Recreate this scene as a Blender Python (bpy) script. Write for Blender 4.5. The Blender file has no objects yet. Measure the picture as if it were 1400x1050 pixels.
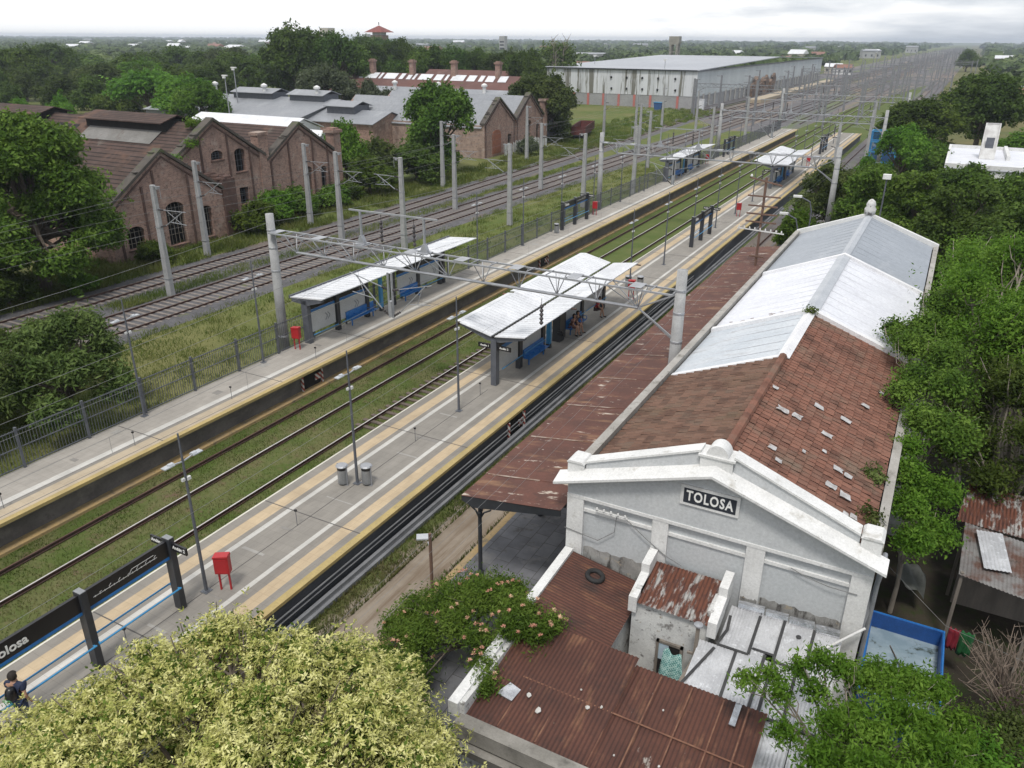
import bpy, math, random
import numpy as np
from mathutils import Vector, Matrix

# ------------------------------------------------------------------ camera, sky, sun, exposure
S = bpy.context.scene
COL = S.collection
R = math.radians
cam_d = bpy.data.cameras.new('camera')
cam = bpy.data.objects.new('camera', cam_d)
COL.objects.link(cam)
S.camera = cam
cam_d.sensor_width = 36.0
cam_d.lens = 1078.0 / 1400.0 * 36.0
cam_d.clip_start = 0.1
cam_d.clip_end = 20000
CX = Vector((0.88007719, 0.47479462, 0.00584894))
CD = Vector((0.19516854, -0.35047931, -0.91600955))
CF = Vector((-0.43286647, 0.80730064, -0.40111382))
m3 = Matrix((CX, -CD, -CF)).transposed()
cam.matrix_world = Matrix.Translation((0, 0, 17.6)) @ m3.to_4x4()

SUN_EL, SUN_AZ = 62, 162
W = bpy.data.worlds.new('World')
S.world = W
W.use_nodes = True
nt = W.node_tree
for n in list(nt.nodes):
    nt.nodes.remove(n)
wo = nt.nodes.new('ShaderNodeOutputWorld')
bg_sky = nt.nodes.new('ShaderNodeBackground')
bg_cl = nt.nodes.new('ShaderNodeBackground')
mixw = nt.nodes.new('ShaderNodeMixShader')
sky = nt.nodes.new('ShaderNodeTexSky')
sky.sky_type = 'NISHITA'
sky.sun_disc = False
sky.sun_elevation = R(SUN_EL)
sky.sun_rotation = R(SUN_AZ)
sky.air_density = 1.0
sky.dust_density = 2.0
bg_sky.inputs['Strength'].default_value = 0.10
nt.links.new(sky.outputs['Color'], bg_sky.inputs['Color'])
tc = nt.nodes.new('ShaderNodeTexCoord')
# the cloud deck: direction projected onto a plane overhead, so that clouds flatten towards the horizon
sep = nt.nodes.new('ShaderNodeSeparateXYZ')
nt.links.new(tc.outputs['Generated'], sep.inputs[0])
zz = nt.nodes.new('ShaderNodeMath'); zz.operation = 'MAXIMUM'; zz.inputs[1].default_value = 0.0
nt.links.new(sep.outputs['Z'], zz.inputs[0])
za = nt.nodes.new('ShaderNodeMath'); za.operation = 'ADD'; za.inputs[1].default_value = 0.13
nt.links.new(zz.outputs[0], za.inputs[0])
dx = nt.nodes.new('ShaderNodeMath'); dx.operation = 'DIVIDE'
dy = nt.nodes.new('ShaderNodeMath'); dy.operation = 'DIVIDE'
nt.links.new(sep.outputs['X'], dx.inputs[0]); nt.links.new(za.outputs[0], dx.inputs[1])
nt.links.new(sep.outputs['Y'], dy.inputs[0]); nt.links.new(za.outputs[0], dy.inputs[1])
cmb = nt.nodes.new('ShaderNodeCombineXYZ')
nt.links.new(dx.outputs[0], cmb.inputs[0]); nt.links.new(dy.outputs[0], cmb.inputs[1])
cn = nt.nodes.new('ShaderNodeTexNoise')
cn.inputs['Scale'].default_value = 0.75; cn.inputs['Detail'].default_value = 9; cn.inputs['Roughness'].default_value = 0.56
nt.links.new(cmb.outputs[0], cn.inputs['Vector'])
# brighter cloud to the west (left), darker bank to the north-east (right)
sepg = nt.nodes.new('ShaderNodeMapRange')
sepg.inputs['From Min'].default_value = -0.45; sepg.inputs['From Max'].default_value = 0.12
sepg.inputs['To Min'].default_value = 0.30; sepg.inputs['To Max'].default_value = -0.10
nt.links.new(sep.outputs['X'], sepg.inputs['Value'])
ad = nt.nodes.new('ShaderNodeMath'); ad.operation = 'ADD'
nt.links.new(cn.outputs['Fac'], ad.inputs[0]); nt.links.new(sepg.outputs[0], ad.inputs[1])
cr = nt.nodes.new('ShaderNodeValToRGB')
cr.color_ramp.elements[0].position = 0.28; cr.color_ramp.elements[0].color = (0.42, 0.46, 0.52, 1)
cr.color_ramp.elements[1].position = 0.64; cr.color_ramp.elements[1].color = (1.0, 1.0, 1.0, 1)
e = cr.color_ramp.elements.new(0.46); e.color = (0.66, 0.695, 0.745, 1)
nt.links.new(ad.outputs[0], cr.inputs['Fac'])
nt.links.new(cr.outputs['Color'], bg_cl.inputs['Color'])
bg_cl.inputs['Strength'].default_value = 1.18
mixw.inputs['Fac'].default_value = 0.88
nt.links.new(bg_sky.outputs[0], mixw.inputs[1])
nt.links.new(bg_cl.outputs[0], mixw.inputs[2])
nt.links.new(mixw.outputs[0], wo.inputs['Surface'])

sun_d = bpy.data.lights.new('sun', 'SUN')
sun_d.energy = 2.3
sun_d.angle = R(10)
sun_d.color = (1.0, 0.96, 0.9)
sun = bpy.data.objects.new('sun', sun_d)
COL.objects.link(sun)
d = Vector((math.sin(R(SUN_AZ)) * math.cos(R(SUN_EL)), math.cos(R(SUN_AZ)) * math.cos(R(SUN_EL)), math.sin(R(SUN_EL))))
sun.rotation_euler = (-d).to_track_quat('-Z', 'Y').to_euler()

S.view_settings.view_transform = 'Standard'
S.view_settings.look = 'None'
S.view_settings.exposure = 0.12
S.view_settings.gamma = 1.0
S.view_settings.use_curve_mapping = False
S.render.engine = 'CYCLES'
S.cycles.max_bounces = 6
S.cycles.diffuse_bounces = 3
S.cycles.glossy_bounces = 2
S.cycles.transmission_bounces = 3
S.cycles.transparent_max_bounces = 6
S.cycles.volume_bounces = 0
S.cycles.caustics_reflective = False
S.cycles.caustics_refractive = False

# ------------------------------------------------------------------ helpers
rnd = random.Random(7)
LOC = {}

def thing(name, label, cat, loc=(0, 0, 0), group=None, rz=0.0):
    o = bpy.data.objects.new(name, None)
    COL.objects.link(o)
    o.empty_display_size = 0.2
    o.location = loc
    o.rotation_euler = (0, 0, rz)
    o['label'] = label
    o['category'] = cat
    if group:
        o['group'] = group
    LOC[o.name] = Vector(loc)
    return o

def tag(o, label=None, cat=None, group=None, kind=None):
    if label: o['label'] = label
    if cat: o['category'] = cat
    if group: o['group'] = group
    if kind: o['kind'] = kind
    return o

KIDS = {}
def copy_tree(o, loc=None, label=None, rz=None, group=None, parent=None):
    c = o.copy()
    COL.objects.link(c)
    if parent is not None:
        c.parent = parent
    else:
        if loc is not None: c.location = loc
        if rz is not None: c.rotation_euler = (0, 0, rz)
        if label: c['label'] = label
        if group: c['group'] = group
        LOC[c.name] = Vector(c.location)
    for ch in KIDS.get(o.name, []):
        copy_tree(ch, parent=c)
    return c

def link(name, me, mats, parent=None, label=None):
    o = bpy.data.objects.new(name, me)
    COL.objects.link(o)
    if mats is not None:
        for m in (mats if isinstance(mats, (list, tuple)) else [mats]):
            me.materials.append(m)
    if parent is not None:
        o.parent = parent
        KIDS.setdefault(parent.name, []).append(o)
        LOC[o.name] = LOC[parent.name]
    else:
        LOC[o.name] = Vector((0, 0, 0))
    if label: o['label'] = label
    return o

def basis(d):
    d = d.normalized()
    a = Vector((0, 0, 1)) if abs(d.z) < 0.95 else Vector((1, 0, 0))
    s = d.cross(a).normalized()
    return s, s.cross(d).normalized()

class MB:
    def __init__(s):
        s.v = []; s.f = []; s.m = []; s.cur = 0
    def add(s, vs, fs):
        o = len(s.v)
        s.v += [tuple(p) for p in vs]
        s.f += [tuple(i + o for i in f) for f in fs]
        s.m += [s.cur] * len(fs)
        return s
    def mat(s, i):
        s.cur = i; return s
    def box(s, x0, y0, z0, x1, y1, z1):
        return s.add([(x0,y0,z0),(x1,y0,z0),(x1,y1,z0),(x0,y1,z0),(x0,y0,z1),(x1,y0,z1),(x1,y1,z1),(x0,y1,z1)],
                     [(3,2,1,0),(4,5,6,7),(0,1,5,4),(1,2,6,5),(2,3,7,6),(3,0,4,7)])
    def cbox(s, c, sz, rz=0.0):
        x, y, z = (k / 2 for k in sz)
        ca, sa = math.cos(rz), math.sin(rz)
        vs = []
        for dz in (-z, z):
            for dx, dy in ((-x,-y),(x,-y),(x,y),(-x,y)):
                vs.append((c[0] + dx*ca - dy*sa, c[1] + dx*sa + dy*ca, c[2] + dz))
        return s.add(vs, [(3,2,1,0),(4,5,6,7),(0,1,5,4),(1,2,6,5),(2,3,7,6),(3,0,4,7)])
    def bar(s, p, q, w, h=None):
        p, q = Vector(p), Vector(q); h = h or w
        a, b = basis(q - p)
        vs = []
        for c in (p, q):
            for i, j in ((-1,-1),(1,-1),(1,1),(-1,1)):
                vs.append(c + a * (w/2*i) + b * (h/2*j))
        return s.add(vs, [(0,1,2,3),(7,6,5,4),(0,4,5,1),(1,5,6,2),(2,6,7,3),(3,7,4,0)])
    def tube(s, pts, rad, n=8, cap=True):
        pts = [Vector(p) for p in pts]
        if not isinstance(rad, (list, tuple)): rad = [rad] * len(pts)
        vs = []; fs = []
        for i, p in enumerate(pts):
            d = pts[min(i+1, len(pts)-1)] - pts[max(i-1, 0)]
            a, b = basis(d)
            for k in range(n):
                t = 2*math.pi*k/n
                vs.append(p + a*(rad[i]*math.cos(t)) + b*(rad[i]*math.sin(t)))
        for i in range(len(pts)-1):
            for k in range(n):
                fs.append((i*n+k, i*n+(k+1) % n, (i+1)*n+(k+1) % n, (i+1)*n+k))
        if cap:
            fs.append(tuple(range(n-1, -1, -1)))
            fs.append(tuple(range((len(pts)-1)*n, len(pts)*n)))
        return s.add(vs, fs)
    def lathe(s, c, prof, n=16):
        vs = []; fs = []
        for r, z in prof:
            for k in range(n):
                t = 2*math.pi*k/n
                vs.append((c[0]+r*math.cos(t), c[1]+r*math.sin(t), c[2]+z))
        for i in range(len(prof)-1):
            for k in range(n):
                fs.append((i*n+k, i*n+(k+1) % n, (i+1)*n+(k+1) % n, (i+1)*n+k))
        fs.append(tuple(range(n-1, -1, -1)))
        fs.append(tuple(range((len(prof)-1)*n, len(prof)*n)))
        return s.add(vs, fs)
    def prism(s, poly, axis, a, b):
        # poly: list of 2D points in the plane across the axis ('x': (y,z), 'y': (x,z), 'z': (x,y))
        def P(p, t):
            return (t, p[0], p[1]) if axis == 'x' else ((p[0], t, p[1]) if axis == 'y' else (p[0], p[1], t))
        n = len(poly)
        vs = [P(p, a) for p in poly] + [P(p, b) for p in poly]
        fs = [tuple(range(n)), tuple(range(2*n-1, n-1, -1))]
        fs += [(i, n+i, n+(i+1) % n, (i+1) % n) for i in range(n)]
        return s.add(vs, fs)
    def poly(s, pts):
        return s.add(pts, [tuple(range(len(pts)))])
    def slab(s, pts, t):
        # thick sheet: polygon pts (3D) and the same polygon t lower
        n = len(pts)
        vs = [tuple(p) for p in pts] + [(p[0], p[1], p[2]-t) for p in pts]
        fs = [tuple(range(n)), tuple(range(2*n-1, n-1, -1))] + [(i, n+i, n+(i+1) % n, (i+1) % n) for i in range(n)]
        return s.add(vs, fs)
    def build(s, name, mats, parent=None, smooth=False, label=None, bevel=0.0):
        off = LOC[parent.name] if parent is not None else Vector((0, 0, 0))
        me = bpy.data.meshes.new(name)
        me.from_pydata([(v[0]-off.x, v[1]-off.y, v[2]-off.z) for v in s.v], [], s.f)
        o = link(name, me, mats, parent, label)
        if any(s.m): me.polygons.foreach_set('material_index', s.m)
        if smooth: me.polygons.foreach_set('use_smooth', [True]*len(me.polygons))
        if bevel:
            b = o.modifiers.new('bevel', 'BEVEL'); b.width = bevel; b.segments = 2; b.limit_method = 'ANGLE'
        return o

def fastmesh(name, verts, faces4):
    # numpy quads
    me = bpy.data.meshes.new(name)
    nv, nf = len(verts), len(faces4)
    me.vertices.add(nv)
    me.vertices.foreach_set('co', verts.astype(np.float32).ravel())
    me.loops.add(nf*4)
    me.loops.foreach_set('vertex_index', faces4.astype(np.int32).ravel())
    me.polygons.add(nf)
    me.polygons.foreach_set('loop_start', np.arange(0, nf*4, 4, dtype=np.int32))
    me.update(calc_edges=True)
    return me

def corrugated(name, p0, u, v, mats, parent=None, pitch=0.11, amp=0.018, seg=4, label=None, sag=0.0):
    # sheet from p0; ribs run along v, waves across u
    p0, u, v = Vector(p0), Vector(u), Vector(v)
    n = u.cross(v).normalized()
    if n.z < 0: n = -n
    nu = max(4, int(u.length / pitch * seg)); nv = 6
    vs = []; fs = []
    for j in range(nv+1):
        for i in range(nu+1):
            a = i/nu
            w = amp * math.sin(2*math.pi*a*u.length/pitch) - sag*math.sin(math.pi*j/nv)
            vs.append(p0 + u*a + v*(j/nv) + n*w)
    for j in range(nv):
        for i in range(nu):
            k = j*(nu+1)+i
            fs.append((k, k+1, k+nu+2, k+nu+1))
    b = MB(); b.add(vs, fs)
    return b.build(name, mats, parent, label=label, smooth=True)

# ------------------------------------------------------------------ materials
def newmat(name):
    m = bpy.data.materials.new(name)
    m.use_nodes = True
    t = m.node_tree
    p = t.nodes['Principled BSDF']
    return m, t, p

def N(t, kind, **kw):
    n = t.nodes.new(kind)
    for k, v in kw.items():
        if hasattr(n, k) and k not in n.inputs.keys():
            setattr(n, k, v)
        else:
            n.inputs[k].default_value = v
    return n

def c4(c):
    return (c[0], c[1], c[2], 1.0)

def ramp(t, stops, interp='LINEAR'):
    n = t.nodes.new('ShaderNodeValToRGB')
    cr = n.color_ramp
    cr.interpolation = interp
    while len(cr.elements) > 1:
        cr.elements.remove(cr.elements[0])
    cr.elements[0].position = stops[0][0]; cr.elements[0].color = c4(stops[0][1])
    for p, c in stops[1:]:
        e = cr.elements.new(p); e.color = c4(c)
    return n

def mixc(t, fac, a, b, blend='MIX'):
    n = t.nodes.new('ShaderNodeMix'); n.data_type = 'RGBA'; n.blend_type = blend
    if isinstance(fac, (int, float)): n.inputs['Factor'].default_value = fac
    else: t.links.new(fac, n.inputs['Factor'])
    for s_, k in ((a, 'A'), (b, 'B')):
        i = [q for q in n.inputs if q.name == k and q.type == 'RGBA'][0]
        if isinstance(s_, (tuple, list)): i.default_value = c4(s_)
        else: t.links.new(s_, i)
    return [q for q in n.outputs if q.type == 'RGBA'][0]

def noise(t, scale, detail=5, rough=0.6, stretch=None, w=None, coord='Object'):
    tcn = t.nodes.new('ShaderNodeTexCoord')
    n = t.nodes.new('ShaderNodeTexNoise')
    n.inputs['Scale'].default_value = scale; n.inputs['Detail'].default_value = detail; n.inputs['Roughness'].default_value = rough
    mp = t.nodes.new('ShaderNodeMapping')
    if stretch: mp.inputs['Scale'].default_value = stretch
    if w: mp.inputs['Location'].default_value = (w, w*1.7, w*0.6)
    t.links.new(tcn.outputs[coord], mp.inputs['Vector'])
    t.links.new(mp.outputs['Vector'], n.inputs['Vector'])
    return n.outputs['Fac']

def maprange(t, val, a, b, c=0.0, d=1.0):
    n = t.nodes.new('ShaderNodeMapRange')
    n.inputs['From Min'].default_value = a; n.inputs['From Max'].default_value = b
    n.inputs['To Min'].default_value = c; n.inputs['To Max'].default_value = d
    t.links.new(val, n.inputs['Value'])
    return n.outputs[0]

def bump(t, p, h, strength=0.3, dist=0.02):
    b = t.nodes.new('ShaderNodeBump')
    b.inputs['Strength'].default_value = strength; b.inputs['Distance'].default_value = dist
    t.links.new(h, b.inputs['Height'])
    t.links.new(b.outputs[0], p.inputs['Normal'])

def M(name, c1, c2=None, scale=4.0, lo=0.38, hi=0.62, rough=0.8, metal=0.0, stain=None, stretch=None, bmp=0.0, bscale=30.0, fine=0.12, spec=None, ribs=None):
    # two-tone noise, fine speckle, optional stains: (colour, scale, lo, hi, stretch)
    m, t, p = newmat(name)
    p.inputs['Roughness'].default_value = rough; p.inputs['Metallic'].default_value = metal
    if spec is not None: p.inputs['Specular IOR Level'].default_value = spec
    c2 = c2 or tuple(k*0.8 for k in c1)
    col = mixc(t, maprange(t, noise(t, scale, stretch=stretch), lo, hi), c1, c2)
    if stain:
        for st in (stain if isinstance(stain, list) else [stain]):
            col = mixc(t, maprange(t, noise(t, st[1], 6, 0.65, stretch=st[4] if len(st) > 4 else None, w=3.3), st[2], st[3]), col, st[0])
    if ribs:
        # dirt and rust lodged in the valleys of the corrugation
        tr_ = t.nodes.new('ShaderNodeTexCoord'); sr_ = t.nodes.new('ShaderNodeSeparateXYZ'); t.links.new(tr_.outputs['Object'], sr_.inputs[0])
        m1 = t.nodes.new('ShaderNodeMath'); m1.operation = 'MULTIPLY'; m1.inputs[1].default_value = 2*math.pi/ribs[1]; t.links.new(sr_.outputs[ribs[0]], m1.inputs[0])
        m2 = t.nodes.new('ShaderNodeMath'); m2.operation = 'SINE'; t.links.new(m1.outputs[0], m2.inputs[0])
        v_ = maprange(t, m2.outputs[0], -1, 0.4, ribs[2], 1.0)
        cm = t.nodes.new('ShaderNodeCombineColor')
        for k in range(3): t.links.new(v_, cm.inputs[k])
        col = mixc(t, 1.0, col, cm.outputs[0], 'MULTIPLY')
    if fine:
        f = maprange(t, noise(t, scale*14, 3, 0.7), 0.3, 0.7, 1-fine, 1+fine)
        cm = t.nodes.new('ShaderNodeCombineColor')
        for k in range(3): t.links.new(f, cm.inputs[k])
        col = mixc(t, 1.0, col, cm.outputs[0], 'MULTIPLY')
    t.links.new(col, p.inputs['Base Color'])
    if bmp: bump(t, p, noise(t, bscale, 4), bmp)
    return m

def leafmat(name, dark, mid, light, scale=0.9, trans=0.34, tcol=None):
    m, t, p = newmat(name)
    g = t.nodes.new('ShaderNodeNewGeometry')
    rp = ramp(t, [(0.0, dark), (0.5, mid), (1.0, light)])
    nz = noise(t, scale, 3, 0.55)
    a = N(t, 'ShaderNodeMath', operation='MULTIPLY'); a.inputs[1].default_value = 0.50
    t.links.new(g.outputs['Random Per Island'], a.inputs[0])
    b = t.nodes.new('ShaderNodeMath'); b.operation = 'ADD'
    t.links.new(a.outputs[0], b.inputs[0]); t.links.new(maprange(t, nz, 0.3, 0.7, -0.08, 0.74), b.inputs[1])
    t.links.new(b.outputs[0], rp.inputs['Fac'])
    oi = t.nodes.new('ShaderNodeObjectInfo')
    hv = t.nodes.new('ShaderNodeHueSaturation')
    t.links.new(maprange(t, oi.outputs['Random'], 0, 1, 0.485, 0.515), hv.inputs['Hue'])
    t.links.new(maprange(t, oi.outputs['Random'], 0, 1, 0.75, 1.35), hv.inputs['Value'])
    t.links.new(rp.outputs[0], hv.inputs['Color'])
    p.inputs['Roughness'].default_value = 0.55
    p.inputs['Specular IOR Level'].default_value = 0.08
    t.links.new(hv.outputs[0], p.inputs['Base Color'])
    tr = t.nodes.new('ShaderNodeBsdfTranslucent')
    t.links.new(mixc(t, 0.5, hv.outputs[0], tcol or (0.10, 0.16, 0.02)), tr.inputs['Color'])
    mx = t.nodes.new('ShaderNodeMixShader'); mx.inputs[0].default_value = trans
    out = t.nodes['Material Output']
    t.links.new(p.outputs[0], mx.inputs[1]); t.links.new(tr.outputs[0], mx.inputs[2])
    t.links.new(mx.outputs[0], out.inputs['Surface'])
    return m

def bandmat(name, bands, x0, x1, tile=None):
    # colours laid out across the platform width (bands of tiles and paint), dirt on top
    m, t, p = newmat(name)
    tcn = t.nodes.new('ShaderNodeTexCoord')
    sp = t.nodes.new('ShaderNodeSeparateXYZ')
    t.links.new(tcn.outputs['Object'], sp.inputs[0])
    f = maprange(t, sp.outputs['X'], x0, x1)
    rp = ramp(t, [((x-x0)/(x1-x0), c) for x, c in bands], 'CONSTANT')
    t.links.new(f, rp.inputs['Fac'])
    col = rp.outputs[0]
    # tile joints
    br = t.nodes.new('ShaderNodeTexBrick')
    br.offset = 0.0
    br.inputs['Scale'].default_value = 1.0; br.inputs['Brick Width'].default_value = 0.4; br.inputs['Row Height'].default_value = 0.4
    br.inputs['Mortar Size'].default_value = 0.006; br.inputs['Color1'].default_value = c4((1, 1, 1)); br.inputs['Color2'].default_value = c4((0.93, 0.93, 0.93)); br.inputs['Mortar'].default_value = c4((0.74, 0.72, 0.7))
    t.links.new(tcn.outputs['Object'], br.inputs['Vector'])
    col = mixc(t, 0.9, col, br.outputs['Color'], 'MULTIPLY')
    d1 = maprange(t, noise(t, 0.5, 6, 0.6), 0.35, 0.7, 1.05, 0.86)
    d2 = maprange(t, noise(t, 3.0, 6, 0.7, stretch=(1, 0.25, 1)), 0.35, 0.7, 1.05, 0.85)
    d3 = maprange(t, noise(t, 40, 3), 0.3, 0.7, 0.93, 1.05)
    for d_ in (d1, d2, d3):
        cm = t.nodes.new('ShaderNodeCombineColor')
        for k in range(3): t.links.new(d_, cm.inputs[k])
        col = mixc(t, 1.0, col, cm.outputs[0], 'MULTIPLY')
    st = maprange(t, noise(t, 0.9, 7, 0.75, w=5), 0.60, 0.72)
    col = mixc(t, st, col, (0.16, 0.145, 0.13))
    mm = t.nodes.new('ShaderNodeMath'); mm.operation = 'MULTIPLY'; mm.inputs[1].default_value = 0.3
    t.links.new(st, mm.inputs[0])
    col.node.inputs['Factor'].default_value = 0
    t.links.new(mm.outputs[0], col.node.inputs['Factor'])
    t.links.new(col, p.inputs['Base Color'])
    p.inputs['Roughness'].default_value = 0.85
    return m

def brickmat(name, c1, c2, mortar, bw, rh, plane='yz', stain=None, msize=0.012, bstr=0.5, off=0.5):
    m, t, p = newmat(name)
    tcn = t.nodes.new('ShaderNodeTexCoord')
    sp = t.nodes.new('ShaderNodeSeparateXYZ'); cb = t.nodes.new('ShaderNodeCombineXYZ')
    t.links.new(tcn.outputs['Object'], sp.inputs[0])
    t.links.new(sp.outputs[plane[0].upper()], cb.inputs[0]); t.links.new(sp.outputs[plane[1].upper()], cb.inputs[1])
    br = t.nodes.new('ShaderNodeTexBrick')
    br.offset = off
    br.inputs['Scale'].default_value = 1.0; br.inputs['Brick Width'].default_value = bw; br.inputs['Row Height'].default_value = rh
    br.inputs['Mortar Size'].default_value = msize; br.inputs['Mortar Smooth'].default_value = 0.2
    br.inputs['Color1'].default_value = c4(c1); br.inputs['Color2'].default_value = c4(c2); br.inputs['Mortar'].default_value = c4(mortar)
    t.links.new(cb.outputs[0], br.inputs['Vector'])
    col = br.outputs['Color']
    for st in (stain or []):
        col = mixc(t, maprange(t, noise(t, st[1], 6, 0.65, stretch=st[4] if len(st) > 4 else None, w=2.0+st[1]), st[2], st[3]), col, st[0])
    v = maprange(t, noise(t, 1.3, 5), 0.3, 0.7, 0.78, 1.18)
    cm = t.nodes.new('ShaderNodeCombineColor')
    for k in range(3): t.links.new(v, cm.inputs[k])
    col = mixc(t, 1.0, col, cm.outputs[0], 'MULTIPLY')
    t.links.new(col, p.inputs['Base Color'])
    p.inputs['Roughness'].default_value = 0.9
    p.inputs['Specular IOR Level'].default_value = 0.2
    if bstr: bump(t, p, br.outputs['Fac'], -bstr, 0.02)
    return m

WHITE = M('white_paint', (0.66, 0.66, 0.65), (0.58, 0.58, 0.57), 1.2, stain=[((0.36, 0.34, 0.30), 1.6, 0.60, 0.76), ((0.22, 0.2, 0.17), 5.0, 0.66, 0.74)], bmp=0.05)
GREYWALL = M('pale_grey_paint', (0.44, 0.46, 0.47), (0.475, 0.49, 0.50), 0.8, stain=[((0.36, 0.365, 0.37), 1.3, 0.62, 0.85), ((0.52, 0.50, 0.45), 2.2, 0.72, 0.78)])
OLDWHITE = M('peeling_limewash', (0.62, 0.62, 0.60), (0.50, 0.50, 0.49), 1.6, stain=[((0.20, 0.19, 0.18), 2.2, 0.57, 0.64), ((0.13, 0.12, 0.115), 6.0, 0.60, 0.66), ((0.33, 0.28, 0.22), 4.5, 0.64, 0.7)], bmp=0.2)
CONC = M('concrete', (0.40, 0.395, 0.38), (0.32, 0.315, 0.30), 1.0, stain=((0.2, 0.195, 0.18), 1.1, 0.6, 0.75, (2, 2, 0.5)))
CONCPOLE = M('mast_concrete', (0.35, 0.352, 0.352), (0.27, 0.272, 0.272), 1.2, stain=[((0.17, 0.17, 0.165), 1.5, 0.54, 0.72, (3, 3, 0.3)), ((0.42, 0.42, 0.41), 3.0, 0.62, 0.72)])
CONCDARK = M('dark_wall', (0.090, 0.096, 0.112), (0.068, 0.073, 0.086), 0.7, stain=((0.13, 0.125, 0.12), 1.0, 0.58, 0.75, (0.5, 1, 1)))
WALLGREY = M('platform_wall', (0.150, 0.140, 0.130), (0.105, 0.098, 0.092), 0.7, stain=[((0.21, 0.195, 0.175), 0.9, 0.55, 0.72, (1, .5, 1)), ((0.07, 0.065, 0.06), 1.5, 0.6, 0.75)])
OLDCONC = M('old_concrete', (0.27, 0.255, 0.23), (0.18, 0.17, 0.15), 1.2, stain=((0.09, 0.085, 0.075), 2.0, 0.55, 0.7), bmp=0.2)
STEEL = M('galvanised_steel', (0.36, 0.37, 0.39), (0.29, 0.30, 0.32), 2.0, rough=0.45, metal=0.35)
GREYPAINT = M('grey_painted_steel', (0.105, 0.112, 0.130), (0.08, 0.087, 0.102), 2.0, rough=0.5)
DARK = M('charcoal_paint', (0.035, 0.038, 0.045), (0.025, 0.027, 0.032), 2.0, rough=0.45)
BLACK = M('black_panel', (0.010, 0.010, 0.012), (0.014, 0.014, 0.016), 2.0, rough=0.35)
VOID = M('dark_interior', (0.010, 0.009, 0.009), (0.018, 0.016, 0.015), 1.0, rough=0.95)
BLUE = M('blue_paint', (0.022, 0.165, 0.46), (0.02, 0.14, 0.40), 2.0, rough=0.4)
LBLUE = M('light_blue_paint', (0.05, 0.26, 0.50), (0.04, 0.22, 0.44), 2.0, rough=0.4)
RED = M('red_paint', (0.42, 0.018, 0.022), (0.34, 0.015, 0.02), 2.0, rough=0.45)
LETTER = M('white_lettering', (0.78, 0.78, 0.76), (0.72, 0.72, 0.70), 3.0, fine=0.03)
PANELW = M('shelter_panel', (0.50, 0.51, 0.51), (0.44, 0.45, 0.45), 1.0, rough=0.5)
PANELG = M('panel_arrows', (0.26, 0.27, 0.28), (0.23, 0.24, 0.25), 2.0)
SHEET = M('white_sheet_roof', (0.66, 0.67, 0.69), (0.56, 0.57, 0.59), 0.7, rough=0.45, stain=((0.34, 0.33, 0.32), 1.2, 0.62, 0.8, (1, 0.3, 1)))
RUST = M('rusty_sheet', (0.105, 0.040, 0.026), (0.075, 0.029, 0.020), 0.8, stain=[((0.19, 0.090, 0.050), 1.6, 0.55, 0.70, (1.5, 0.4, 1)), ((0.050, 0.025, 0.020), 0.9, 0.56, 0.70), ((0.30, 0.27, 0.24), 2.6, 0.69, 0.74, (1.3, 0.6, 1))], bmp=0.15, ribs=('X', 0.11, 0.55))
RUSTPATCH = M('flaking_rusty_sheet', (0.30, 0.29, 0.275), (0.36, 0.35, 0.335), 1.2, stain=[((0.13, 0.046, 0.026), 2.6, 0.42, 0.50, (1.6, 0.5, 1)), ((0.085, 0.032, 0.022), 5.0, 0.50, 0.58, (1.5, 0.5, 1))], ribs=('X', 0.11, 0.55))
RUSTX = M('rusty_corrugated_across', (0.115, 0.044, 0.028), (0.085, 0.033, 0.023), 0.8, stain=[((0.20, 0.095, 0.050), 1.6, 0.55, 0.70, (0.4, 1.5, 1)), ((0.050, 0.025, 0.019), 0.9, 0.56, 0.70)], bmp=0.15, ribs=('Y', 0.11, 0.5))
CANOPYRUST = M('rusty_canopy_sheet', (0.115, 0.045, 0.031), (0.080, 0.033, 0.024), 0.7, stain=[((0.23, 0.125, 0.070), 1.3, 0.55, 0.72, (0.35, 1.8, 1)), ((0.060, 0.028, 0.022), 1.1, 0.56, 0.70), ((0.42, 0.36, 0.30), 1.7, 0.62, 0.66, (0.5, 1.6, 1)), ((0.45, 0.42, 0.37), 6.0, 0.66, 0.70, (0.6, 1.3, 1))], bmp=0.1)
RUSTDARK = M('rail_rust', (0.075, 0.038, 0.028), (0.05, 0.028, 0.022), 3.0)
RAILTOP = M('rail_head', (0.62, 0.60, 0.58), (0.50, 0.47, 0.45), 0.4, rough=0.35, metal=0.5)
RAILOLD = M('rail_head_rusty', (0.11, 0.062, 0.045), (0.075, 0.042, 0.032), 0.8, rough=0.6)
SLEEPER = M('concrete_sleeper', (0.23, 0.20, 0.18), (0.16, 0.135, 0.12), 1.5, stain=((0.10, 0.065, 0.05), 1.2, 0.55, 0.7))
WOOD = M('weathered_wood', (0.17, 0.10, 0.07), (0.11, 0.065, 0.048), 3.0, stretch=(1, 1, 0.15))
WOODGREY = M('grey_wood', (0.22, 0.19, 0.16), (0.15, 0.13, 0.11), 3.0, stretch=(1, 1, 0.15))
BARK = M('bark', (0.13, 0.105, 0.08), (0.075, 0.06, 0.047), 6.0, stretch=(1, 1, 0.3), bmp=0.4, bscale=20)
BARKPALE = M('pale_bark', (0.27, 0.235, 0.19), (0.19, 0.165, 0.135), 6.0, stretch=(1, 1, 0.3))
GLASS = M('dark_glass', (0.02, 0.025, 0.03), (0.03, 0.035, 0.04), 1.0, rough=0.12, fine=0.0)
RUBBER = M('tyre_rubber', (0.016, 0.016, 0.017), (0.022, 0.022, 0.022), 3.0, rough=0.8)
INSUL = M('insulator', (0.05, 0.042, 0.042), (0.035, 0.03, 0.03), 2.0, rough=0.25)
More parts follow.
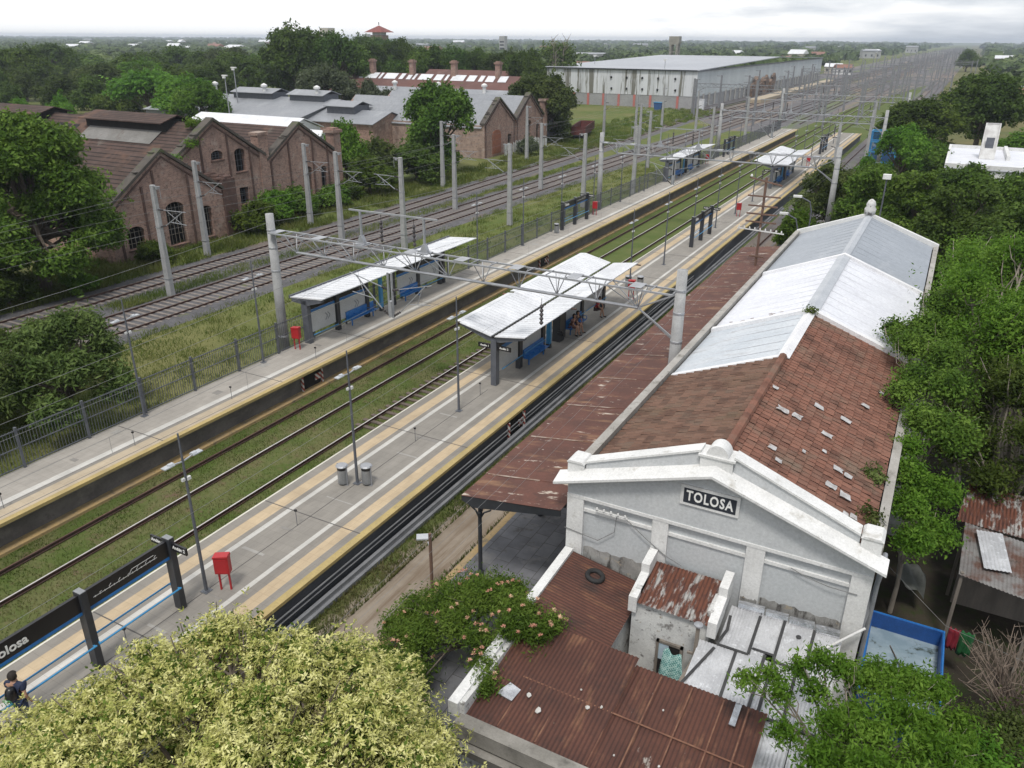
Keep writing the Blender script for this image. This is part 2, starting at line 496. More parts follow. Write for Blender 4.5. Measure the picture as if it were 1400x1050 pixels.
BIN = M('bin_metal', (0.30, 0.31, 0.32), (0.24, 0.25, 0.26), 2.0, rough=0.4, metal=0.5)
YELLOWEDGE = M('yellow_edge_paint', (0.40, 0.305, 0.125), (0.33, 0.255, 0.11), 1.0, stain=((0.25, 0.2, 0.11), 2.0, 0.58, 0.74))
KERB = M('old_platform_kerb', (0.36, 0.25, 0.11), (0.27, 0.20, 0.11), 1.0, stain=((0.13, 0.11, 0.08), 2.0, 0.55, 0.7))
WIREM = M('wire_metal', (0.20, 0.20, 0.20), (0.16, 0.16, 0.16), 1.0, rough=0.5)
SKIN = M('skin', (0.42, 0.24, 0.16), (0.38, 0.21, 0.14), 3.0, rough=0.5, fine=0.02)
HAIR = M('dark_hair', (0.018, 0.013, 0.010), (0.025, 0.018, 0.013), 3.0)
# ------------------------------------------------------------------ ground, tracks, platforms
def ground_material():
    m, t, p = newmat('ground_cover')
    tcn = t.nodes.new('ShaderNodeTexCoord')
    sp = t.nodes.new('ShaderNodeSeparateXYZ')
    t.links.new(tcn.outputs['Object'], sp.inputs[0])
    X, Y = sp.outputs['X'], sp.outputs['Y']
    big = noise(t, 0.06, 6, 0.6); mid = noise(t, 0.45, 7, 0.68); fin = noise(t, 5.0, 5, 0.75); tuft = noise(t, 1.6, 6, 0.7, w=7)
    # meadow grass by the yard
    g = mixc(t, maprange(t, mid, 0.35, 0.65), (0.078, 0.118, 0.026), (0.140, 0.155, 0.050))
    g = mixc(t, maprange(t, big, 0.45, 0.62), g, (0.165, 0.160, 0.065))
    g = mixc(t, maprange(t, fin, 0.4, 0.75, 0, 0.6), g, (0.04, 0.06, 0.015))
    # trodden grass between the platforms
    pl = mixc(t, maprange(t, mid, 0.40, 0.60), (0.074, 0.104, 0.026), (0.125, 0.124, 0.054))
    pl = mixc(t, maprange(t, tuft, 0.55, 0.72), pl, (0.135, 0.092, 0.062))
    pl = mixc(t, maprange(t, fin, 0.45, 0.75, 0, 0.5), pl, (0.03, 0.05, 0.012))
    green = mixc(t, maprange(t, mid, 0.4, 0.65), (0.078, 0.108, 0.030), (0.110, 0.128, 0.044))
    pl = mixc(t, maprange(t, Y, 38, 58), pl, green)
    # path to the right of the island
    pa = mixc(t, maprange(t, mid, 0.40, 0.62), (0.195, 0.158, 0.122), (0.265, 0.225, 0.180))
    pa = mixc(t, maprange(t, noise(t, 1.2, 6, 0.7, stretch=(3, 0.15, 1)), 0.52, 0.66), pa, (0.17, 0.13, 0.095))
    def band(a, b, c, d_):
        # 0..1 mask between b and c with soft edges a..b and c..d, disturbed by noise
        n1 = t.nodes.new('ShaderNodeMath'); n1.operation = 'MULTIPLY_ADD'
        t.links.new(tuft, n1.inputs[0]); n1.inputs[1].default_value = 2.2; 
        ad_ = t.nodes.new('ShaderNodeMath'); ad_.operation = 'SUBTRACT'; ad_.inputs[1].default_value = 1.1
        t.links.new(X, n1.inputs[2]); t.links.new(n1.outputs[0], ad_.inputs[0])
        q = t.nodes.new('ShaderNodeMath'); q.operation = 'MULTIPLY'
        t.links.new(maprange(t, ad_.outputs[0], a, b), q.inputs[0]); t.links.new(maprange(t, ad_.outputs[0], c, d_, 1, 0), q.inputs[1])
        return q.outputs[0]
    path = band(-15.3, -14.9, -12.9, -12.6)
    fade = t.nodes.new('ShaderNodeMath'); fade.operation = 'MULTIPLY'
    t.links.new(path, fade.inputs[0]); t.links.new(maprange(t, Y, 28, 44, 1, 0.12), fade.inputs[1])
    pl = mixc(t, fade.outputs[0], pl, pa)
    # yard soil right of the station house, tree shade put into its colour
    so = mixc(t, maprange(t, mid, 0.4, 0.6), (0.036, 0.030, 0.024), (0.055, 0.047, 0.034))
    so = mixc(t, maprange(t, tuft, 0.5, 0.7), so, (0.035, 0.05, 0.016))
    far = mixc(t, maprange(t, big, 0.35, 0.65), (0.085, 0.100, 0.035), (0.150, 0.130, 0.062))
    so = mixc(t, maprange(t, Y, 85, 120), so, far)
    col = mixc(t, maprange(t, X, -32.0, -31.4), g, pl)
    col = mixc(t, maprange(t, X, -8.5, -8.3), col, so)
    t.links.new(col, p.inputs['Base Color'])
    p.inputs['Roughness'].default_value = 0.95
    p.inputs['Specular IOR Level'].default_value = 0.1
    bump(t, p, fin, 0.5, 0.05)
    return m

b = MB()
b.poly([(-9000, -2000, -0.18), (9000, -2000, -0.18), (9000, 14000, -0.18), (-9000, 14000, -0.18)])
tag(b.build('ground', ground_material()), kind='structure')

BALLAST = M('ballast', (0.098, 0.095, 0.100), (0.060, 0.058, 0.062), 0.8, stain=[((0.16, 0.155, 0.155), 9.0, 0.55, 0.72), ((0.10, 0.11, 0.035), 0.55, 0.60, 0.68), ((0.15, 0.115, 0.09), 0.3, 0.55, 0.7, (1, 0.2, 1))], bmp=0.6, bscale=14, fine=0.35)
YARDBALLAST = M('yard_ballast', (0.115, 0.108, 0.112), (0.080, 0.075, 0.078), 0.4, stain=[((0.085, 0.115, 0.03), 0.14, 0.55, 0.64, (1, 0.06, 1)), ((0.17, 0.13, 0.10), 0.2, 0.50, 0.62, (1, 0.05, 1))], fine=0.3)

def strip(name, pts, z0, z1, mat, skirt=0.8):
    # raised gravel bed along the track: pts = [(y, xl, xr)]
    bb = MB()
    vs = []; fs = []
    for y, xl, xr in pts:
        vs += [(xl-skirt, y, z0), (xl, y, z1), (xr, y, z1), (xr+skirt, y, z0)]
    for i in range(len(pts)-1):
        for k in range(3):
            fs.append((i*4+k, i*4+k+1, i*4+k+5, i*4+k+4))
    bb.add(vs, fs)
    return tag(bb.build(name, mat), kind='structure')

# centre lines of the two freight tracks (left), as y -> x
def xA(y): return -53.1 - 0.0 * y if y < 70 else -53.1 - 0.00009*(y-70)**2 - 0.028*(y-70)
def xB(y): return -46.9 if y < 60 else -46.9 + 0.006*(y-60)
yl = [-20, 0, 15, 30, 45, 60, 70, 85, 100, 115, 130, 150, 170, 190, 210, 235]
strip('ballast_bed', [(y, xA(y)-1.9, xA(y)+1.9) for y in yl], -0.176, -0.13, BALLAST)
strip('ballast_bed', [(y, xB(y)-2.6, xB(y)+2.6) for y in yl], -0.172, -0.13, BALLAST)
strip('gravel', [(y, -50.9, -49.6) for y in (-20, 20, 40, 58)] + [(66, -50.6, -50.2)], -0.17, -0.155, BALLAST, 0.3)
bb = MB(); bb.poly([(-76, 235, -0.172), (-44, 178, -0.172), (-31, 178, -0.172), (-27, 280, -0.172), (-14, 430, -0.172), (-6, 2600, -0.172), (-60, 2600, -0.172), (-76, 900, -0.172)])
tag(bb.build('yard_gravel', YARDBALLAST), kind='structure')
bb = MB(); bb.poly([(-15.4, 62, -0.172), (-10.8, 62, -0.172), (-9.5, 180, -0.172), (0, 1400, -0.168), (-13, 1400, -0.168), (-15.4, 200, -0.172)])
tag(bb.build('gravel', YARDBALLAST), kind='structure')

def rail(name, xs, mats, parent, y0=None, h=0.15):
    # xs: list of (x, y); flat-bottomed rail with its head on top
    bb = MB()
    for (xa, ya), (xb, yb) in zip(xs[:-1], xs[1:]):
        for w0, w1, z0, z1, mi in ((0.075, 0.075, -h, -h+0.025, 0), (0.012, 0.012, -h+0.025, -0.045, 0), (0.036, 0.036, -0.045, 0.0, 0), (0.030, 0.030, 0.0, 0.004, 1)):
            bb.mat(mi)
            vs = [(xa-w0, ya, z0), (xa+w0, ya, z0), (xa+w0, ya, z1), (xa-w0, ya, z1), (xb-w0, yb, z0), (xb+w0, yb, z0), (xb+w0, yb, z1), (xb-w0, yb, z1)]
            bb.add(vs, [(3, 2, 6, 7), (0, 3, 7, 4), (1, 5, 6, 2)])
    return bb.build(name, mats, parent)

def track(label, fx, y0, y1, rails, group, sleepers=True, tops=None, step=0.62, sw=1.35):
    t_ = thing('railway_track', label, 'railway track', (fx(y0), y0, 0), group)
    ys = [y0] + [y for y in yl + [300, 420, 600, 900, 1400, 2300] if y0 < y < y1] + [y1]
    for k, off in enumerate(rails):
        rail('rail', [(fx(y)+off, y) for y in ys], [RUSTDARK, (tops or [RAILOLD]*9)[k]], t_)
    if sleepers:
        c0 = (rails[0]+rails[-1])/2
        ms = MB(); ms.box(fx(y0)+c0-sw, y0-0.12, -0.26, fx(y0)+c0+sw, y0+0.12, -0.105)
        first = ms.build('sleeper', SLEEPER, t_)
        n = int((y1-y0)/step)
        rest = MB()
        start = int(max(0, (24-y0)/step))
        for i in range(n):
            y = y0+step*(i+0.5); x = fx(y)+c0
            if start <= i < start+99:
                s_ = first.copy(); COL.objects.link(s_)
                s_.location = (x-fx(y0)-c0, y-y0, 0)
                KIDS[t_.name].append(s_)
            else:
                rest.box(x-sw, y-0.12, -0.26, x+sw, y+0.12, -0.105)
        o = rest.build('sleepers', SLEEPER, t_); o['kind'] = 'stuff'
    return t_

track('rusty freight track nearest the brick workshops, pale sleepers on grey ballast', xA, -6, 235, (-0.84, 0.84), None)
track('freight track with a third inner rail, between the tall masts and the olive verge', xB, -6, 235, (-1.8, 0.0, 1.68), None, sw=2.1)
track('grass-grown track beside the long left platform, its far rail dull and dark', lambda y: -26.26, -6, 420, (-0.84, 0.84), None, sleepers=False, tops=[RAILOLD, RAILTOP])
track('grass-grown track along the island platform edge with a shiny rail', lambda y: -22.28, -6, 420, (-0.84, 0.84), None, sleepers=False, tops=[RAILTOP, RAILOLD])
# uncovered sleepers and gravel where the grass has been dug away next to the island
bb = MB()
for i in range(26):
    y = 27.5+i*0.62
    bb.cbox((-22.28+rnd.uniform(-.03, .03), y, -0.16), (2.6, 0.22, 0.1))
bb.build('buried_sleepers', M('buried_sleeper', (0.13, 0.10, 0.08), (0.09, 0.07, 0.055), 3.0))
o = S.objects['buried_sleepers']; tag(o, kind='structure')
far_off = [-10.8, -6.9, 14]
for k, (x0, dx_) in enumerate(((-13.4, 0.004), (-9.6, 0.004), (-33.0, 0.004), (-37.5, 0.008), (-42.0, 0.012), (-52.0, 0.016), (-57.0, 0.019), (-62.0, 0.022))):
    yb = 68 if k == 0 else (150 if k == 1 else 200)
    track('far track of the yard running away to the horizon between the masts', (lambda y, x0=x0, d_=dx_: x0+d_*max(0, y-200)), yb, 2300, (-0.84, 0.84), 'tracks of the far yard', sleepers=False, tops=[RAILOLD, RAILOLD])

# platforms
WP, GP, YP, CP = (0.52, 0.505, 0.47), (0.235, 0.216, 0.190), (0.48, 0.375, 0.245), (0.330, 0.306, 0.272)
ISL = bandmat('island_paving', [(-20.9, (0.60, 0.58, 0.5)), (-20.83, GP), (-20.42, YP), (-19.9, GP), (-19.65, WP), (-19.45, (0.250, 0.232, 0.205)), (-17.6, WP), (-17.41, GP), (-17.04, YP), (-16.55, GP), (-16.25, (0.40, 0.305, 0.125))], -20.9, -15.9)
LFT = bandmat('left_platform_paving', [(-31.6, CP), (-29.70, WP), (-29.38, GP), (-29.13, (0.43, 0.355, 0.255)), (-28.65, (0.16, 0.15, 0.145)), (-28.60, (0.43, 0.355, 0.255)), (-28.42, (0.40, 0.305, 0.125))], -31.6, -28.1)
b = MB()
b.mat(0).box(-20.9, -8, 0.88, -16.16, 173, 1.1)
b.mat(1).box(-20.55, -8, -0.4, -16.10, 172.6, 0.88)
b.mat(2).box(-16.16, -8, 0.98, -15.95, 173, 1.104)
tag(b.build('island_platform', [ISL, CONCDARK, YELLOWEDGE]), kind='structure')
b = MB()
b.mat(0).box(-31.55, -8, 0.90, -28.36, 175, 1.1)
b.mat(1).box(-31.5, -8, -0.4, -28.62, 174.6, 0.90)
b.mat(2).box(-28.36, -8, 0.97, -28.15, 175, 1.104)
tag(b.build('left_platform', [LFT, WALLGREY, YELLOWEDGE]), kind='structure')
b = MB(); b.box(-28.62, -8, -0.4, -28.12, 175, -0.06)
tag(b.build('drain_kerb', KERB), kind='structure')
# joints across the decks
b = MB()
for y in (11.2, 18.6, 26.1, 33.5, 41, 48.5, 56, 63.5, 71, 78.5):
    b.box(-20.82, y-0.02, 1.09, -16.2, y+0.02, 1.106)
    b.box(-31.4, y+1.5-0.02, 1.09, -28.4, y+1.5+0.02, 1.106)
b.box(-18.56, -8, 1.09, -18.535, 32, 1.106)
tag(b.build('deck_joints', M('joint', (0.09, 0.085, 0.08))), kind='structure')
b = MB()
for k in range(44):
    y = 3+k*2.1+rnd.uniform(-.3, .3)
    if 31 < y < 51: continue
    x0 = -19.4+rnd.uniform(0, .8); b.mat(k % 2).box(x0, y, 1.09, min(-17.62, x0+rnd.uniform(.5, 1.7)), y+rnd.uniform(.03, .16), 1.1035)
for k in range(24):
    y = 4+k*4+rnd.uniform(-1, 1); x0 = -31.3+rnd.uniform(0, .9)
    b.mat(k % 2).box(x0, y, 1.09, x0+rnd.uniform(.2, .7), y+rnd.uniform(.1, .6), 1.1035)
tag(b.build('deck_patches', [M('pale_patch', (0.30, 0.288, 0.265), (0.26, 0.248, 0.228), 4.0), M('dark_patch', (0.19, 0.178, 0.162), (0.225, 0.212, 0.195), 4.0)]), kind='structure')
# old station platform of slate flags
SLATE = brickmat('slate_flags', (0.155, 0.158, 0.170), (0.115, 0.117, 0.128), (0.07, 0.068, 0.066), 0.85, 0.55, 'yx', stain=[((0.22, 0.215, 0.21), 1.0, 0.55, 0.75), ((0.09, 0.085, 0.08), 2.0, 0.58, 0.72)], msize=0.012, bstr=0.3)
b = MB(); b.mat(0).box(-12.3, 2, -0.3, -8.15, 82, 0.5); b.mat(1).box(-12.55, 2, -0.3, -12.3, 82, 0.504)
tag(b.build('old_platform', [SLATE, KERB]), kind='structure')

# cable duct along the island wall
b = MB()
for x, z in ((-15.84, 0.14), (-15.66, 0.0)):
    b.box(x-0.07, -8, -0.25, x+0.07, 95, z)
b.tube([(-15.98, -8, 0.55), (-15.98, 60, 0.55)], 0.03, 6)
b.tube([(-15.98, -8, 0.35), (-15.98, 60, 0.35)], 0.025, 6)
tag(b.build('cable_duct', M('duct_grey', (0.21, 0.215, 0.225), (0.15, 0.155, 0.165), 1.0)), 'long grey cable duct at the foot of the island platform wall', 'cable duct')

# refuge openings with red and white boards
STRIPE, t, p = newmat('red_white_board')
tcn = t.nodes.new('ShaderNodeTexCoord'); wv = t.nodes.new('ShaderNodeTexWave'); wv.wave_type = 'BANDS'; wv.bands_direction = 'DIAGONAL'
wv.inputs['Scale'].default_value = 1.9; t.links.new(tcn.outputs['Object'], wv.inputs['Vector'])
rp = ramp(t, [(0.0, (0.62, 0.60, 0.57)), (0.5, (0.30, 0.06, 0.045))], 'CONSTANT'); t.links.new(wv.outputs['Color'], rp.inputs['Fac']); t.links.new(rp.outputs[0], p.inputs['Base Color'])
def refuge(x, y, side, label):
    th = thing('refuge_opening', label, 'opening', (x, y, 0))
    s = 1 if side > 0 else -1
    b = MB(); b.box(x, y+0.07, -0.12, x+0.04*s, y+1.43, 0.85); b.build('recess', VOID, th)
    for yy in (y-0.06, y+1.5):
        b = MB(); b.cbox((x+0.10*s, yy, 0.35), (0.12, 0.10, 1.0)); b.build('striped_post', STRIPE, th)
    b = MB(); b.cbox((x+0.07*s, y+1.2, 0.38), (0.05, 0.42, 0.34)); b.build('striped_board', STRIPE, th)
refuge(-16.10, 29.6, 1, 'dark refuge opening with red and white boards in the island platform wall')
refuge(-28.62, 29.2, 1, 'refuge opening with striped boards in the left platform wall below the gantry')
refuge(-28.62, 58.0, 1, 'distant striped refuge board in the left platform wall by grass')

# ------------------------------------------------------------------ station house
TILE_R = brickmat('clay_roof_tiles', (0.200, 0.072, 0.046), (0.135, 0.053, 0.036), (0.060, 0.030, 0.024), 0.24, 0.30, 'yx', stain=[((0.105, 0.060, 0.042), 0.8, 0.52, 0.72), ((0.23, 0.115, 0.075), 2.5, 0.6, 0.75)], msize=0.016, bstr=0.8, off=0.0)
TILE_L = brickmat('mossy_roof_tiles', (0.150, 0.062, 0.040), (0.105, 0.048, 0.034), (0.045, 0.027, 0.020), 0.24, 0.27, 'yx', stain=[((0.150, 0.120, 0.070), 0.45, 0.50, 0.66), ((0.070, 0.045, 0.032), 1.6, 0.52, 0.7)], msize=0.02, bstr=0.8, off=0.5)
MEMB = M('white_roof_membrane', (0.66, 0.67, 0.71), (0.60, 0.61, 0.655), 0.5, rough=0.55, stain=[((0.50, 0.50, 0.53), 1.2, 0.55, 0.8, (0.25, 2.0, 1)), ((0.42, 0.41, 0.42), 2.5, 0.66, 0.75, (0.4, 1.5, 1))], bmp=0.12, bscale=5)
MEMG = M('grey_roof_membrane', (0.300, 0.325, 0.360), (0.265, 0.290, 0.325), 0.35, rough=0.5, stain=[((0.38, 0.40, 0.43), 0.7, 0.56, 0.75, (1, 0.2, 1)), ((0.22, 0.24, 0.27), 1.6, 0.58, 0.75, (0.25, 1.5, 1))], bmp=0.1, bscale=6)
MEMB2 = M('pale_roof_membrane', (0.43, 0.47, 0.51), (0.50, 0.53, 0.56), 0.6, rough=0.45, stain=((0.33, 0.33, 0.34), 1.5, 0.58, 0.72, (0.3, 1.4, 1)))

SX0, SX1, SY0, SY1 = -8.15, 0.38, 18.8, 56.6
RX, RZ, EZ = -3.9, 7.1, 5.5
st = thing('station_house', 'long station house with white gable wall and patchwork tile and membrane roof', 'station building', (-3.9, 18.8, 0))
b = MB()
b.mat(0).prism([(SX0+0.1, -0.2), (SX1-0.1, -0.2), (SX1-0.1, 5.3), (RX, 6.75), (SX0+0.1, 5.3)], 'y', SY0+0.09, SY1)
b.build('wall', [GREYWALL], st)
# gable dressing
b = MB()
for x0, x1 in ((-8.15, -7.62), (-5.47, -5.0), (-2.80, -2.30), (-0.12, 0.38)):
    b.box(x0, SY0-0.02, -0.2, x1, SY0+0.12, 5.05)
b.build('pilaster', WHITE, st)
b = MB(); b.prism([(SX0, 5.06), (SX1, 5.06), (SX1, 5.42), (RX, 6.80), (SX0, 5.42)], 'y', SY0-0.005, SY0+0.11)
b.build('pediment', M('pediment_paint', (0.50, 0.515, 0.52), (0.45, 0.465, 0.475), 0.7, stain=((0.38, 0.38, 0.375), 1.2, 0.6, 0.8)), st)
b = MB(); b.box(SX0, SY0-0.035, 5.03, SX1, SY0+0.1, 5.13); b.build('string_course', WHITE, st)
b = MB()
for x0, x1 in ((-7.62, -5.47), (-5.0, -2.80), (-2.30, -0.12)):
    b.box(x0, SY0+0.03, 4.60, x1, SY0+0.12, 4.70)
b.build('moulding', WHITE, st)
# raking cornice: stepped profile
for (xa, za, xb, zb) in ((-8.50, 5.36, RX, 6.83), (0.64, 5.30, RX, 6.83)):
    b = MB()
    for (y0, y1, z0, z1) in ((SY0-0.34, SY0+0.3, 0.13, 0.20), (SY0-0.25, SY0+0.3, 0.07, 0.13), (SY0-0.12, SY0+0.3, 0.0, 0.07)):
        b.prism([(xa, za+z0), (xb, zb+z0), (xb, zb+z1), (xa, za+z1)], 'y', y0, y1)
    # sloped top weathering up to the parapet
    vs = [(xa, SY0-0.34, za+0.204), (xb, SY0-0.34, zb+0.204), (xb, SY0+0.16, zb+0.36), (xa, SY0+0.16, za+0.36)]
    b.add(vs, [(0, 1, 2, 3)])
    b.build('cornice', WHITE, st)
for (xa, za, xb, zb) in ((-7.66, 5.62, RX-0.45, 6.93), (-0.12, 5.58, RX+0.45, 6.93)):
    b = MB()
    b.prism([(xa, za-0.2), (xb, zb-0.2), (xb, zb+0.52), (xa, za+0.56)], 'y', SY0+0.15, SY0+0.52)
    b.build('parapet', M('parapet_grey', (0.44, 0.455, 0.465), (0.49, 0.50, 0.505), 1.0, stain=((0.28, 0.27, 0.25), 1.4, 0.6, 0.78)), st)
    b = MB()
    b.prism([(xa, za+0.563), (xb, zb+0.523), (xb, zb+0.585), (xa, za+0.625)], 'y', SY0+0.10, SY0+0.56)
    b.build('coping', WHITE, st)
for x0, x1 in ((-8.22, -7.70), (-0.08, 0.42)):
    b = MB(); b.box(x0, SY0+0.06, 5.45, x1, SY0+0.66, 6.13)
    b.prism([(x0-0.03, 6.13), (x1+0.03, 6.13), (x1-0.06, 6.22), (x0+0.06, 6.22)], 'y', SY0+0.03, SY0+0.70)
    b.build('end_block', WHITE, st, bevel=0.015)
b = MB(); b.box(RX-0.44, SY0+0.06, 6.80, RX+0.44, SY0+0.62, 7.38)
arc = [(RX+0.31*math.cos(R(a)), 7.36+0.38*math.sin(R(a))) for a in range(0, 181, 12)]
b.prism(arc, 'y', SY0+0.08, SY0+0.56)
b.box(RX-0.50, SY0+0.02, 7.36, RX+0.50, SY0+0.66, 7.42)
b.build('crest_block', WHITE, st)

def slope(name, x0, z0, x1, z1, y0, y1, mat, t=0.06):
    b = MB(); b.slab([(x0, y0, z0), (x1, y0, z1), (x1, y1, z1), (x0, y1, z0)], t)
    return b.build(name, mat, st)
LX, RXX = -7.95, 0.14
def zl(x): return RZ - (RX-x)*(RZ-EZ)/(RX-LX)
def zr(x): return RZ - (x-RX)*(RZ-5.55)/(RXX-RX)
# clay tiles laid as real rows: each course a thin wedge
def tiled(name, xa, xb, zf, y0, y1, mat, course, gap=0.006, step=0.045):
    b = MB(); n = int(abs(xb-xa)/course)
    sgn = 1 if xb > xa else -1
    ny = int((y1-y0)/0.24)
    rr = random.Random(len(name))
    vs = []; fs = []
    for i in range(n):
        u0 = xa+(xb-xa)*i/n; u1 = xa+(xb-xa)*(i+1)/n+sgn*0.03
        for j in range(ny):
            ya = y0+(y1-y0)*j/ny; yb = y0+(y1-y0)*(j+1)/ny-gap
            ym = (ya+yb)/2
            k = rr.uniform(-0.010, 0.012); w = rr.uniform(-0.012, 0.012)
            o = len(vs)
            vs += [(u0, ya, zf(u0)+0.004), (u0, ym, zf(u0)+0.018), (u0, yb, zf(u0)+0.004),
                   (u1+w, ya, zf(u1)+step+k), (u1+w, ym, zf(u1)+step+0.03+k), (u1+w, yb, zf(u1)+step+k),
                   (u1+w, ya, zf(u1)-0.01), (u1+w, ym, zf(u1)-0.01), (u1+w, yb, zf(u1)-0.01)]
            fs += [(o, o+1, o+4, o+3), (o+1, o+2, o+5, o+4), (o+3, o+4, o+7, o+6), (o+4, o+5, o+8, o+7)]
    b.add(vs, fs)
    return b.build(name, mat, st)
def tilemat(name, cols, moss, msc, lo, hi):
    m, t, p = newmat(name)
    g = t.nodes.new('ShaderNodeNewGeometry')
    rp = ramp(t, [(i/(len(cols)-1), c) for i, c in enumerate(cols)])
    t.links.new(g.outputs['Random Per Island'], rp.inputs['Fac'])
    col = mixc(t, maprange(t, noise(t, msc, 6, 0.65), lo, hi), rp.outputs[0], moss)
    col = mixc(t, maprange(t, noise(t, 1.1, 5, 0.6, w=4), 0.5, 0.75), col, (0.075, 0.042, 0.032))
    col = mixc(t, maprange(t, noise(t, 30, 4, 0.7), 0.45, 0.75, 0, 0.4), col, (0.045, 0.028, 0.022))
    t.links.new(col, p.inputs['Base Color']); p.inputs['Roughness'].default_value = 0.9; p.inputs['Specular IOR Level'].default_value = 0.15
    return m
TL = tilemat('old_clay_tiles', [(0.110, 0.070, 0.053), (0.150, 0.088, 0.064), (0.175, 0.104, 0.076), (0.140, 0.098, 0.074)], (0.125, 0.088, 0.058), 0.42, 0.56, 0.74)
TR = tilemat('clay_tiles', [(0.155, 0.078, 0.058), (0.205, 0.098, 0.070), (0.230, 0.114, 0.082), (0.180, 0.100, 0.075)], (0.165, 0.122, 0.092), 0.6, 0.52, 0.70)
tiled('roof_tiles', RX, LX, zl, SY0+0.5, 28.1, TL, 0.30)
tiled('roof_tiles', RX, RXX, zr, SY0+0.5, 33.8, TR, 0.26, 0.024, 0.030)
slope('roof_sheet', LX, EZ-0.02, RX, RZ-0.02, SY0+0.4, 33.8, VOID, 0.04)
slope('roof_sheet', RX, RZ-0.02, RXX, 5.53, SY0+0.4, 33.8, VOID, 0.04)
b = MB()
for j in range(int((28.1-SY0-0.5)/0.33)):
    y = SY0+0.55+j*0.33
    b.tube([(RX, y, RZ+0.03), (RX, y+0.36, RZ+0.055)], [0.13, 0.15], 8)
b.build('ridge_tiles', TR, st)
slope('roof_sheet', LX, EZ+0.03, RX, RZ+0.05, 28.1, 33.8, MEMB2)
slope('roof_membrane', LX, EZ+0.04, RX, RZ+0.06, 34.0, 44.4, MEMB)
slope('roof_membrane', RX, RZ+0.06, RXX, 5.59, 34.0, 44.4, MEMB)
slope('roof_membrane', LX, EZ+0.04, RX, RZ+0.06, 44.6, 56.3, MEMG)
slope('roof_membrane', RX, RZ+0.06, RXX, 5.59, 44.6, 56.3, MEMG)
lap = M('membrane_lap', (0.57, 0.58, 0.61), (0.52, 0.53, 0.56), 2.0)
for y0, y1, stp, mt in ((34.2, 44.3, 1.02, lap), (44.8, 56.2, 1.02, M('grey_lap', (0.245, 0.265, 0.295), (0.33, 0.35, 0.38), 1.0)), (28.4, 33.7, 1.02, lap)):
    y = y0+.6
    while y < y1:
        b = MB(); b.slab([(LX+.05, y, EZ+0.052), (RX-.3, y, RZ-.3*.39+0.072), (RX-.3, y+.035, RZ-.3*.39+0.072), (LX+.05, y+.035, EZ+0.052)], .008)
        if y0 > 30: b.slab([(RXX-.05, y, 5.602), (RX+.3, y, RZ-.3*.384+0.072), (RX+.3, y+.035, RZ-.3*.384+0.072), (RXX-.05, y+.035, 5.602)], .008)
        b.build('lap', mt, st); y += stp
FL = M('bare_rust_flake', (0.16, 0.08, 0.06), (0.26, 0.2, 0.18), 4.0)
for k in range(26):
    x = RX-rnd.random()**.5*3.6; y = 34.25+abs(rnd.gauss(0, .28)); z = RZ-(RX-x)*(RZ-EZ)/(RX-LX)+.066
    b = MB(); b.slab([(x, y, z), (x+.14, y-.01, z+.055), (x+.12, y+.05, z+.047), (x-.03, y+.06, z-.012)], .006); b.build('rust_flake', FL, st)
def rib(name, y, w, h, left=True, right=True, mat=WHITE):
    b = MB()
    if left: b.slab([(LX, y-w, EZ+h), (RX, y-w, RZ+h), (RX, y+w, RZ+h), (LX, y+w, EZ+h)], h+0.06)
    if right: b.slab([(RX, y-w, RZ+h+0.002), (RXX, y-w, 5.55+h), (RXX, y+w, 5.55+h), (RX, y+w, RZ+h+0.002)], h+0.06)
    return b.build(name, mat, st)
FLASH = M('white_flashing', (0.72, 0.72, 0.73), (0.64, 0.64, 0.66), 1.5, stain=((0.42, 0.40, 0.38), 2.2, 0.62, 0.75))
rib('fire_wall', 33.9, 0.16, 0.20, mat=FLASH)
rib('fire_wall', 44.5, 0.14, 0.20, mat=FLASH)
rib('flashing', 28.1, 0.13, 0.085, right=False, mat=FLASH)
b = MB(); b.prism([(RX-0.22, RZ+0.0), (RX, RZ+0.14), (RX+0.22, RZ+0.0)], 'y', 28.0, 33.75); b.build('flashing', FLASH, st)
b = MB(); b.prism([(RX-0.30, RZ+0.03), (RX, RZ+0.14), (RX+0.30, RZ+0.03)], 'y', 34.05, 44.35); b.prism([(RX-0.22, RZ+0.03), (RX, RZ+0.13), (RX+0.22, RZ+0.03)], 'y', 44.65, 56.3)
b.build('ridge_cap', M('ridge_sheet', (0.42, 0.44, 0.47), (0.36, 0.38, 0.41), 0.8, rough=0.5), st)
# far gable
b = MB()
b.prism([(SX0-0.1, 5.2), (SX1+0.1, 5.2), (SX1+0.1, 5.75), (RX, 7.35), (SX0-0.1, 5.75)], 'y', 56.3, 56.65)
b.build('far_gable', WHITE, st)
b = MB(); b.lathe((RX, 56.5, 7.25), [(0.34, 0), (0.36, 0.35), (0.26, 0.5), (0.30, 0.62), (0.22, 0.85), (0.06, 0.98)], 12); b.build('finial', OLDWHITE, st, smooth=True)
# side parapets and gutters
GUT = M('parapet_stone', (0.36, 0.345, 0.32), (0.28, 0.265, 0.24), 1.0, stain=[((0.14, 0.13, 0.11), 1.3, 0.56, 0.72), ((0.10, 0.095, 0.085), 4.0, 0.6, 0.7)])
b = MB()
b.box(-8.30, SY0+0.66, 5.05, -8.02, 56.3, 5.72)
b.build('side_parapet', GUT, st)
b = MB(); b.box(0.20, SY0+0.66, 5.0, 0.46, 56.3, 5.62); b.build('side_parapet', GUT, st)
b = MB(); b.box(-8.02, SY0+0.66, 5.30, -7.90, 56.3, 5.42); b.box(0.10, SY0+0.66, 5.30, 0.20, 56.3, 5.42); b.build('gutter', VOID, st)
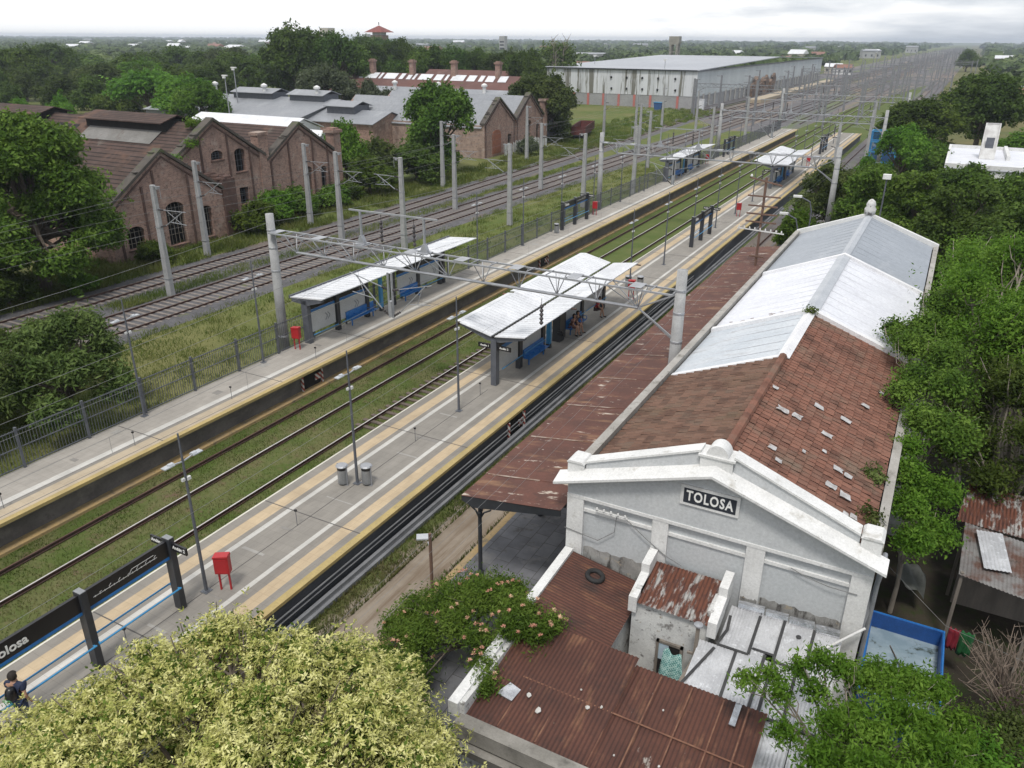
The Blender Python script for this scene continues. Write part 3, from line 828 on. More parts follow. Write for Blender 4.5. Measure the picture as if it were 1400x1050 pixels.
# torn white repair patches on the tiles
PATCH = M('repair_membrane', (0.46, 0.455, 0.455), (0.32, 0.31, 0.305), 5.0, stain=((0.24, 0.2, 0.18), 6.0, 0.56, 0.68))
prng = random.Random(31)
def patch(u, y, a, c, zf, rag):
    pts = []
    for sx, sy in ((-1, -1), (-.3, -1), (.4, -1), (1, -1), (1, 0), (1, 1), (.3, 1), (-.4, 1), (-1, 1), (-1, 0)):
        x = u+sx*a*.8*(1-rag*prng.random()); yy = y+sy*c*1.6*(1-rag*prng.random())
        pts.append((x, yy, zf(x)+0.092))
    b = MB(); b.slab(pts, 0.012); b.build('repair_patch', PATCH, st)
for u, y, a, c in ((-3.1, 24.0, .26, .10), (-2.65, 24.1, .22, .12), (-2.2, 25.6, .24, .10), (-1.3, 25.7, .26, .10), (-1.7, 24.0, .24, .09), (-2.9, 21.4, .16, .08), (-2.6, 20.9, .14, .07), (-1.1, 22.3, .20, .09), (-.8, 22.25, .16, .08), (-1.15, 21.2, .22, .10), (-.72, 21.1, .22, .11), (-.6, 20.2, .12, .07), (-.4, 20.3, .14, .09), (-.75, 19.85, .10, .12), (-.9, 27.6, .2, .08), (-1.55, 19.9, .12, .10), (-2.1, 22.2, .08, .06), (-.5, 29.4, .16, .07), (-1.6, 22.9, .09, .06), (-3.6, 25.2, .14, .07)):
    patch(u, y, a, c, zr, .35)
for u, y, a, c in ((-7.45, 19.65, .4, .2), (-7.05, 19.7, .25, .14)): patch(u, y, a, c, zl, .4)
patch(-3.3, 19.65, .35, .2, zr, .4)
# name board
b = MB(); b.cbox((-3.93, SY0-0.03, 6.12), (1.62, 0.06, 0.62)); fb = b.build('name_board', WHITE, st)
b = MB(); b.cbox((-3.93, SY0-0.064, 6.12), (1.44, 0.014, 0.45)); b.build('board_face', M('navy_black', (0.014, 0.018, 0.028), (0.02, 0.024, 0.034), 2.0), fb)

def letters(s, size, mat, parent, origin, xd, yd, thick=0.006, name='lettering', align='CENTER', spacing=1.0, bold=0.0, xs=1.0):
    cu = bpy.data.curves.new(name, 'FONT')
    cu.body = s; cu.size = size; cu.extrude = thick; cu.align_x = align; cu.align_y = 'CENTER'; cu.space_character = spacing; cu.offset = bold
    cu.resolution_u = 3
    ob = bpy.data.objects.new('tmp_text', cu)
    COL.objects.link(ob)
    dg = bpy.context.evaluated_depsgraph_get()
    me = bpy.data.meshes.new_from_object(ob.evaluated_get(dg))
    bpy.data.objects.remove(ob)
    xd = Vector(xd).normalized(); yd = Vector(yd).normalized(); zd = xd.cross(yd)
    mt = Matrix((xd*xs, yd, zd)).transposed().to_4x4(); mt.translation = Vector(origin) - LOC[parent.name]
    me.transform(mt); me.name = name
    me.materials.clear()
    return link(name, me, mat, parent)
letters('TOLOSA', 0.43, LETTER, fb, (-3.93, SY0-0.078, 6.12), (1, 0, 0), (0, 0, 1), spacing=1.16, bold=0.010, xs=0.70)
# damp and peeling plaster where the lean-to roofs meet the wall
DAMP = M('damp_plaster', (0.24, 0.235, 0.225), (0.34, 0.335, 0.32), 3.0, stain=[((0.07, 0.065, 0.06), 2.5, 0.5, 0.62, (2, 1, .5)), ((0.36, 0.31, 0.24), 4.0, 0.58, 0.66)], bmp=.3)
for x0, x1, z0, zt in ((-7.6, -5.49, 2.6, 3.34), (-2.28, -0.14, 3.1, 3.42), (-2.78, -2.32, 3.1, 3.36)):
    n = 16; top = [(x1-(x1-x0)*i/n, zt+rnd.uniform(-.05, .04)) for i in range(n+1)]
    yb = SY0-.024 if (x0, x1) in ((-2.78, -2.32), (-0.1, 0.36)) else SY0+.085
    b = MB(); b.prism([(x0, z0), (x1, z0)]+top, 'y', yb, yb+.02); b.build('damp_patch', DAMP, st)
# insulator rack and wires on the gable
b = MB(); b.bar((-7.2, SY0-0.08, 4.83), (-6.2, SY0-0.08, 4.83), 0.05)
for k in range(5): b.lathe((-7.15+k*0.22, SY0-0.1, 4.84), [(0.02, 0), (0.04, 0.03), (0.03, 0.09), (0.01, 0.11)], 8)
b.build('insulator_rack', WHITE, st)
CABG = M('cable_grey', (0.2, 0.2, 0.2))
for pts in ([(-6.55, SY0-0.02, 4.8), (-6.6, SY0-0.02, 4.2), (-7.1, SY0-0.02, 3.75), (-8.2, SY0-0.05, 3.9)], [(-6.3, SY0-0.03, 4.8), (-5.6, SY0-0.03, 4.3), (-5.0, SY0-0.06, 3.95), (-4.5, SY0-0.03, 3.75)], [(-1.6, SY0-0.02, 4.72), (-1.2, SY0-0.02, 4.58), (-0.6, SY0-0.05, 4.5), (0.1, SY0-0.05, 4.5)]):
    b = MB(); b.tube(pts, 0.013, 5); b.build('cable', CABG, st)
b = MB(); b.tube([(0.30, 19.0, 2.6), (0.55, 19.6, 5.0), (0.55, 20.2, 5.0)], 0.07, 8); b.tube([(0.5, 19.3, 0), (0.5, 19.3, 5.1)], 0.06, 8); b.build('downpipe', STEEL, st)
# lean-to and buttress by the right hand wall
for x1, y0, y1, z1 in ((1.2, 30, 31, 4.9), (1.3, 43, 44.5, 5.2),):
    b = MB(); b.box(0.5, y0, -0.2, x1, y1, z1); b.build('buttress', OLDWHITE, st)
# dark eaves line, doors and windows along the platform side
for y in (22, 26, 30, 34, 38, 42, 46, 50, 54):
    b = MB(); b.box(SX0+0.04, y-0.6, 0.5 if y % 8 else 1.4, SX0+0.11, y+0.6, 3.1)
    b.build('door' if y % 8 else 'window', DARK, st)
# moss and weeds on the roof edge come with the plants

# platform canopy
ca = thing('platform_canopy', 'long rusty sheet canopy on dark iron posts beside the station house', 'canopy', (-12.1, 18.8, 0))
cx0, cx1, cz0, cz1 = -11.85, -8.32, 3.98, 4.50
nrow = 24
b = MB()
vs = []; fs = []
for i in range(nrow):
    ya = 18.7+(57.0-18.7)*i/nrow; yb = 18.7+(57.0-18.7)*(i+1)/nrow
    z = 0.012*(i % 2)
    b.slab([(cx0-rnd.uniform(0, .03), ya-0.04, cz0+z), (cx1, ya-0.04, cz1+z), (cx1, yb, cz1+z), (cx0-rnd.uniform(0, .03), yb, cz0+z)], 0.012)
b.build('roof_sheet', CANOPYRUST, ca)
b = MB()
SEAM = M('flaked_seam', (0.36, 0.30, 0.25), (0.16, 0.085, 0.055), 3.0)
for i in range(1, nrow, 2):
    ya = 18.7+(57.0-18.7)*i/nrow
    if rnd.random() < .8:
        x1 = rnd.uniform(-10.3, -9.0)
        zz_ = lambda x: cz0+(cz1-cz0)*(x-cx0)/(cx1-cx0)+0.018
        b = MB(); b.slab([(cx0+0.1, ya-0.09, zz_(cx0+0.1)), (x1, ya-0.07, zz_(x1)), (x1, ya-0.01, zz_(x1)), (cx0+0.1, ya-0.01, zz_(cx0+0.1))], 0.006)
        b.build('seam', SEAM, ca)
b = MB(); b.prism([(cx0, cz0-0.015), (cx1, cz1-0.015), (cx1, cz1-0.24), (cx0+0.5, cz0-0.34), (cx0, cz0-0.2)], 'y', 18.68, 18.74); b.box(cx0-0.02, 18.7, cz0-0.2, cx0+0.03, 57, cz0-0.02)
for i in range(9): b.prism([(cx0, cz0-0.03), (cx1, cz1-0.03), (cx1, cz1-0.16), (cx0, cz0-0.16)], 'y', 19.1+4.6*i, 19.18+4.6*i)
b.build('fascia_and_beams', DARK, ca)
for i in range(9):
    y = 19.1+4.6*i
    b = MB()
    b.lathe((-11.42, y, 0.5), [(0.12, 0), (0.12, 0.35), (0.075, 0.42), (0.065, 2.6), (0.09, 2.64), (0.09, 2.72), (0.06, 2.76), (0.06, 3.45)], 10)
    for s_ in (-1, 1):
        b.tube([(-11.42, y, 2.95), (-11.42+0.16*s_, y, 3.25), (-11.42+0.42*s_, y, 3.42)], 0.03, 6)
    b.tube([(-11.42, y, 2.95), (-11.42, y+0.16, 3.25), (-11.42, y+0.4, 3.40)], 0.03, 6)
    b.build('post', DARK, ca, smooth=False)

# ------------------------------------------------------------------ lean-to buildings in front of the gable
an = thing('outbuilding', 'low L-shaped outbuilding with rusty corrugated roof and white side parapet', 'outbuilding', (-6.0, 15, 0))
b = MB(); b.box(-7.9, 12.1, -0.2, -7.74, 18.78, 2.9); b.box(-7.74, 12.1, -0.2, -1.3, 12.26, 2.35); b.box(-1.46, 12.26, -0.2, -1.3, 15.3, 2.3); b.box(-5.68, 15.2, -0.2, -1.46, 15.34, 2.45); b.box(-5.68, 15.34, -0.2, -5.56, 18.7, 2.55)
b.build('wall', OLDWHITE, an)
b = MB(); b.slab([(-8.14, 12.0, 2.92), (-7.87, 12.0, 2.92), (-7.87, 18.74, 3.22), (-8.14, 18.74, 3.22)], 0.45); b.build('side_parapet', WHITE, an)
b = MB(); b.box(-7.86, 11.78, 2.1, -1.2, 12.14, 2.55); b.prism([(11.70, 1.7), (12.05, 1.7), (12.05, 2.0), (11.62, 2.0)], 'x', -7.86, -1.2); b.build('front_coping', OLDCONC, an)
corrugated('roof_sheet', (-7.86, 15.5, 3.02), (0, 3.25, 0.1), (2.4, 0, -0.42), RUSTX, an, 0.11, 0.016)
corrugated('roof_sheet', (-7.86, 12.1, 2.5), (3.3, 0, -0.02), (0, 3.5, 0.42), RUST, an, 0.11, 0.016)
corrugated('roof_sheet', (-4.6, 12.1, 2.485), (3.35, 0, -0.02), (0, 3.42, 0.22), RUST, an, 0.11, 0.016)
b = MB()
for x in (-6.9, -5.9, -4.6, -3.9, -3.1, -2.3, -1.7):
    z0_ = 2.535
    b.slab([(x, 12.2, z0_), (x+0.035, 12.2, z0_), (x+0.035, 15.4, z0_+0.21), (x, 15.4, z0_+0.21)], 0.01)
b.slab([(-7.0, 13.75, 2.70), (-1.4, 13.75, 2.63), (-1.4, 13.79, 2.635), (-7.0, 13.79, 2.705)], 0.01)
b.build('lap_joint', M('lap_rust', (0.20, 0.10, 0.06), (0.12, 0.05, 0.032), 3.0), an)
PEEL = M('peeled_white', (0.5, 0.49, 0.47), (0.4, 0.38, 0.35), 4.0)
for x, y, s_ in ((-5.15, 13.6, .12), (-5.5, 14.0, .06), (-4.85, 13.75, .07), (-3.5, 14.4, .05), (-4.1, 12.7, .05), (-3.1, 12.9, .06), (-6.2, 13.0, .16), (-6.6, 13.3, .14)):
    b = MB()
    s_ *= .55
    b.slab([(x+s_*math.cos(q)*prng.uniform(.6, 1.1), y+s_*1.3*math.sin(q)*prng.uniform(.6, 1.1), 2.545+(y-12.1)*(0.12 if x < -4.6 else 0.075)) for q in [k*1.05 for k in range(6)]], 0.015)
    b.build('peeled_paint', PEEL, an)
SILVER = M('silver_coated_sheet', (0.56, 0.565, 0.58), (0.44, 0.445, 0.46), 1.5, rough=0.38, metal=0.25, stain=[((0.66, 0.67, 0.69), 5.0, 0.56, 0.66), ((0.36, 0.36, 0.36), 2.2, 0.6, 0.74)], bmp=0.25, bscale=12)
FOIL = M('foil_flashing', (0.62, 0.63, 0.65), (0.42, 0.43, 0.45), 4.0, rough=0.2, metal=0.85, bmp=0.6, bscale=9)
TAR = M('bitumen_seam', (0.03, 0.03, 0.032), (0.05, 0.05, 0.05), 4.0, rough=0.6)
corrugated('silver_patch', (-2.55, 12.05, 2.505), (1.3, 0, 0), (0, 0.75, 0.05), SILVER, an, 0.09, 0.014)
b = MB(); b.slab([(-3.1, 12.55, 2.60), (-2.6, 12.5, 2.59), (-2.3, 13.0, 2.61), (-2.75, 13.02, 2.62)], 0.02); b.build('foil_patch', FOIL, an); b = MB(); b.slab([(-7.35, 13.0, 2.66), (-6.9, 12.95, 2.65), (-6.85, 13.35, 2.68), (-7.2, 13.45, 2.68)], 0.05); b.build('foil_patch', FOIL, an); b = MB(); b.slab([(-2.0, 14.7, 2.75), (-1.85, 14.7, 2.75), (-1.85, 15.4, 2.80), (-2.0, 15.4, 2.80)], 0.03)
b.build('foil_patch', FOIL, an)

rm = thing('wash_house', 'small peeling white wash house with flaking rusty roof against the gable', 'outbuilding', (-4.3, 18, 0))
b = MB(); b.box(-5.38, 17.25, -0.2, -3.2, 17.42, 3.30); b.box(-3.34, 17.42, -0.2, -3.2, 18.78, 3.6); b.box(-5.38, 17.42, -0.2, -5.22, 18.78, 3.6)
b.build('wall', OLDWHITE, rm)
corrugated('roof_sheet', (-5.22, 17.12, 3.34), (1.98, 0, 0), (0, 1.6, 0.36), RUSTPATCH, rm, 0.11, 0.015)
for x0, x1 in ((-5.46, -5.22), (-3.24, -3.0)):
    b = MB(); b.slab([(x0, 17.1, 3.50), (x1, 17.1, 3.50), (x1, 18.05, 3.70), (x0, 18.05, 3.70)], 0.5); b.slab([(x0, 18.05, 3.98), (x1, 18.05, 3.98), (x1, 18.74, 4.08), (x0, 18.74, 4.08)], 0.7); b.build('parapet', WHITE, rm)
b = MB(); b.box(-4.55, 17.19, 1.05, -3.85, 17.26, 2.25); w_ = b.build('window', VOID, rm)
b = MB()
for x0, x1, z0, z1 in ((-4.58, -4.50, 1.0, 2.3), (-3.90, -3.82, 1.0, 2.3), (-4.58, -3.82, 2.22, 2.3), (-4.58, -3.82, 1.0, 1.08)): b.box(x0, 17.15, z0, x1, 17.22, z1)
b.build('frame', WOODGREY, w_)
b = MB(); b.box(-4.50, 17.17, 1.65, -4.22, 17.185, 2.22); b.build('pane', M('milky_pane', (0.45, 0.55, 0.62), (0.38, 0.47, 0.54), 3.0, rough=0.2), w_)

# green gingham cloth hung out of the window
GING, t, p = newmat('green_gingham')
tcn = t.nodes.new('ShaderNodeTexCoord'); ck = t.nodes.new('ShaderNodeTexChecker'); ck.inputs['Scale'].default_value = 22; ck.inputs['Color1'].default_value = c4((0.32, 0.46, 0.43)); ck.inputs['Color2'].default_value = c4((0.07, 0.20, 0.19))
t.links.new(tcn.outputs['Object'], ck.inputs['Vector']); t.links.new(ck.outputs['Color'], p.inputs['Base Color']); p.inputs['Roughness'].default_value = 0.9
b = MB(); vs = []; fs = []
for j in range(11):
    for i in range(11):
        u, v_ = i/10, j/10
        wdt = 0.50+0.42*v_-0.3*max(0, v_-0.7)
        vs.append((-4.05+(u-0.5)*wdt+0.18*v_, 16.95-0.38*math.sin(v_*1.5)+0.07*math.sin(u*9+v_*4), 2.25-1.05*v_-0.12*abs(u-0.45)+0.05*math.sin(u*7)))
for j in range(10):
    for i in range(10): k = j*11+i; fs.append((k, k+1, k+12, k+11))
b.add(vs, fs); cl = b.build('hanging_cloth', GING, smooth=True)
sd = cl.modifiers.new('t', 'SOLIDIFY'); sd.thickness = 0.008
tag(cl, 'green checked cloth hanging in the window of the small white wash house', 'cloth')
# post with a lamp disc in front of the wash house
po = thing('wooden_post', 'weathered wooden post with grey disc and crossbar beside the green cloth', 'post', (-3.45, 16.85, 0))
b = MB(); b.bar((-3.45, 16.85, -0.2), (-3.40, 16.75, 3.55), 0.09); b.bar((-3.62, 16.8, 2.55), (-3.2, 16.8, 2.6), 0.06); b.bar((-3.40, 16.8, 0.2), (-2.95, 16.9, 2.9), 0.05); b.build('post', WOODGREY, po)
b = MB(); b.lathe((-3.40, 16.75, 3.55), [(0.03, 0), (0.12, 0.02), (0.12, 0.06), (0.02, 0.09)], 12); b.build('disc', STEEL, po)
b = MB(); b.bar((-3.45, 15.5, 2.55), (-3.3, 17.2, 2.6), 0.14, 0.1); b.build('board', WOODGREY, po)

si = thing('silver_shed', 'shed with silver coated corrugated roof and black tar seams below the gable', 'shed', (-1.6, 16, 0))
b = MB(); b.box(-2.95, 15.36, -0.2, -2.8, 18.78, 2.6); b.box(-0.12, 12.0, -0.2, 0.02, 18.78, 2.5); b.box(-1.2, 12.0, -0.2, -0.12, 12.15, 2.2); b.build('wall', OLDWHITE, si)
def zs(y): return 2.62+(y-15.4)*0.175
panels = [(-2.92, -2.12, 17.05, 18.5), (-2.10, -1.5, 17.3, 18.5), (-1.47, -0.72, 17.1, 18.55), (-0.70, -0.02, 16.9, 18.5), (-3.38, -2.42, 15.42, 17.02), (-2.40, -1.72, 15.42, 17.25), (-1.70, -0.9, 15.4, 17.08), (-0.88, -0.02, 15.4, 16.88), (-1.28, -0.62, 12.0, 15.38), (-0.60, 0.0, 12.0, 15.38)]
for k, (x0, x1, y0, y1) in enumerate(panels):
    dz = 0.012*(k % 3)
    z0_, z1_ = (zs(y0), zs(y1)) if y0 > 15 else (2.2, 2.58)
    corrugated('roof_panel', (x0, y0, z0_+dz), (x1-x0, 0, 0), (0, y1-y0, z1_-z0_), SILVER, si, 0.085, 0.012)
b = MB()
for x0, y0, x1, y1 in ((-2.11, 17.05, -2.11, 18.4), (-1.48, 15.4, -1.48, 18.5), (-0.71, 16.9, -0.71, 18.5), (-2.92, 17.04, -2.1, 17.04), (-2.41, 15.42, -2.41, 17.04), (-1.71, 15.42, -1.71, 17.2), (-2.05, 17.27, -1.5, 17.27), (-1.45, 17.09, -0.75, 17.09), (-0.89, 15.4, -0.89, 17.0), (-2.93, 17.04, -2.80, 17.6), (-2.8, 17.6, -2.85, 18.1), (-3.40, 15.5, -2.95, 16.9), (-3.4, 15.41, -0.1, 15.40)):
    d_ = Vector((x1-x0, y1-y0, 0)).normalized(); n_ = Vector((-d_.y, d_.x, 0))*0.040
    b.slab([(x0-n_.x, y0-n_.y, zs(y0)+0.042), (x1-n_.x, y1-n_.y, zs(y1)+0.042), (x1+n_.x, y1+n_.y, zs(y1)+0.042), (x0+n_.x, y0+n_.y, zs(y0)+0.042)], 0.012)
b.lathe((-1.05, 18.1, zs(18.1)+0.03), [(0.07, 0), (0.07, 0.03)], 8); b.lathe((-0.4, 17.8, zs(17.8)+0.03), [(0.05, 0), (0.05, 0.03)], 8)
b.lathe((-2.2, 16.5, zs(16.5)+0.02), [(0.05, 0), (0.05, 0.03)], 6)
b.build('tar_seam', TAR, si)
b = MB()
for x0, x1, z in ((-2.75, -2.05, 0.0), (-2.0, -1.42, 0.01), (-1.38, -0.75, 0.0), (-0.7, -0.1, 0.015)):
    b.tube([(x0, 18.56, zs(18.56)+0.06), (x1, 18.60, zs(18.6)+0.07)], 0.13, 8)
b.build('foil_roll', FOIL, si)
b = MB(); b.tube([(-0.35, 18.0, 3.15), (0.45, 18.5, 3.75)], 0.035, 8); b.build('white_pipe', WHITE, si)

# tyre lying on the roof
b = MB(); prof = []
vs = []; fs = []
for i in range(20):
    a = 2*math.pi*i/20
    for k in range(8):
        q = 2*math.pi*k/8
        r_ = 0.235+0.075*math.cos(q)
        vs.append((r_*math.cos(a), r_*math.sin(a), 0.075*math.sin(q)))
for i in range(20):
    for k in range(8): fs.append((i*8+k, i*8+(k+1) % 8, ((i+1) % 20)*8+(k+1) % 8, ((i+1) % 20)*8+k))
b.add(vs, fs); ty = b.build('tyre', RUBBER, smooth=True); ty.location = (-6.86, 18.1, 2.98); ty.rotation_euler = (0, R(10), 0)
tag(ty, 'black car tyre lying on the rusty roof below the gable', 'tyre')

# pool, washing, tarpaulin and shed in the yard to the right
pl = thing('paddling_pool', 'blue rectangular frame pool with dirty water beside the station house', 'pool', (1.65, 21.2, -0.18))
px0, px1, py0, py1, ph = 0.62, 2.66, 19.2, 22.95, 1.15
b = MB()
for x0, y0, x1, y1 in ((px0, py0, px0+0.05, py1), (px1-0.05, py0, px1, py1), (px0+0.05, py0, px1-0.05, py0+0.05), (px0+0.05, py1-0.05, px1-0.05, py1)): b.box(x0, y0, -0.18, x1, y1, ph)
b.build('liner', M('blue_liner', (0.014, 0.075, 0.27), (0.012, 0.06, 0.21), 1.5, rough=0.45), pl)
b = MB(); b.box(px0+0.05, py0+0.05, -0.15, px1-0.05, py1-0.05, 0.62)
b.build('water', M('dirty_water', (0.30, 0.37, 0.41), (0.20, 0.27, 0.31), 1.2, rough=0.12, stain=[((0.05, 0.06, 0.04), 1.8, 0.56, 0.66), ((0.42, 0.48, 0.5), 2.5, 0.6, 0.75)], fine=0.02), pl)
b = MB(); b.tube([(px0, py0, ph), (px0, py1, ph), (px1, py1, ph), (px1, py0, ph), (px0, py0, ph)], 0.04, 6); b.build('rim', BLUE, pl)
b = MB(); b.tube([(1.3, 22.2, 0.63), (1.6, 21.4, 0.7), (1.75, 20.9, 0.66)], 0.018, 5); tag(b.build('stick', BARK), 'thin dark stick lying in the dirty water of the blue pool', 'stick')
def cloth(name, x, y, z, w, h, mat, label):
    b = MB(); vs = []; fs = []
    for j in range(7):
        for i in range(9): vs.append((x+w*i/8, y+0.05*math.sin(i*1.7+j*.4), z-h*j/6+0.02*math.sin(i*2)))
    for j in range(6):
        for i in range(8): k = j*9+i; fs.append((k, k+1, k+10, k+9))
    b.add(vs, fs); o = b.build(name, mat, smooth=True); m_ = o.modifiers.new('t', 'SOLIDIFY'); m_.thickness = 0.012
    tag(o, label, 'washing')
cloth('red_cloth', 2.72, 22.6, 1.62, 0.30, 0.75, M('dark_red_cloth', (0.22, 0.012, 0.025), (0.17, 0.01, 0.02), 4.0, rough=0.9), 'dark red cloth hung out by the corner of the blue pool')
cloth('green_cloth', 3.04, 22.6, 1.62, 0.36, 0.85, M('green_cloth', (0.012, 0.115, 0.030), (0.01, 0.09, 0.025), 4.0, rough=0.9), 'green cloth hung out beside the red one near the pool')
b = MB(); b.tube([(0.5, 24.5, 2.2), (2.6, 22.6, 1.64), (5.0, 21.2, 2.1)], 0.008, 4); tag(b.build('washing_line', WIREM), 'thin washing line carrying the red and green cloths', 'line')
b = MB(); vs = []; fs = []
for j in range(9):
    for i in range(9): vs.append((1.15+0.95*i/8, 25.2+1.5*j/8, 1.1-0.9*i/8*0.5+0.10*math.sin(i*1.3+j*.9)))
for j in range(8):
    for i in range(8): k = j*9+i; fs.append((k, k+1, k+10, k+9))
b.add(vs, fs); o = b.build('tarpaulin', M('grey_tarp', (0.115, 0.12, 0.11), (0.085, 0.09, 0.08), 2.0, rough=0.6), smooth=True); m_ = o.modifiers.new('t', 'SOLIDIFY'); m_.thickness = 0.01
tag(o, 'grey tarpaulin draped behind the pool in the dark yard', 'tarpaulin')
sh = thing('rusty_shed', 'low shed of old corrugated sheets under the trees at right', 'shed', (4.2, 25, 0))
OLDSHEET = M('old_corrugated', (0.20, 0.195, 0.19), (0.14, 0.13, 0.125), 1.5, stain=[((0.10, 0.05, 0.035), 1.2, 0.46, 0.6), ((0.06, 0.04, 0.03), 2.5, 0.6, 0.7)])
corrugated('roof_sheet', (2.75, 24.2, 2.5), (2.2, -0.6, 0.05), (0.1, 2.9, 0.25), OLDSHEET, sh, 0.11, 0.016)
corrugated('roof_sheet', (4.85, 23.7, 2.58), (2.0, -0.2, 0.05), (0.2, 3.2, 0.2), RUST, sh, 0.11, 0.016)
corrugated('roof_sheet', (2.6, 27.2, 2.7), (2.6, -0.4, 0.1), (0.3, 2.4, 0.3), RUSTPATCH, sh, 0.11, 0.016)
corrugated('loose_sheet', (3.4, 24.6, 2.70), (0.75, 0.1, 0.03), (-0.25, 1.9, 0.2), SILVER, sh, 0.11, 0.014)
for x, y in ((2.85, 24.3), (4.8, 23.8), (6.8, 23.6), (2.9, 27), (5, 27), (7, 27)):
    b = MB(); b.bar((x, y, -0.2), (x, y, 2.55), 0.1); b.build('post', WOODGREY, sh)
b = MB(); b.box(3.0, 26.6, -0.2, 7.0, 26.7, 2.6); b.build('back_wall', WOODGREY, sh)
# ------------------------------------------------------------------ fence along the left platform
fe = thing('railing_fence', 'long dark grey bar fence along the back of the left platform', 'fence', (-31.45, 6.9, 1.0))
posts = [6.8+2.97*i for i in range(57)]
pm = MB(); pm.box(-31.50, 6.75, 0.7, -31.40, 6.85, 2.95)
p0 = pm.build('post', GREYPAINT, fe)
for y in posts[1:]:
    q = p0.copy(); COL.objects.link(q); q.location = (0, y-6.8, 0); KIDS[fe.name].append(q)
b = MB()
for y in posts[:-1]:
    for z in (1.22, 2.05, 2.80): b.bar((-31.45, y, z), (-31.45, y+2.97, z), 0.04)
    for k in range(1, 22):
        yy = y+2.97*k/22
        b.bar((-31.45, yy, 1.16), (-31.45, yy, 2.86), 0.018)
b.build('bars', GREYPAINT, fe)

# ------------------------------------------------------------------ lamps
def make_lamp(x, y, z, label, h=5.75):
    th = thing('platform_lamp', label, 'lamp', (x, y, z), 'lamp posts along the platforms')
    b = MB(); b.lathe((x, y, z), [(0.11, 0), (0.10, 0.04), (0.062, 0.05), (0.05, 2.5), (0.038, h-1.0), (0.028, h)], 10); b.box(x-0.14, y-0.14, z, x+0.14, y+0.14, z+0.02); b.build('pole', GREYPAINT, th, smooth=False)
    for s in (-1, 1):
        b = MB(); b.bar((x, y, z+h-0.95), (x, y+0.34*s, z+h-0.90), 0.035); b.cbox((x, y+0.52*s, z+h-0.885), (0.20, 0.36, 0.035)); b.prism([(x-.08, z+h-.867), (x+.08, z+h-.867), (x+.05, z+h-.82), (x-.05, z+h-.82)], 'y', y+0.34*s, y+0.50*s); b.build('lamp_head', LAMPH, th)
    b = MB(); b.cbox((x+0.02, y+0.08, z+h-1.55), (0.09, 0.13, 0.11)); b.cbox((x-0.02, y-0.08, z+h-1.55), (0.08, 0.11, 0.09)); b.build('loudspeaker', WHITE, th)
    return th
LAMPH = M('lamp_head_paint', (0.42, 0.44, 0.46), (0.36, 0.38, 0.40), 2.0, rough=0.4)
lp = make_lamp(-18.52, 13.62, 1.1, 'double headed grey lamp post beside the red box on the island platform')
ll = {1: 'double headed lamp post standing between the two metal litter bins', 2: 'double headed lamp post just in front of the island shelter'}
for k in list(range(1, 3)) + list(range(5, 11)) + list(range(13, 20)):
    y = 13.62+7.75*k
    copy_tree(lp, (-18.52, y, 1.1), ll.get(k, 'double headed lamp post further along the island platform'))
lk = {0: 'lamp post by the fence in front of the olive tree', 1: 'lamp post by the fence short of the left shelter'}
for k in range(0, 20):
    y = 21.4+7.75*k
    if 33 < y < 49: continue
    copy_tree(lp, (-31.25, y, 1.1), lk.get(k, 'lamp post further along the fence of the left platform'))

# ------------------------------------------------------------------ sign frames
MAPW = M('map_line', (0.55, 0.55, 0.54), (0.5, 0.5, 0.49), 3.0, fine=0)
def make_sign(x, y, z, label, cross=True):
    th = thing('station_sign', label, 'sign', (x, y, z), 'station name signs on the platforms')
    for k in range(3):
        yy = y+2.9*k
        b = MB(); b.box(x-0.16, yy-0.10, z, x+0.16, yy+0.10, z+2.62)
        ps = b.build('post', DARK, th, bevel=0.01)
        b = MB(); b.box(x-0.15, yy-0.09, z+2.62, x+0.15, yy+0.09, z+2.635); b.build('cap', BIN, ps)
    for k in range(2):
        y0, y1 = y+2.9*k+0.10, y+2.9*k+2.80
        b = MB(); b.box(x-0.05, y0, z+2.0, x+0.05, y1, z+2.55); bd = b.build('board', BLACK, th)
        b = MB(); b.box(x-0.055, y0, z+1.9, x+0.055, y1, z+2.0); b.build('strip', BLUE, bd)
        if k == 0:
            for s in (1, -1): letters('Tolosa', 0.36, LETTER, bd, (x+0.058*s, (y0+y1)/2-0.62, z+2.26), (0, s, 0), (0, 0, 1), bold=0.008)
        else:
            b = MB()
            for s in (1, -1):
                xx = x+0.055*s
                b.box(xx-0.004, y0+0.2, z+2.22, xx+0.004, y0+2.3, z+2.235)
                for q in range(14):
                    yy = y0+0.25+q*0.15
                    b.box(xx-0.005, yy, z+2.20, xx+0.005, yy+0.02, z+2.255)
                    if q % 2: b.bar((xx, yy, z+2.27), (xx, yy+0.07, z+2.27+0.09*rnd.random()), 0.009)
                b.bar((xx, y0+1.35, z+2.23), (xx, y0+1.45, z+2.36), 0.012); b.bar((xx, y0+1.45, z+2.36), (xx, y0+2.2, z+2.36), 0.012)
            b.build('route_map', MAPW, bd)
        for s in (1, -1):
            b = MB(); b.tube([(x+0.24*s, y0-0.06, z+0.86), (x+0.24*s, y1+0.06, z+0.86)], 0.028, 8); b.bar((x+0.14*s, y0-.02, z+0.86), (x+0.26*s, y0-.02, z+0.86), 0.04); b.bar((x+0.14*s, y1+.02, z+0.86), (x+0.26*s, y1+.02, z+0.86), 0.04); b.build('lean_rail', LBLUE, th)
    if cross:
        yy = y+5.8
        for s, n in ((-1, '1'), (1, '2')):
            b = MB(); b.box(min(x+0.16*s, x+0.78*s), yy-0.03, z+2.22, max(x+0.16*s, x+0.78*s), yy+0.03, z+2.48); cb_ = b.build('direction_board', BLACK, th)
            letters('Andén '+n, 0.155, LETTER, cb_, (x+0.47*s, yy-0.036, z+2.355), (1, 0, 0), (0, 0, 1), bold=0.003)
    return th
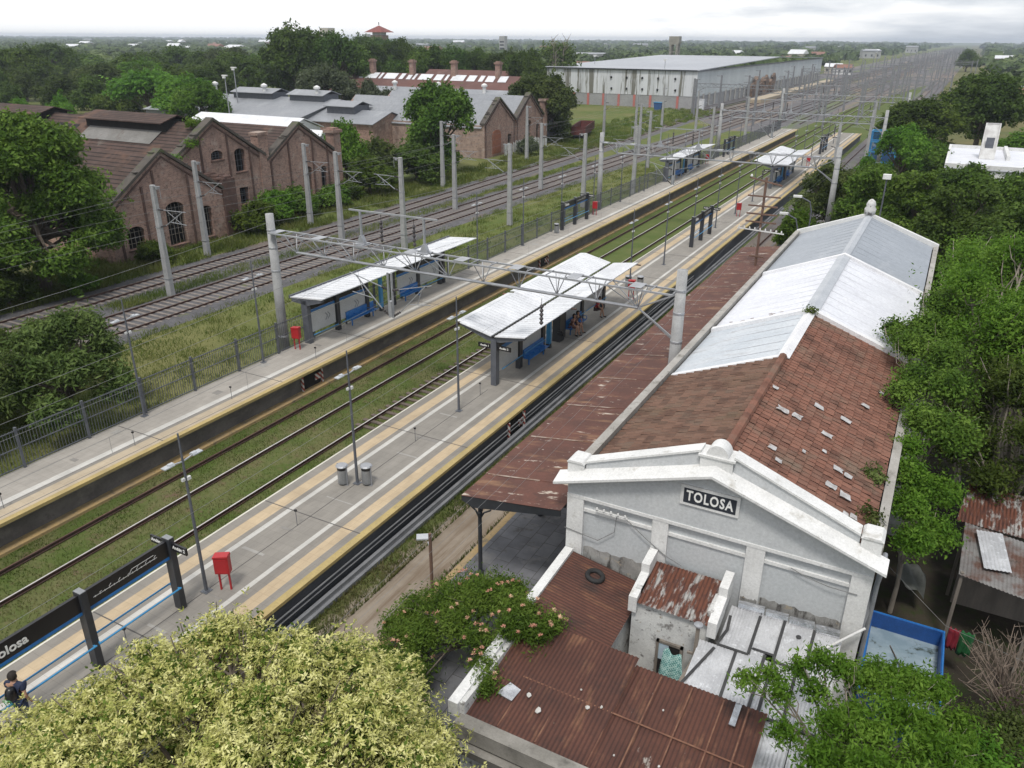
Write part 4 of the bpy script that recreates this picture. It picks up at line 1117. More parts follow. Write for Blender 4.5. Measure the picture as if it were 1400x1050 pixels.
sg = make_sign(-18.6, 6.88, 1.1, 'black station name sign on three dark posts nearest the camera')
for x, y, l in ((-18.3, 66.9, 'black station name sign on three posts beyond the island shelter'), (-30.85, 67.3, 'black station name sign on three posts by the fence beyond the left shelter'), (-30.8, 126, 'station name sign far along the left platform by the fence'), (-18.3, 137, 'station name sign near the far end of the island platform')):
    copy_tree(sg, (x, y, 1.1), l)

# ------------------------------------------------------------------ red boxes, bins
def red_box(x, y, label, rz=0):
    th = thing('red_box', label, 'hydrant box', (x, y, 1.1), 'red boxes on the platforms', rz)
    b = MB()
    for s in (-1, 1): b.box(x+0.16*s-0.025, y-0.03, 1.1, x+0.16*s+0.025, y+0.03, 1.95)
    b.build('legs', RED, th)
    b = MB(); b.box(x-0.24, y-0.13, 1.78, x+0.24, y+0.13, 2.38); b.prism([(x-0.26, 2.38), (x+0.26, 2.38), (x+0.24, 2.47), (x-0.24, 2.44)], 'y', y-0.15, y+0.15); b.build('cabinet', RED, th, bevel=0.012)
    b = MB(); b.box(x-0.2, y-0.142, 1.83, x+0.2, y-0.13, 2.33); b.build('door', RED, th)
    return th
rb = red_box(-18.02, 14.0, 'red metal box on two legs beside the nearest island lamp', 0.5)
for x, y, l in ((-31.0, 31.6, 'red metal box on legs at the near end of the left shelter'), (-17.9, 82.0, 'red box further along the island platform past the name sign'), (-30.9, 75.3, 'red box beyond the name sign on the left platform'), (-17.6, 50.2, 'red box just past the island shelter'), (-30.9, 117, 'red box past the far left shelter'), (-17.7, 122, 'red box past the far island shelter')):
    copy_tree(rb, (x, y, 1.1), l, rz=0.2)
def litter_bin(x, y, label):
    th = thing('litter_bin', label, 'bin', (x, y, 1.1), 'metal litter bins')
    b = MB(); b.lathe((x, y, 1.17), [(0.19, 0), (0.20, 0.02), (0.20, 0.62)], 18); b.build('bucket', BIN, th, smooth=False)
    b = MB(); b.lathe((x, y, 1.79), [(0.202, 0), (0.202, 0.12)], 18); b.build('liner', BLACK, th)
    b = MB(); b.lathe((x, y, 1.92), [(0.24, 0), (0.25, 0.03), (0.20, 0.07), (0.02, 0.10)], 18); b.build('lid', STEEL, th)
    b = MB()
    for s in (-1, 1): b.box(x+0.22*s-0.02, y-0.02, 1.1, x+0.22*s+0.02, y+0.02, 2.0)
    b.box(x-0.24, y-0.06, 1.1, x+0.24, y+0.06, 1.125)
    b.build('frame', STEEL, th)
    return th
lb = litter_bin(-18.98, 21.05, 'round metal litter bin left of the lamp post')
for x, y, l in ((-18.12, 21.5, 'round metal litter bin right of the lamp post'), (-18.75, 52.7, 'litter bin beyond the island shelter, left of a pair'), (-17.95, 53.0, 'litter bin beyond the island shelter, right of a pair'), (-30.8, 66.0, 'litter bin in front of the name sign on the left platform')):
    copy_tree(lb, (x, y, 1.1), l)
# small speaker stakes along the decks
def stake(x, y, label):
    th = thing('marker_stake', label, 'stake', (x, y, 1.1), 'thin marker stakes on the platforms')
    b = MB(); b.tube([(x, y, 1.1), (x, y, 1.72)], 0.012, 5); b.build('rod', GREYPAINT, th)
    b = MB(); b.cbox((x, y, 1.75), (0.09, 0.07, 0.07)); b.build('knob', BLACK, th)
    return th
sk = stake(-18.55, 10.7, 'thin black topped stake between the near sign posts')
for y, l in ((17.9, 'thin stake between red box and litter bins'), (25.5, 'thin stake past the litter bins'), (31.2, 'thin stake in front of the island shelter post')):
    copy_tree(sk, (-18.55, y, 1.1), l)
for y in (9.5, 13.4, 19.2, 24.8, 31): copy_tree(sk, (-29.1, y, 1.1), 'thin stake along the edge of the left platform')

# ------------------------------------------------------------------ shelters
def chevrons(b, x, y, z):
    for k in range(2):
        for s in (1, -1):
            b.bar((x, y+k*0.22, z+0.22*s), (x, y+k*0.22+0.2, z), 0.008, 0.07)
def bench(x, y0, y1, z, par, s=1):
    b = MB()
    b.slab([(x, y0, z+0.45), (x+0.42*s, y0, z+0.47), (x+0.42*s, y1, z+0.47), (x, y1, z+0.45)], 0.03)
    b.slab([(x-0.03*s, y0, z+0.92), (x+0.04*s, y0, z+0.92), (x+0.04*s, y1, z+0.92), (x-0.03*s, y1, z+0.92)], 0.46)
    for k in range(5):
        yy = y0+(y1-y0)*k/4
        b.bar((x+0.05*s, yy, z+0.66), (x+0.4*s, yy, z+0.66), 0.03); b.bar((x+0.4*s, yy, z+0.66), (x+0.4*s, yy, z+0.45), 0.03)
        if k < 4:
            ym = (y0+y1)/2 if False else yy+(y1-y0)/8
            b.bar((x+0.045*s, yy+.05, z+0.55), (x+0.045*s, ym, z+0.85), 0.012); b.bar((x+0.045*s, ym, z+0.85), (x+0.045*s, yy+(y1-y0)/4-.05, z+0.55), 0.012)
    for yy in (y0+0.3, y1-0.3): b.bar((x+0.2*s, yy, z), (x+0.2*s, yy, z+0.44), 0.06)
    return b.build('bench', BLUE, par)
def left_shelter(y, label):
    z = 1.1; x = -31.15
    th = thing('platform_shelter', label, 'shelter', (-31.2, y, z), 'shelters along the platforms')
    # near end frame
    b = MB(); b.box(x-0.22, y-0.6, z, x+0.22, y-0.3, z+2.62); b.build('end_post', GREYPAINT, th, bevel=0.01)
    b = MB(); b.prism([(x-0.9, z+2.64), (x+1.35, z+2.82), (x+1.35, z+2.68), (x+0.3, z+2.36), (x-0.9, z+2.44)], 'y', y-0.6, y-0.35); b.build('end_beam', GREYPAINT, th)
    for k in range(6):
        yy = y+2.85*k+2.2
        if k == 5: yy = y+14.0
        b = MB(); b.box(x-0.14, yy-0.14, z, x+0.14, yy+0.14, z+2.55); b.build('post', DARK, th)
        b = MB(); b.prism([(x-0.9, z+2.62), (x+1.2, z+2.80), (x+1.2, z+2.72), (x, z+2.48), (x-0.9, z+2.52)], 'y', yy-0.05, yy+0.05); b.build('beam', GREYPAINT, th)
    for (a, c) in ((y-0.62, y+7.3), (y+7.0, y+16.4)):
        o = 0.0 if a < y else 0.10
        b = MB(); b.slab([(x-1.0+o, a, z+2.70+o), (x+1.42+o, a, z+2.90+o), (x+1.42+o, c, z+2.90+o), (x-1.0+o, c, z+2.70+o)], 0.05)
        n = int((c-a)/0.45)
        for i in range(n):
            yy = a+(c-a)*i/n
            b.slab([(x-0.98+o, yy, z+2.725+o), (x+1.40+o, yy, z+2.925+o), (x+1.40+o, yy+0.05, z+2.925+o), (x-0.98+o, yy+0.05, z+2.725+o)], 0.03)
        b.build('roof', SHEET, th)
        b = MB(); b.box(x-1.06+o, a-0.01, z+2.60+o, x-0.98+o, c+.01, z+2.80+o); b.build('gutter', GREYPAINT, th)
    for (a, c) in ((y-0.2, y+2.0), (y+2.4, y+4.9), (y+8.4, y+10.7), (y+11.1, y+13.8)):
        b = MB(); b.box(x-0.03, a, z+0.55, x+0.03, c, z+1.74); pn = b.build('panel', PANELW, th)
        b = MB(); chevrons(b, x+0.034, (a+c)/2+.2, z+1.2); b.build('arrow_marks', PANELG, pn)
        b = MB(); b.box(x-0.04, a, z+1.78, x+0.04, c, z+1.92); b.build('strip', BLUE, th)
        b = MB(); b.box(x-0.05, a, z+1.95, x+0.05, c, z+2.34); b.build('name_strip', BLACK, th)
        b = MB(); b.tube([(x+0.2, a, z+0.45), (x+0.2, c, z+0.45)], 0.03, 6); b.build('lean_rail', LBLUE, th)
    bench(x+0.08, y+2.9, y+5.6, z, th); bench(x+0.08, y+8.6, y+10.8, z, th)
    b = MB(); b.box(x+0.0, y+6.35, z+0.25, x+0.16, y+6.60, z+2.3); b.mat(1).box(x-0.01, y+6.34, z, x+0.17, y+6.61, z+0.25); b.build('ticket_pillar', [LBLUE, DARK], th)
    return th
ls = left_shelter(33.2, 'white roofed shelter with blue benches on the left platform under the gantry')
copy_tree(ls, (-31.2, 99.5, 1.1), 'distant white roofed shelter on the left platform beside the yard fence')

def island_shelter(y, label):
    z = 1.1; x = -18.55
    th = thing('platform_shelter', label, 'shelter', (x, y, z), 'shelters along the platforms')
    b = MB(); b.box(x-0.16, y-0.55, z, x+0.16, y-0.20, z+2.5); b.build('end_post', GREYPAINT, th, bevel=0.01)
    b = MB(); b.prism([(x-1.95, z+3.10), (x, z+2.66), (x+1.75, z+2.92), (x+1.75, z+2.78), (x+0.35, z+2.42), (x-0.35, z+2.42), (x-1.95, z+2.98)], 'y', y-0.5, y-0.25); b.build('end_beam', GREYPAINT, th)
    ys = [y+k for k in (2.3, 5.1, 7.9, 10.6, 14.2)]
    for yy in ys:
        b = MB(); b.box(x-0.13, yy-0.17, z, x+0.13, yy+0.17, z+2.55); b.build('post', DARK, th)
        b = MB(); b.prism([(x-1.85, z+3.10), (x, z+2.66), (x+1.7, z+2.92), (x+1.7, z+2.85), (x, z+2.5), (x-1.85, z+3.0)], 'y', yy-0.05, yy+0.05); b.build('beam', GREYPAINT, th)
    segs = ((y-0.6, y+5.3), (y+5.3, y+10.4), (y+10.4, y+15.6))
    for i, (a, c) in enumerate(segs):
        for s, xe, ze in ((-1, -1.95, 3.16), (1, 1.82, 2.97)):
            b = MB(); zo = 0.03*i
            x0, z0_ = x+0.11*s, z+2.74+zo
            e_ = 0.25*s if True else 0
            b.slab([(x0, a, z0_), (x+xe, a, z+ze+zo), (x+xe, c, z+ze+zo), (x0, c, z0_)], 0.04)
            n = int((c-a)/0.32)
            for q in range(n):
                yy = a+(c-a)*(q+.2)/n
                b.slab([(x0, yy, z0_+0.025), (x+xe, yy, z+ze+zo+0.025), (x+xe, yy+0.06, z+ze+zo+0.025), (x0, yy+0.06, z0_+0.025)], 0.03)
            if s == -1: b.slab([(x+xe-0.34, a+.15, z+ze+zo-0.02), (x+xe, a+.15, z+ze+zo+0.02), (x+xe, c-.1, z+ze+zo+0.02), (x+xe-0.34, c-.1, z+ze+zo-0.02)], 0.03)
            b.build('roof', SHEET, th)
        for s, xe, ze in ((-1, -2.32, 3.1), (1, 1.9, 2.9)):
            b = MB(); b.slab([(x+xe-0.2, c-0.35, z+ze+zo+.02), (x+xe+0.2, c-0.35, z+ze+zo+.02), (x+xe+0.2, c-0.2, z+ze+zo+.02), (x+xe-0.2, c-0.2, z+ze+zo+.02)], 0.05); b.build('end_plate', M('rust_plate', (0.22, 0.10, 0.06), (0.15, 0.07, 0.045), 4.0) if i == 0 and s == -1 else RUSTDARK, th)
    b = MB(); b.prism([(x-0.10, z+2.62), (x+0.10, z+2.62), (x+0.10, z+2.70), (x-0.10, z+2.70)], 'y', y-0.55, y+15.5); b.build('valley_gutter', VOID, th)
    for a, c in ((y+0.0, y+2.1), (y+2.5, y+4.9), (y+8.2, y+10.4), (y+10.8, y+14.0)):
        b = MB(); b.box(x-0.03, a, z+0.62, x+0.03, c, z+1.75); b.build('panel', PANELW, th)
        b = MB(); b.box(x-0.04, a, z+1.75, x+0.04, c, z+1.98); b.build('strip', BLUE, th)
        b = MB(); b.box(x-0.05, a, z+1.98, x+0.05, c, z+2.36); b.build('name_strip', BLACK, th)
        for s in (1, -1):
            b = MB(); b.tube([(x+0.34*s, a-.2, z+0.88), (x+0.34*s, c, z+0.88)], 0.026, 6); b.build('lean_rail', LBLUE, th)
    for s in (1, -1):
        bench(x+0.1*s, y+2.6, y+5.0, z, th, s); bench(x+0.1*s, y+8.1, y+10.4, z, th, s)
    b = MB(); b.box(x-0.05, y+5.75, z+0.25, x+0.2, y+5.95, z+2.3); b.mat(1).box(x-0.06, y+5.74, z, x+0.21, y+5.96, z+0.25); b.build('ticket_pillar', [LBLUE, DARK], th)
    b = MB(); b.box(x-0.2, y+6.9, z, x+0.3, y+7.5, z+1.95); b.build('machine', DARK, th)
    for s, n in ((-1, '1'), (1, '2')):
        b = MB(); b.box(min(x+0.17*s, x+0.95*s), y-0.44, z+1.98, max(x+0.17*s, x+0.95*s), y-0.38, z+2.22); cb_ = b.build('direction_board', BLACK, th)
        letters('Andén '+n, 0.15, LETTER, cb_, (x+0.56*s, y-0.448, z+2.105), (1, 0, 0), (0, 0, 1), bold=0.003)
    return th
isl = island_shelter(33.1, 'butterfly roofed white shelter in the middle of the island platform, people on its benches')
copy_tree(isl, (-18.55, 101.0, 1.1), 'distant butterfly roofed shelter towards the far end of the island platform')

# ------------------------------------------------------------------ people
def skin_body(name, joints, edges, mat, parent, sub=1):
    me = bpy.data.meshes.new('tmp')
    names = list(joints)
    idx = {n: i for i, n in enumerate(names)}
    me.from_pydata([joints[n][0] for n in names], [(idx[a], idx[c]) for a, c in edges], [])
    ob = bpy.data.objects.new('tmp_skin', me); COL.objects.link(ob)
    sm = ob.modifiers.new('skin', 'SKIN')
    me.skin_vertices[0].data[0].use_root = True
    for n in names:
        r_ = joints[n][1]
        me.skin_vertices[0].data[idx[n]].radius = (r_, r_) if not isinstance(r_, tuple) else r_
    ss = ob.modifiers.new('sub', 'SUBSURF'); ss.levels = sub; ss.render_levels = sub
    dg = bpy.context.evaluated_depsgraph_get()
    out = bpy.data.meshes.new_from_object(ob.evaluated_get(dg))
    bpy.data.objects.remove(ob)
    out.name = name
    out.materials.clear()
    out.polygons.foreach_set('use_smooth', [True]*len(out.polygons))
    return link(name, out, mat, parent)

def person(label, loc, rz, sit, top, legs, shoe, hairlen=0.0, lean=0.0, cross=False, hat=None, bag=None):
    th = thing('person', label, 'person', loc, None, 0.0)
    L = lean
    if sit:
        hz = 0.50
        J = {'pel': ((0, 0, hz), 0.12), 'spi': ((0.0+L*.3, 0, hz+.2), 0.115), 'che': ((0.02+L*.7, 0, hz+.42), 0.125), 'nec': ((0.05+L, 0, hz+.58), 0.055)}
        kz = hz+0.03
        for s, n in ((1, 'l'), (-1, 'r')):
            J['hip'+n] = ((0.05, .1*s, hz), 0.09); J['kne'+n] = ((.44, (.13 if not cross else .03)*s, kz+(0.08 if cross and s > 0 else 0)), 0.062)
            J['ank'+n] = ((.48+.08*s, (.14 if not cross else .08)*s, .09), 0.042); J['toe'+n] = ((.64+.08*s, .15*s, .035), 0.038)
            J['sho'+n] = ((.03+L*.9, .19*s, hz+.5), 0.06); J['elb'+n] = ((.16+L, .25*s, hz+.24), 0.045); J['wri'+n] = ((.36+L*.4, .13*s, hz+.13), 0.03)
    else:
        hz = 0.92
        J = {'pel': ((0, 0, hz), 0.13), 'spi': ((0, 0, hz+.2), 0.12), 'che': ((0, 0, hz+.42), 0.135), 'nec': ((.02, 0, hz+.58), 0.055)}
        for s, n in ((1, 'l'), (-1, 'r')):
            J['hip'+n] = ((0, .1*s, hz-.05), 0.095); J['kne'+n] = ((.06*s+.03, .11*s, .49), 0.066); J['ank'+n] = ((.10*s-.03, .12*s, .09), 0.045); J['toe'+n] = ((.10*s+.13, .14*s, .035), 0.04)
            J['sho'+n] = ((0, .2*s, hz+.5), 0.062); J['elb'+n] = ((.02+.1*s, .27*s, hz+.2), 0.047); J['wri'+n] = ((.14+.12*s, .27*s, hz-.03), 0.032)
    nx, ny, nz = J['nec'][0]
    J['jaw'] = ((nx+.02, 0, nz+.09), 0.068); J['hea'] = ((nx+.015, 0, nz+.17), 0.092); J['cro'] = ((nx+.005, 0, nz+.235), 0.070)
    E = [('pel', 'spi'), ('spi', 'che'), ('che', 'nec'), ('nec', 'jaw'), ('jaw', 'hea'), ('hea', 'cro')]
    J['nos'] = ((nx+.118, 0, nz+.135), 0.013); E.append(('hea', 'nos'))
    for s, n in ((1, 'l'), (-1, 'r')):
        E += [('pel', 'hip'+n), ('hip'+n, 'kne'+n), ('kne'+n, 'ank'+n), ('ank'+n, 'toe'+n), ('che', 'sho'+n), ('sho'+n, 'elb'+n), ('elb'+n, 'wri'+n)]
        J['ear'+n] = ((nx+.0, .1*s, nz+.15), 0.014); E.append(('hea', 'ear'+n))
        w = Vector(J['wri'+n][0]); e_ = Vector(J['elb'+n][0]); d_ = (w-e_).normalized(); sd = Vector((0, 1, 0))
        pm_ = w+d_*0.07
        J['pal'+n] = (tuple(pm_), (0.034, 0.018)); E.append(('wri'+n, 'pal'+n))
        for q in range(4):
            f = pm_+d_*(0.035)+sd*((q-1.5)*0.019); g_ = f+d_*(0.05 if q in (1, 2) else 0.038)+Vector((0, 0, -0.02))
            J['f%d%s' % (q, n)] = (tuple(f), 0.0085); J['g%d%s' % (q, n)] = (tuple(g_), 0.007); E += [('pal'+n, 'f%d%s' % (q, n)), ('f%d%s' % (q, n), 'g%d%s' % (q, n))]
        tb = w+d_*0.035+sd*(-0.04*s); J['th'+n] = (tuple(tb), 0.009); J['ti'+n] = (tuple(tb+d_*0.035), 0.008); E += [('wri'+n, 'th'+n), ('th'+n, 'ti'+n)]
    skin_body('body', J, E, SKIN, th, 1)
    def grow(keys, k): return {n: (J[n][0], (J[n][1] if not isinstance(J[n][1], tuple) else J[n][1][0])+k) for n in keys}
    tj = grow(['pel', 'spi', 'che', 'shol', 'shor'], 0.035); tj['che'] = (tuple(Vector(J['che'][0])+Vector((-.005, 0, .03))), J['che'][1]+.055)
    for n in 'lr':
        a, c = Vector(J['sho'+n][0]), Vector(J['elb'+n][0]); tj['sl'+n] = (tuple(a.lerp(c, .6)), 0.072)
    skin_body('shirt', tj, [('pel', 'spi'), ('spi', 'che'), ('che', 'shol'), ('che', 'shor'), ('shol', 'sll'), ('shor', 'slr')], top, th, 1)
    lj = grow(['pel', 'hipl', 'hipr', 'knel', 'kner'], 0.014); ed = [('pel', 'hipl'), ('pel', 'hipr'), ('hipl', 'knel'), ('hipr', 'kner')]
    if not sit or not cross:
        for n in 'lr': lj['sh'+n] = (tuple(Vector(J['kne'+n][0]).lerp(Vector(J['ank'+n][0]), .75)), 0.058); ed.append(('kne'+n, 'sh'+n))
    skin_body('trousers' if not cross else 'shorts', lj, ed, legs, th, 1)
    for n in 'lr':
        a, c = Vector(J['ank'+n][0]), Vector(J['toe'+n][0])
        skin_body('shoe', {'a': (tuple(a+Vector((-.03, 0, -.03))), 0.05), 'b': (tuple(a.lerp(c, .5)+Vector((0, 0, -.005))), 0.048), 'c': (tuple(c+Vector((.02, 0, 0))), 0.042)}, [('a', 'b'), ('b', 'c')], shoe, th, 1)
    # hair: a cap over the crown and the back of the head, longer at the nape where wanted
    b = MB(); vs = []; fs = []; nu, nv = 18, 12
    for q in range(nv+1):
        th_ = math.pi*q/nv
        for k in range(nu):
            ph = 2*math.pi*k/nu
            dz = math.cos(th_); dxx = math.sin(th_)*math.cos(ph); dyy = math.sin(th_)*math.sin(ph)
            drop = hairlen*1.1 if (dz < 0 and dxx < .1) else 0
            vs.append((loc[0]+nx-.004+.126*dxx, loc[1]+.116*dyy, loc[2]+nz+.165+.135*dz-drop*abs(dz)))
    for q in range(nv):
        for k in range(nu):
            cxm = math.sin(math.pi*(q+.5)/nv)*math.cos(2*math.pi*(k+.5)/nu); czm = math.cos(math.pi*(q+.5)/nv)
            if (cxm > .30 and czm < .45) or czm < -.75: continue
            fs.append((q*nu+k, q*nu+(k+1) % nu, (q+1)*nu+(k+1) % nu, (q+1)*nu+k))
    b.add(vs, fs); b.build('hair', HAIR, th, smooth=True)
    for s in (1, -1):
        b = MB(); b.cbox((loc[0]+nx+.105, loc[1]+.034*s, loc[2]+nz+.175), (.008, .022, .012)); b.build('eye', BLACK, th)
    b = MB(); b.cbox((loc[0]+nx+.098, loc[1], loc[2]+nz+.075), (.008, .045, .009)); b.build('mouth', RED, th)
    if bag:
        bj = {'a': ((-.2, 0, hz+.12), 0.13), 'b': ((-.22, 0, hz+.32), 0.145), 'c': ((-.15, 0, hz+.56), 0.125)}
        bo = skin_body('backpack', bj, [('a', 'b'), ('b', 'c')], BLACK, th, 2)
        b = MB()
        for k in range(3):
            b.tube([(loc[0]-.30-.02*k, loc[1]-.12+.02*k, loc[2]+hz+.05), (loc[0]-.385, loc[1]-.10+.03*k, loc[2]+hz+.30-.05*k), (loc[0]-.385, loc[1]+.10-.03*k, loc[2]+hz+.30-.05*k), (loc[0]-.30-.02*k, loc[1]+.12-.02*k, loc[2]+hz+.05)], 0.007, 5)
        b.build('stripe', bag, bo)
    th.rotation_euler = (0, 0, rz)
    return th
PRINT = M('patterned_cloth', (0.10, 0.03, 0.03), (0.28, 0.16, 0.13), 14.0, fine=0.2)
person('seated person in a patterned dark red top with bare legs on the island bench', (-18.28, 41.6, 1.1), -0.1, True, PRINT, PRINT, BLACK, 0.12, 0.18, True)
person('seated person in black leaning beside the one in patterned red', (-18.28, 42.25, 1.1), -0.25, True, M('black_top', (0.03, 0.028, 0.03), (0.07, 0.05, 0.05), 8.0), PRINT, BLACK, 0.05, 0.14, True)
person('person in a red top sitting alone at the far end of the island shelter', (-18.32, 45.6, 1.1), -0.1, True, RED, M('dark_shorts', (0.06, 0.035, 0.04)), BLACK, 0.0, 0.2, True)
person('person with a black green striped backpack at the lower left corner', (-18.32, 7.5, 1.1), 2.0, False, M('navy_shirt', (0.02, 0.03, 0.07)), M('jeans', (0.03, 0.05, 0.12)), BLACK, 0.0, 0, False, bag=M('green_stripe', (0.10, 0.42, 0.16)))
b = MB(); b.box(-18.40, 39.9, 1.55, -18.0, 40.15, 1.72); b.box(-18.38, 39.95, 1.72, -18.1, 40.1, 1.85)
tag(b.build('travel_bag', BLACK, bevel=0.03), 'black bag lying on the blue bench of the island shelter', 'bag')

# ------------------------------------------------------------------ overhead line gantries and masts
def insul(b, p, q, n=4, r=0.075):
    p, q = Vector(p), Vector(q)
    pts = []; rs = []
    for i in range(n*2+1):
        pts.append(p.lerp(q, i/(n*2))); rs.append(r if i % 2 else r*0.4)
    b.tube(pts, rs, 8)
def gantry(y, x0, x1, label, detail=True):
    th = thing('overhead_gantry', label, 'gantry', ((x0+x1)/2, y, 0), 'lattice gantries spanning the platform tracks')
    for x, zb in ((x0, -0.2), (x1, -0.2)):
        b = MB(); b.tube([(x, y, zb), (x, y, 8.75)], [0.31, 0.22], 14); pi_ = b.build('pillar', CONCPOLE, th, smooth=True)
        for z_ in (1.6, 5.5, 6.8, 7.8):
            b = MB(); b.lathe((x, y, z_), [(.31-.0105*z_, 0), (.325-.0105*z_, .02), (.325-.0105*z_, .10), (.31-.0105*z_, .12)], 14); b.build('band', STEEL, pi_)
    zt, zb = 7.78, 6.78
    xa, xb = x0+0.18, x1-0.2
    b = MB()
    for dy in (-0.42, 0.42):
        b.bar((xa, y+dy, zt), (xb, y+dy, zt-0.06), 0.09, 0.07)
    xl, xr, zl_ = xa+1.55, xb-1.65, 6.80
    b.tube([(xl, y, zl_), (xr, y, zl_)], 0.075, 8)
    n = 11
    for i in range(n):
        x = xl+(xr-xl)*i/(n-1)
        for dy in (-0.42, 0.42):
            if i < 6 or i == n-1: b.bar((max(xa, x-1.45), y+dy, zt), (x, y, zl_), 0.035)
            b.bar((x-0.28, y+dy, zt), (x, y, zl_), 0.035)
            b.bar((x+0.30, y+dy, zt), (x, y, zl_), 0.035)
    for i in range(24):
        x = xa+(xb-xa)*i/23
        b.bar((x, y-0.42, zt+.01), (x, y+0.42, zt+.01), 0.04)
        if i % 3 == 0: b.box(x, y-0.40, zt+0.03, x+0.55, y+0.40, zt+0.045)
    b.bar((xr, y, zl_), (xb+0.1, y-.1, 5.7), 0.06); b.bar((xr, y, zl_), (xb+0.1, y+.1, 5.5), 0.06); b.bar((xr, y, zl_), (xb+.1, y, zt-0.1), 0.06)
    b.build('truss', STEEL, th)
    if detail:
        b = MB()
        for x in (-25.9, -22.0):
            b.bar((x, y, zt), (x, y, zt+1.75), 0.10); b.bar((x-.35, y, zt), (x, y, zt+.45), 0.05); b.bar((x+.35, y, zt), (x, y, zt+.45), 0.05); b.slab([(x-.3, y-.3, zt+.1), (x+.3, y-.3, zt+.1), (x+.3, y+.3, zt+.1), (x-.3, y+.3, zt+.1)], .05)
            b.prism([(x-.25, zt+.05), (x+.25, zt+.05), (x+.06, zt+.5), (x-.06, zt+.5)], 'y', y-.12, y+.12)
        b.bar((-26.6, y, zt+1.76), (-21.2, y, zt+1.76), 0.08)
        b.build('upper_frame', STEEL, th)
        for x in (-24.6, -22.6):
            b = MB(); b.bar((x, y, zt+1.7), (x, y, zt+1.4), 0.02); insul(b, (x, y, zt+1.4), (x, y, zt+.3), 5, .10); b.build('insulator', INSUL, th)
    # hanger between the tracks with two cantilevers
    hx = -24.27
    b = MB(); b.bar((hx-.12, y, 6.5), (hx-.12, y, 4.1), 0.09); b.bar((hx+.12, y, 6.5), (hx+.12, y, 4.1), 0.09); b.bar((hx, y, 4.15), (hx, y, 5.0), 0.2); b.build('hanger', STEEL, th)
    for s in (-1, 1):
        b = MB(); b.bar((hx+.55*s, y, 5.7), (hx+2.6*s, y, 6.2), 0.04); b.bar((hx+.6*s, y, 4.5), (hx+2.2*s, y, 6.1), 0.045); b.bar((hx+1.2*s, y, 5.0), (hx+2.5*s, y, 5.15), 0.035); b.bar((hx+2.0*s, y, 5.9), (hx+1.7*s, y, 5.1), 0.03); b.build('cantilever', STEEL, th)
        b = MB(); insul(b, (hx+.15*s, y, 5.6), (hx+.55*s, y, 5.7)); b.build('insulator', INSUL, th)
        b = MB(); insul(b, (hx+.15*s, y, 4.2), (hx+.6*s, y, 4.5)); b.build('insulator', INSUL, th)
    # one hung insulator towards the island shelter
    b = MB(); b.bar((-15.5, y, 6.5), (-15.5, y, 6.2), .02); insul(b, (-15.5, y, 6.2), (-15.5, y, 5.2), 5, .11); b.build('insulator', INSUL, th)
    return th
gt = gantry(31.8, -32.2, -8.95, 'nearest lattice steel gantry over the left shelter and both platforms')
for y, l in ((79.5, 'lattice gantry in front of the far shelters'), (127.5, 'lattice gantry beyond the far shelters'), (175.5, 'lattice gantry at the far ends of the platforms')):
    copy_tree(gt, ((-32.2-8.95)/2, y, 0), l)

def mast(x, y, label, side=1, h=8.0):
    th = thing('overhead_mast', label, 'mast', (x, y, -0.15), 'concrete masts of the overhead line')
    b = MB()
    for z0, z1, w0, w1 in ((-0.15, h, 0.26, 0.165),):
        b.add([(x-w0, y-w0*.8, z0), (x+w0, y-w0*.8, z0), (x+w0, y+w0*.8, z0), (x-w0, y+w0*.8, z0), (x-w1, y-w1*.8, z1), (x+w1, y-w1*.8, z1), (x+w1, y+w1*.8, z1), (x-w1, y+w1*.8, z1)], [(0, 3, 2, 1), (4, 5, 6, 7), (0, 1, 5, 4), (1, 2, 6, 5), (2, 3, 7, 6), (3, 0, 4, 7)])
    b.build('pole', CONCPOLE, th, bevel=0.03)
    s = side
    b = MB(); b.bar((x, y, h-.1), (x+.75*s, y, h-.08), .07); b.bar((x+.7*s, y, h-.1), (x+.7*s, y, h-.9), .025); b.cbox((x+.45*s, y, h-.2), (.2, .14, .14))
    b.bar((x+.75*s, y, 6.3), (x+3.0*s, y, 6.35), .045); b.bar((x+.75*s, y, 5.2), (x+2.6*s, y, 6.3), .05); b.bar((x+1.3*s, y, 5.5), (x+2.9*s, y, 5.45), .04); b.bar((x+2.2*s, y, 6.1), (x+1.8*s, y, 5.5), .03); b.bar((x+1.0*s, y, 6.3), (x+2.4*s, y, 5.5), .025)
    b.build('cantilever', STEEL, th)
    b = MB(); insul(b, (x+.2*s, y, 6.28), (x+.75*s, y, 6.3)); b.build('insulator', INSUL, th)
    b = MB(); insul(b, (x+.2*s, y, 5.05), (x+.75*s, y, 5.2)); b.build('insulator', INSUL, th)
    b = MB()
    for z in (1.2, 5.0, 6.3): b.cbox((x, y, z), (.56-.030*z, .5-.028*z, .06))
    b.build('collar', STEEL, th)
    return th
ml = ['tall concrete mast in front of the nearest brick gable, closest to the camera']
m1 = mast(-49.2, 37.8, ml[0], 1)
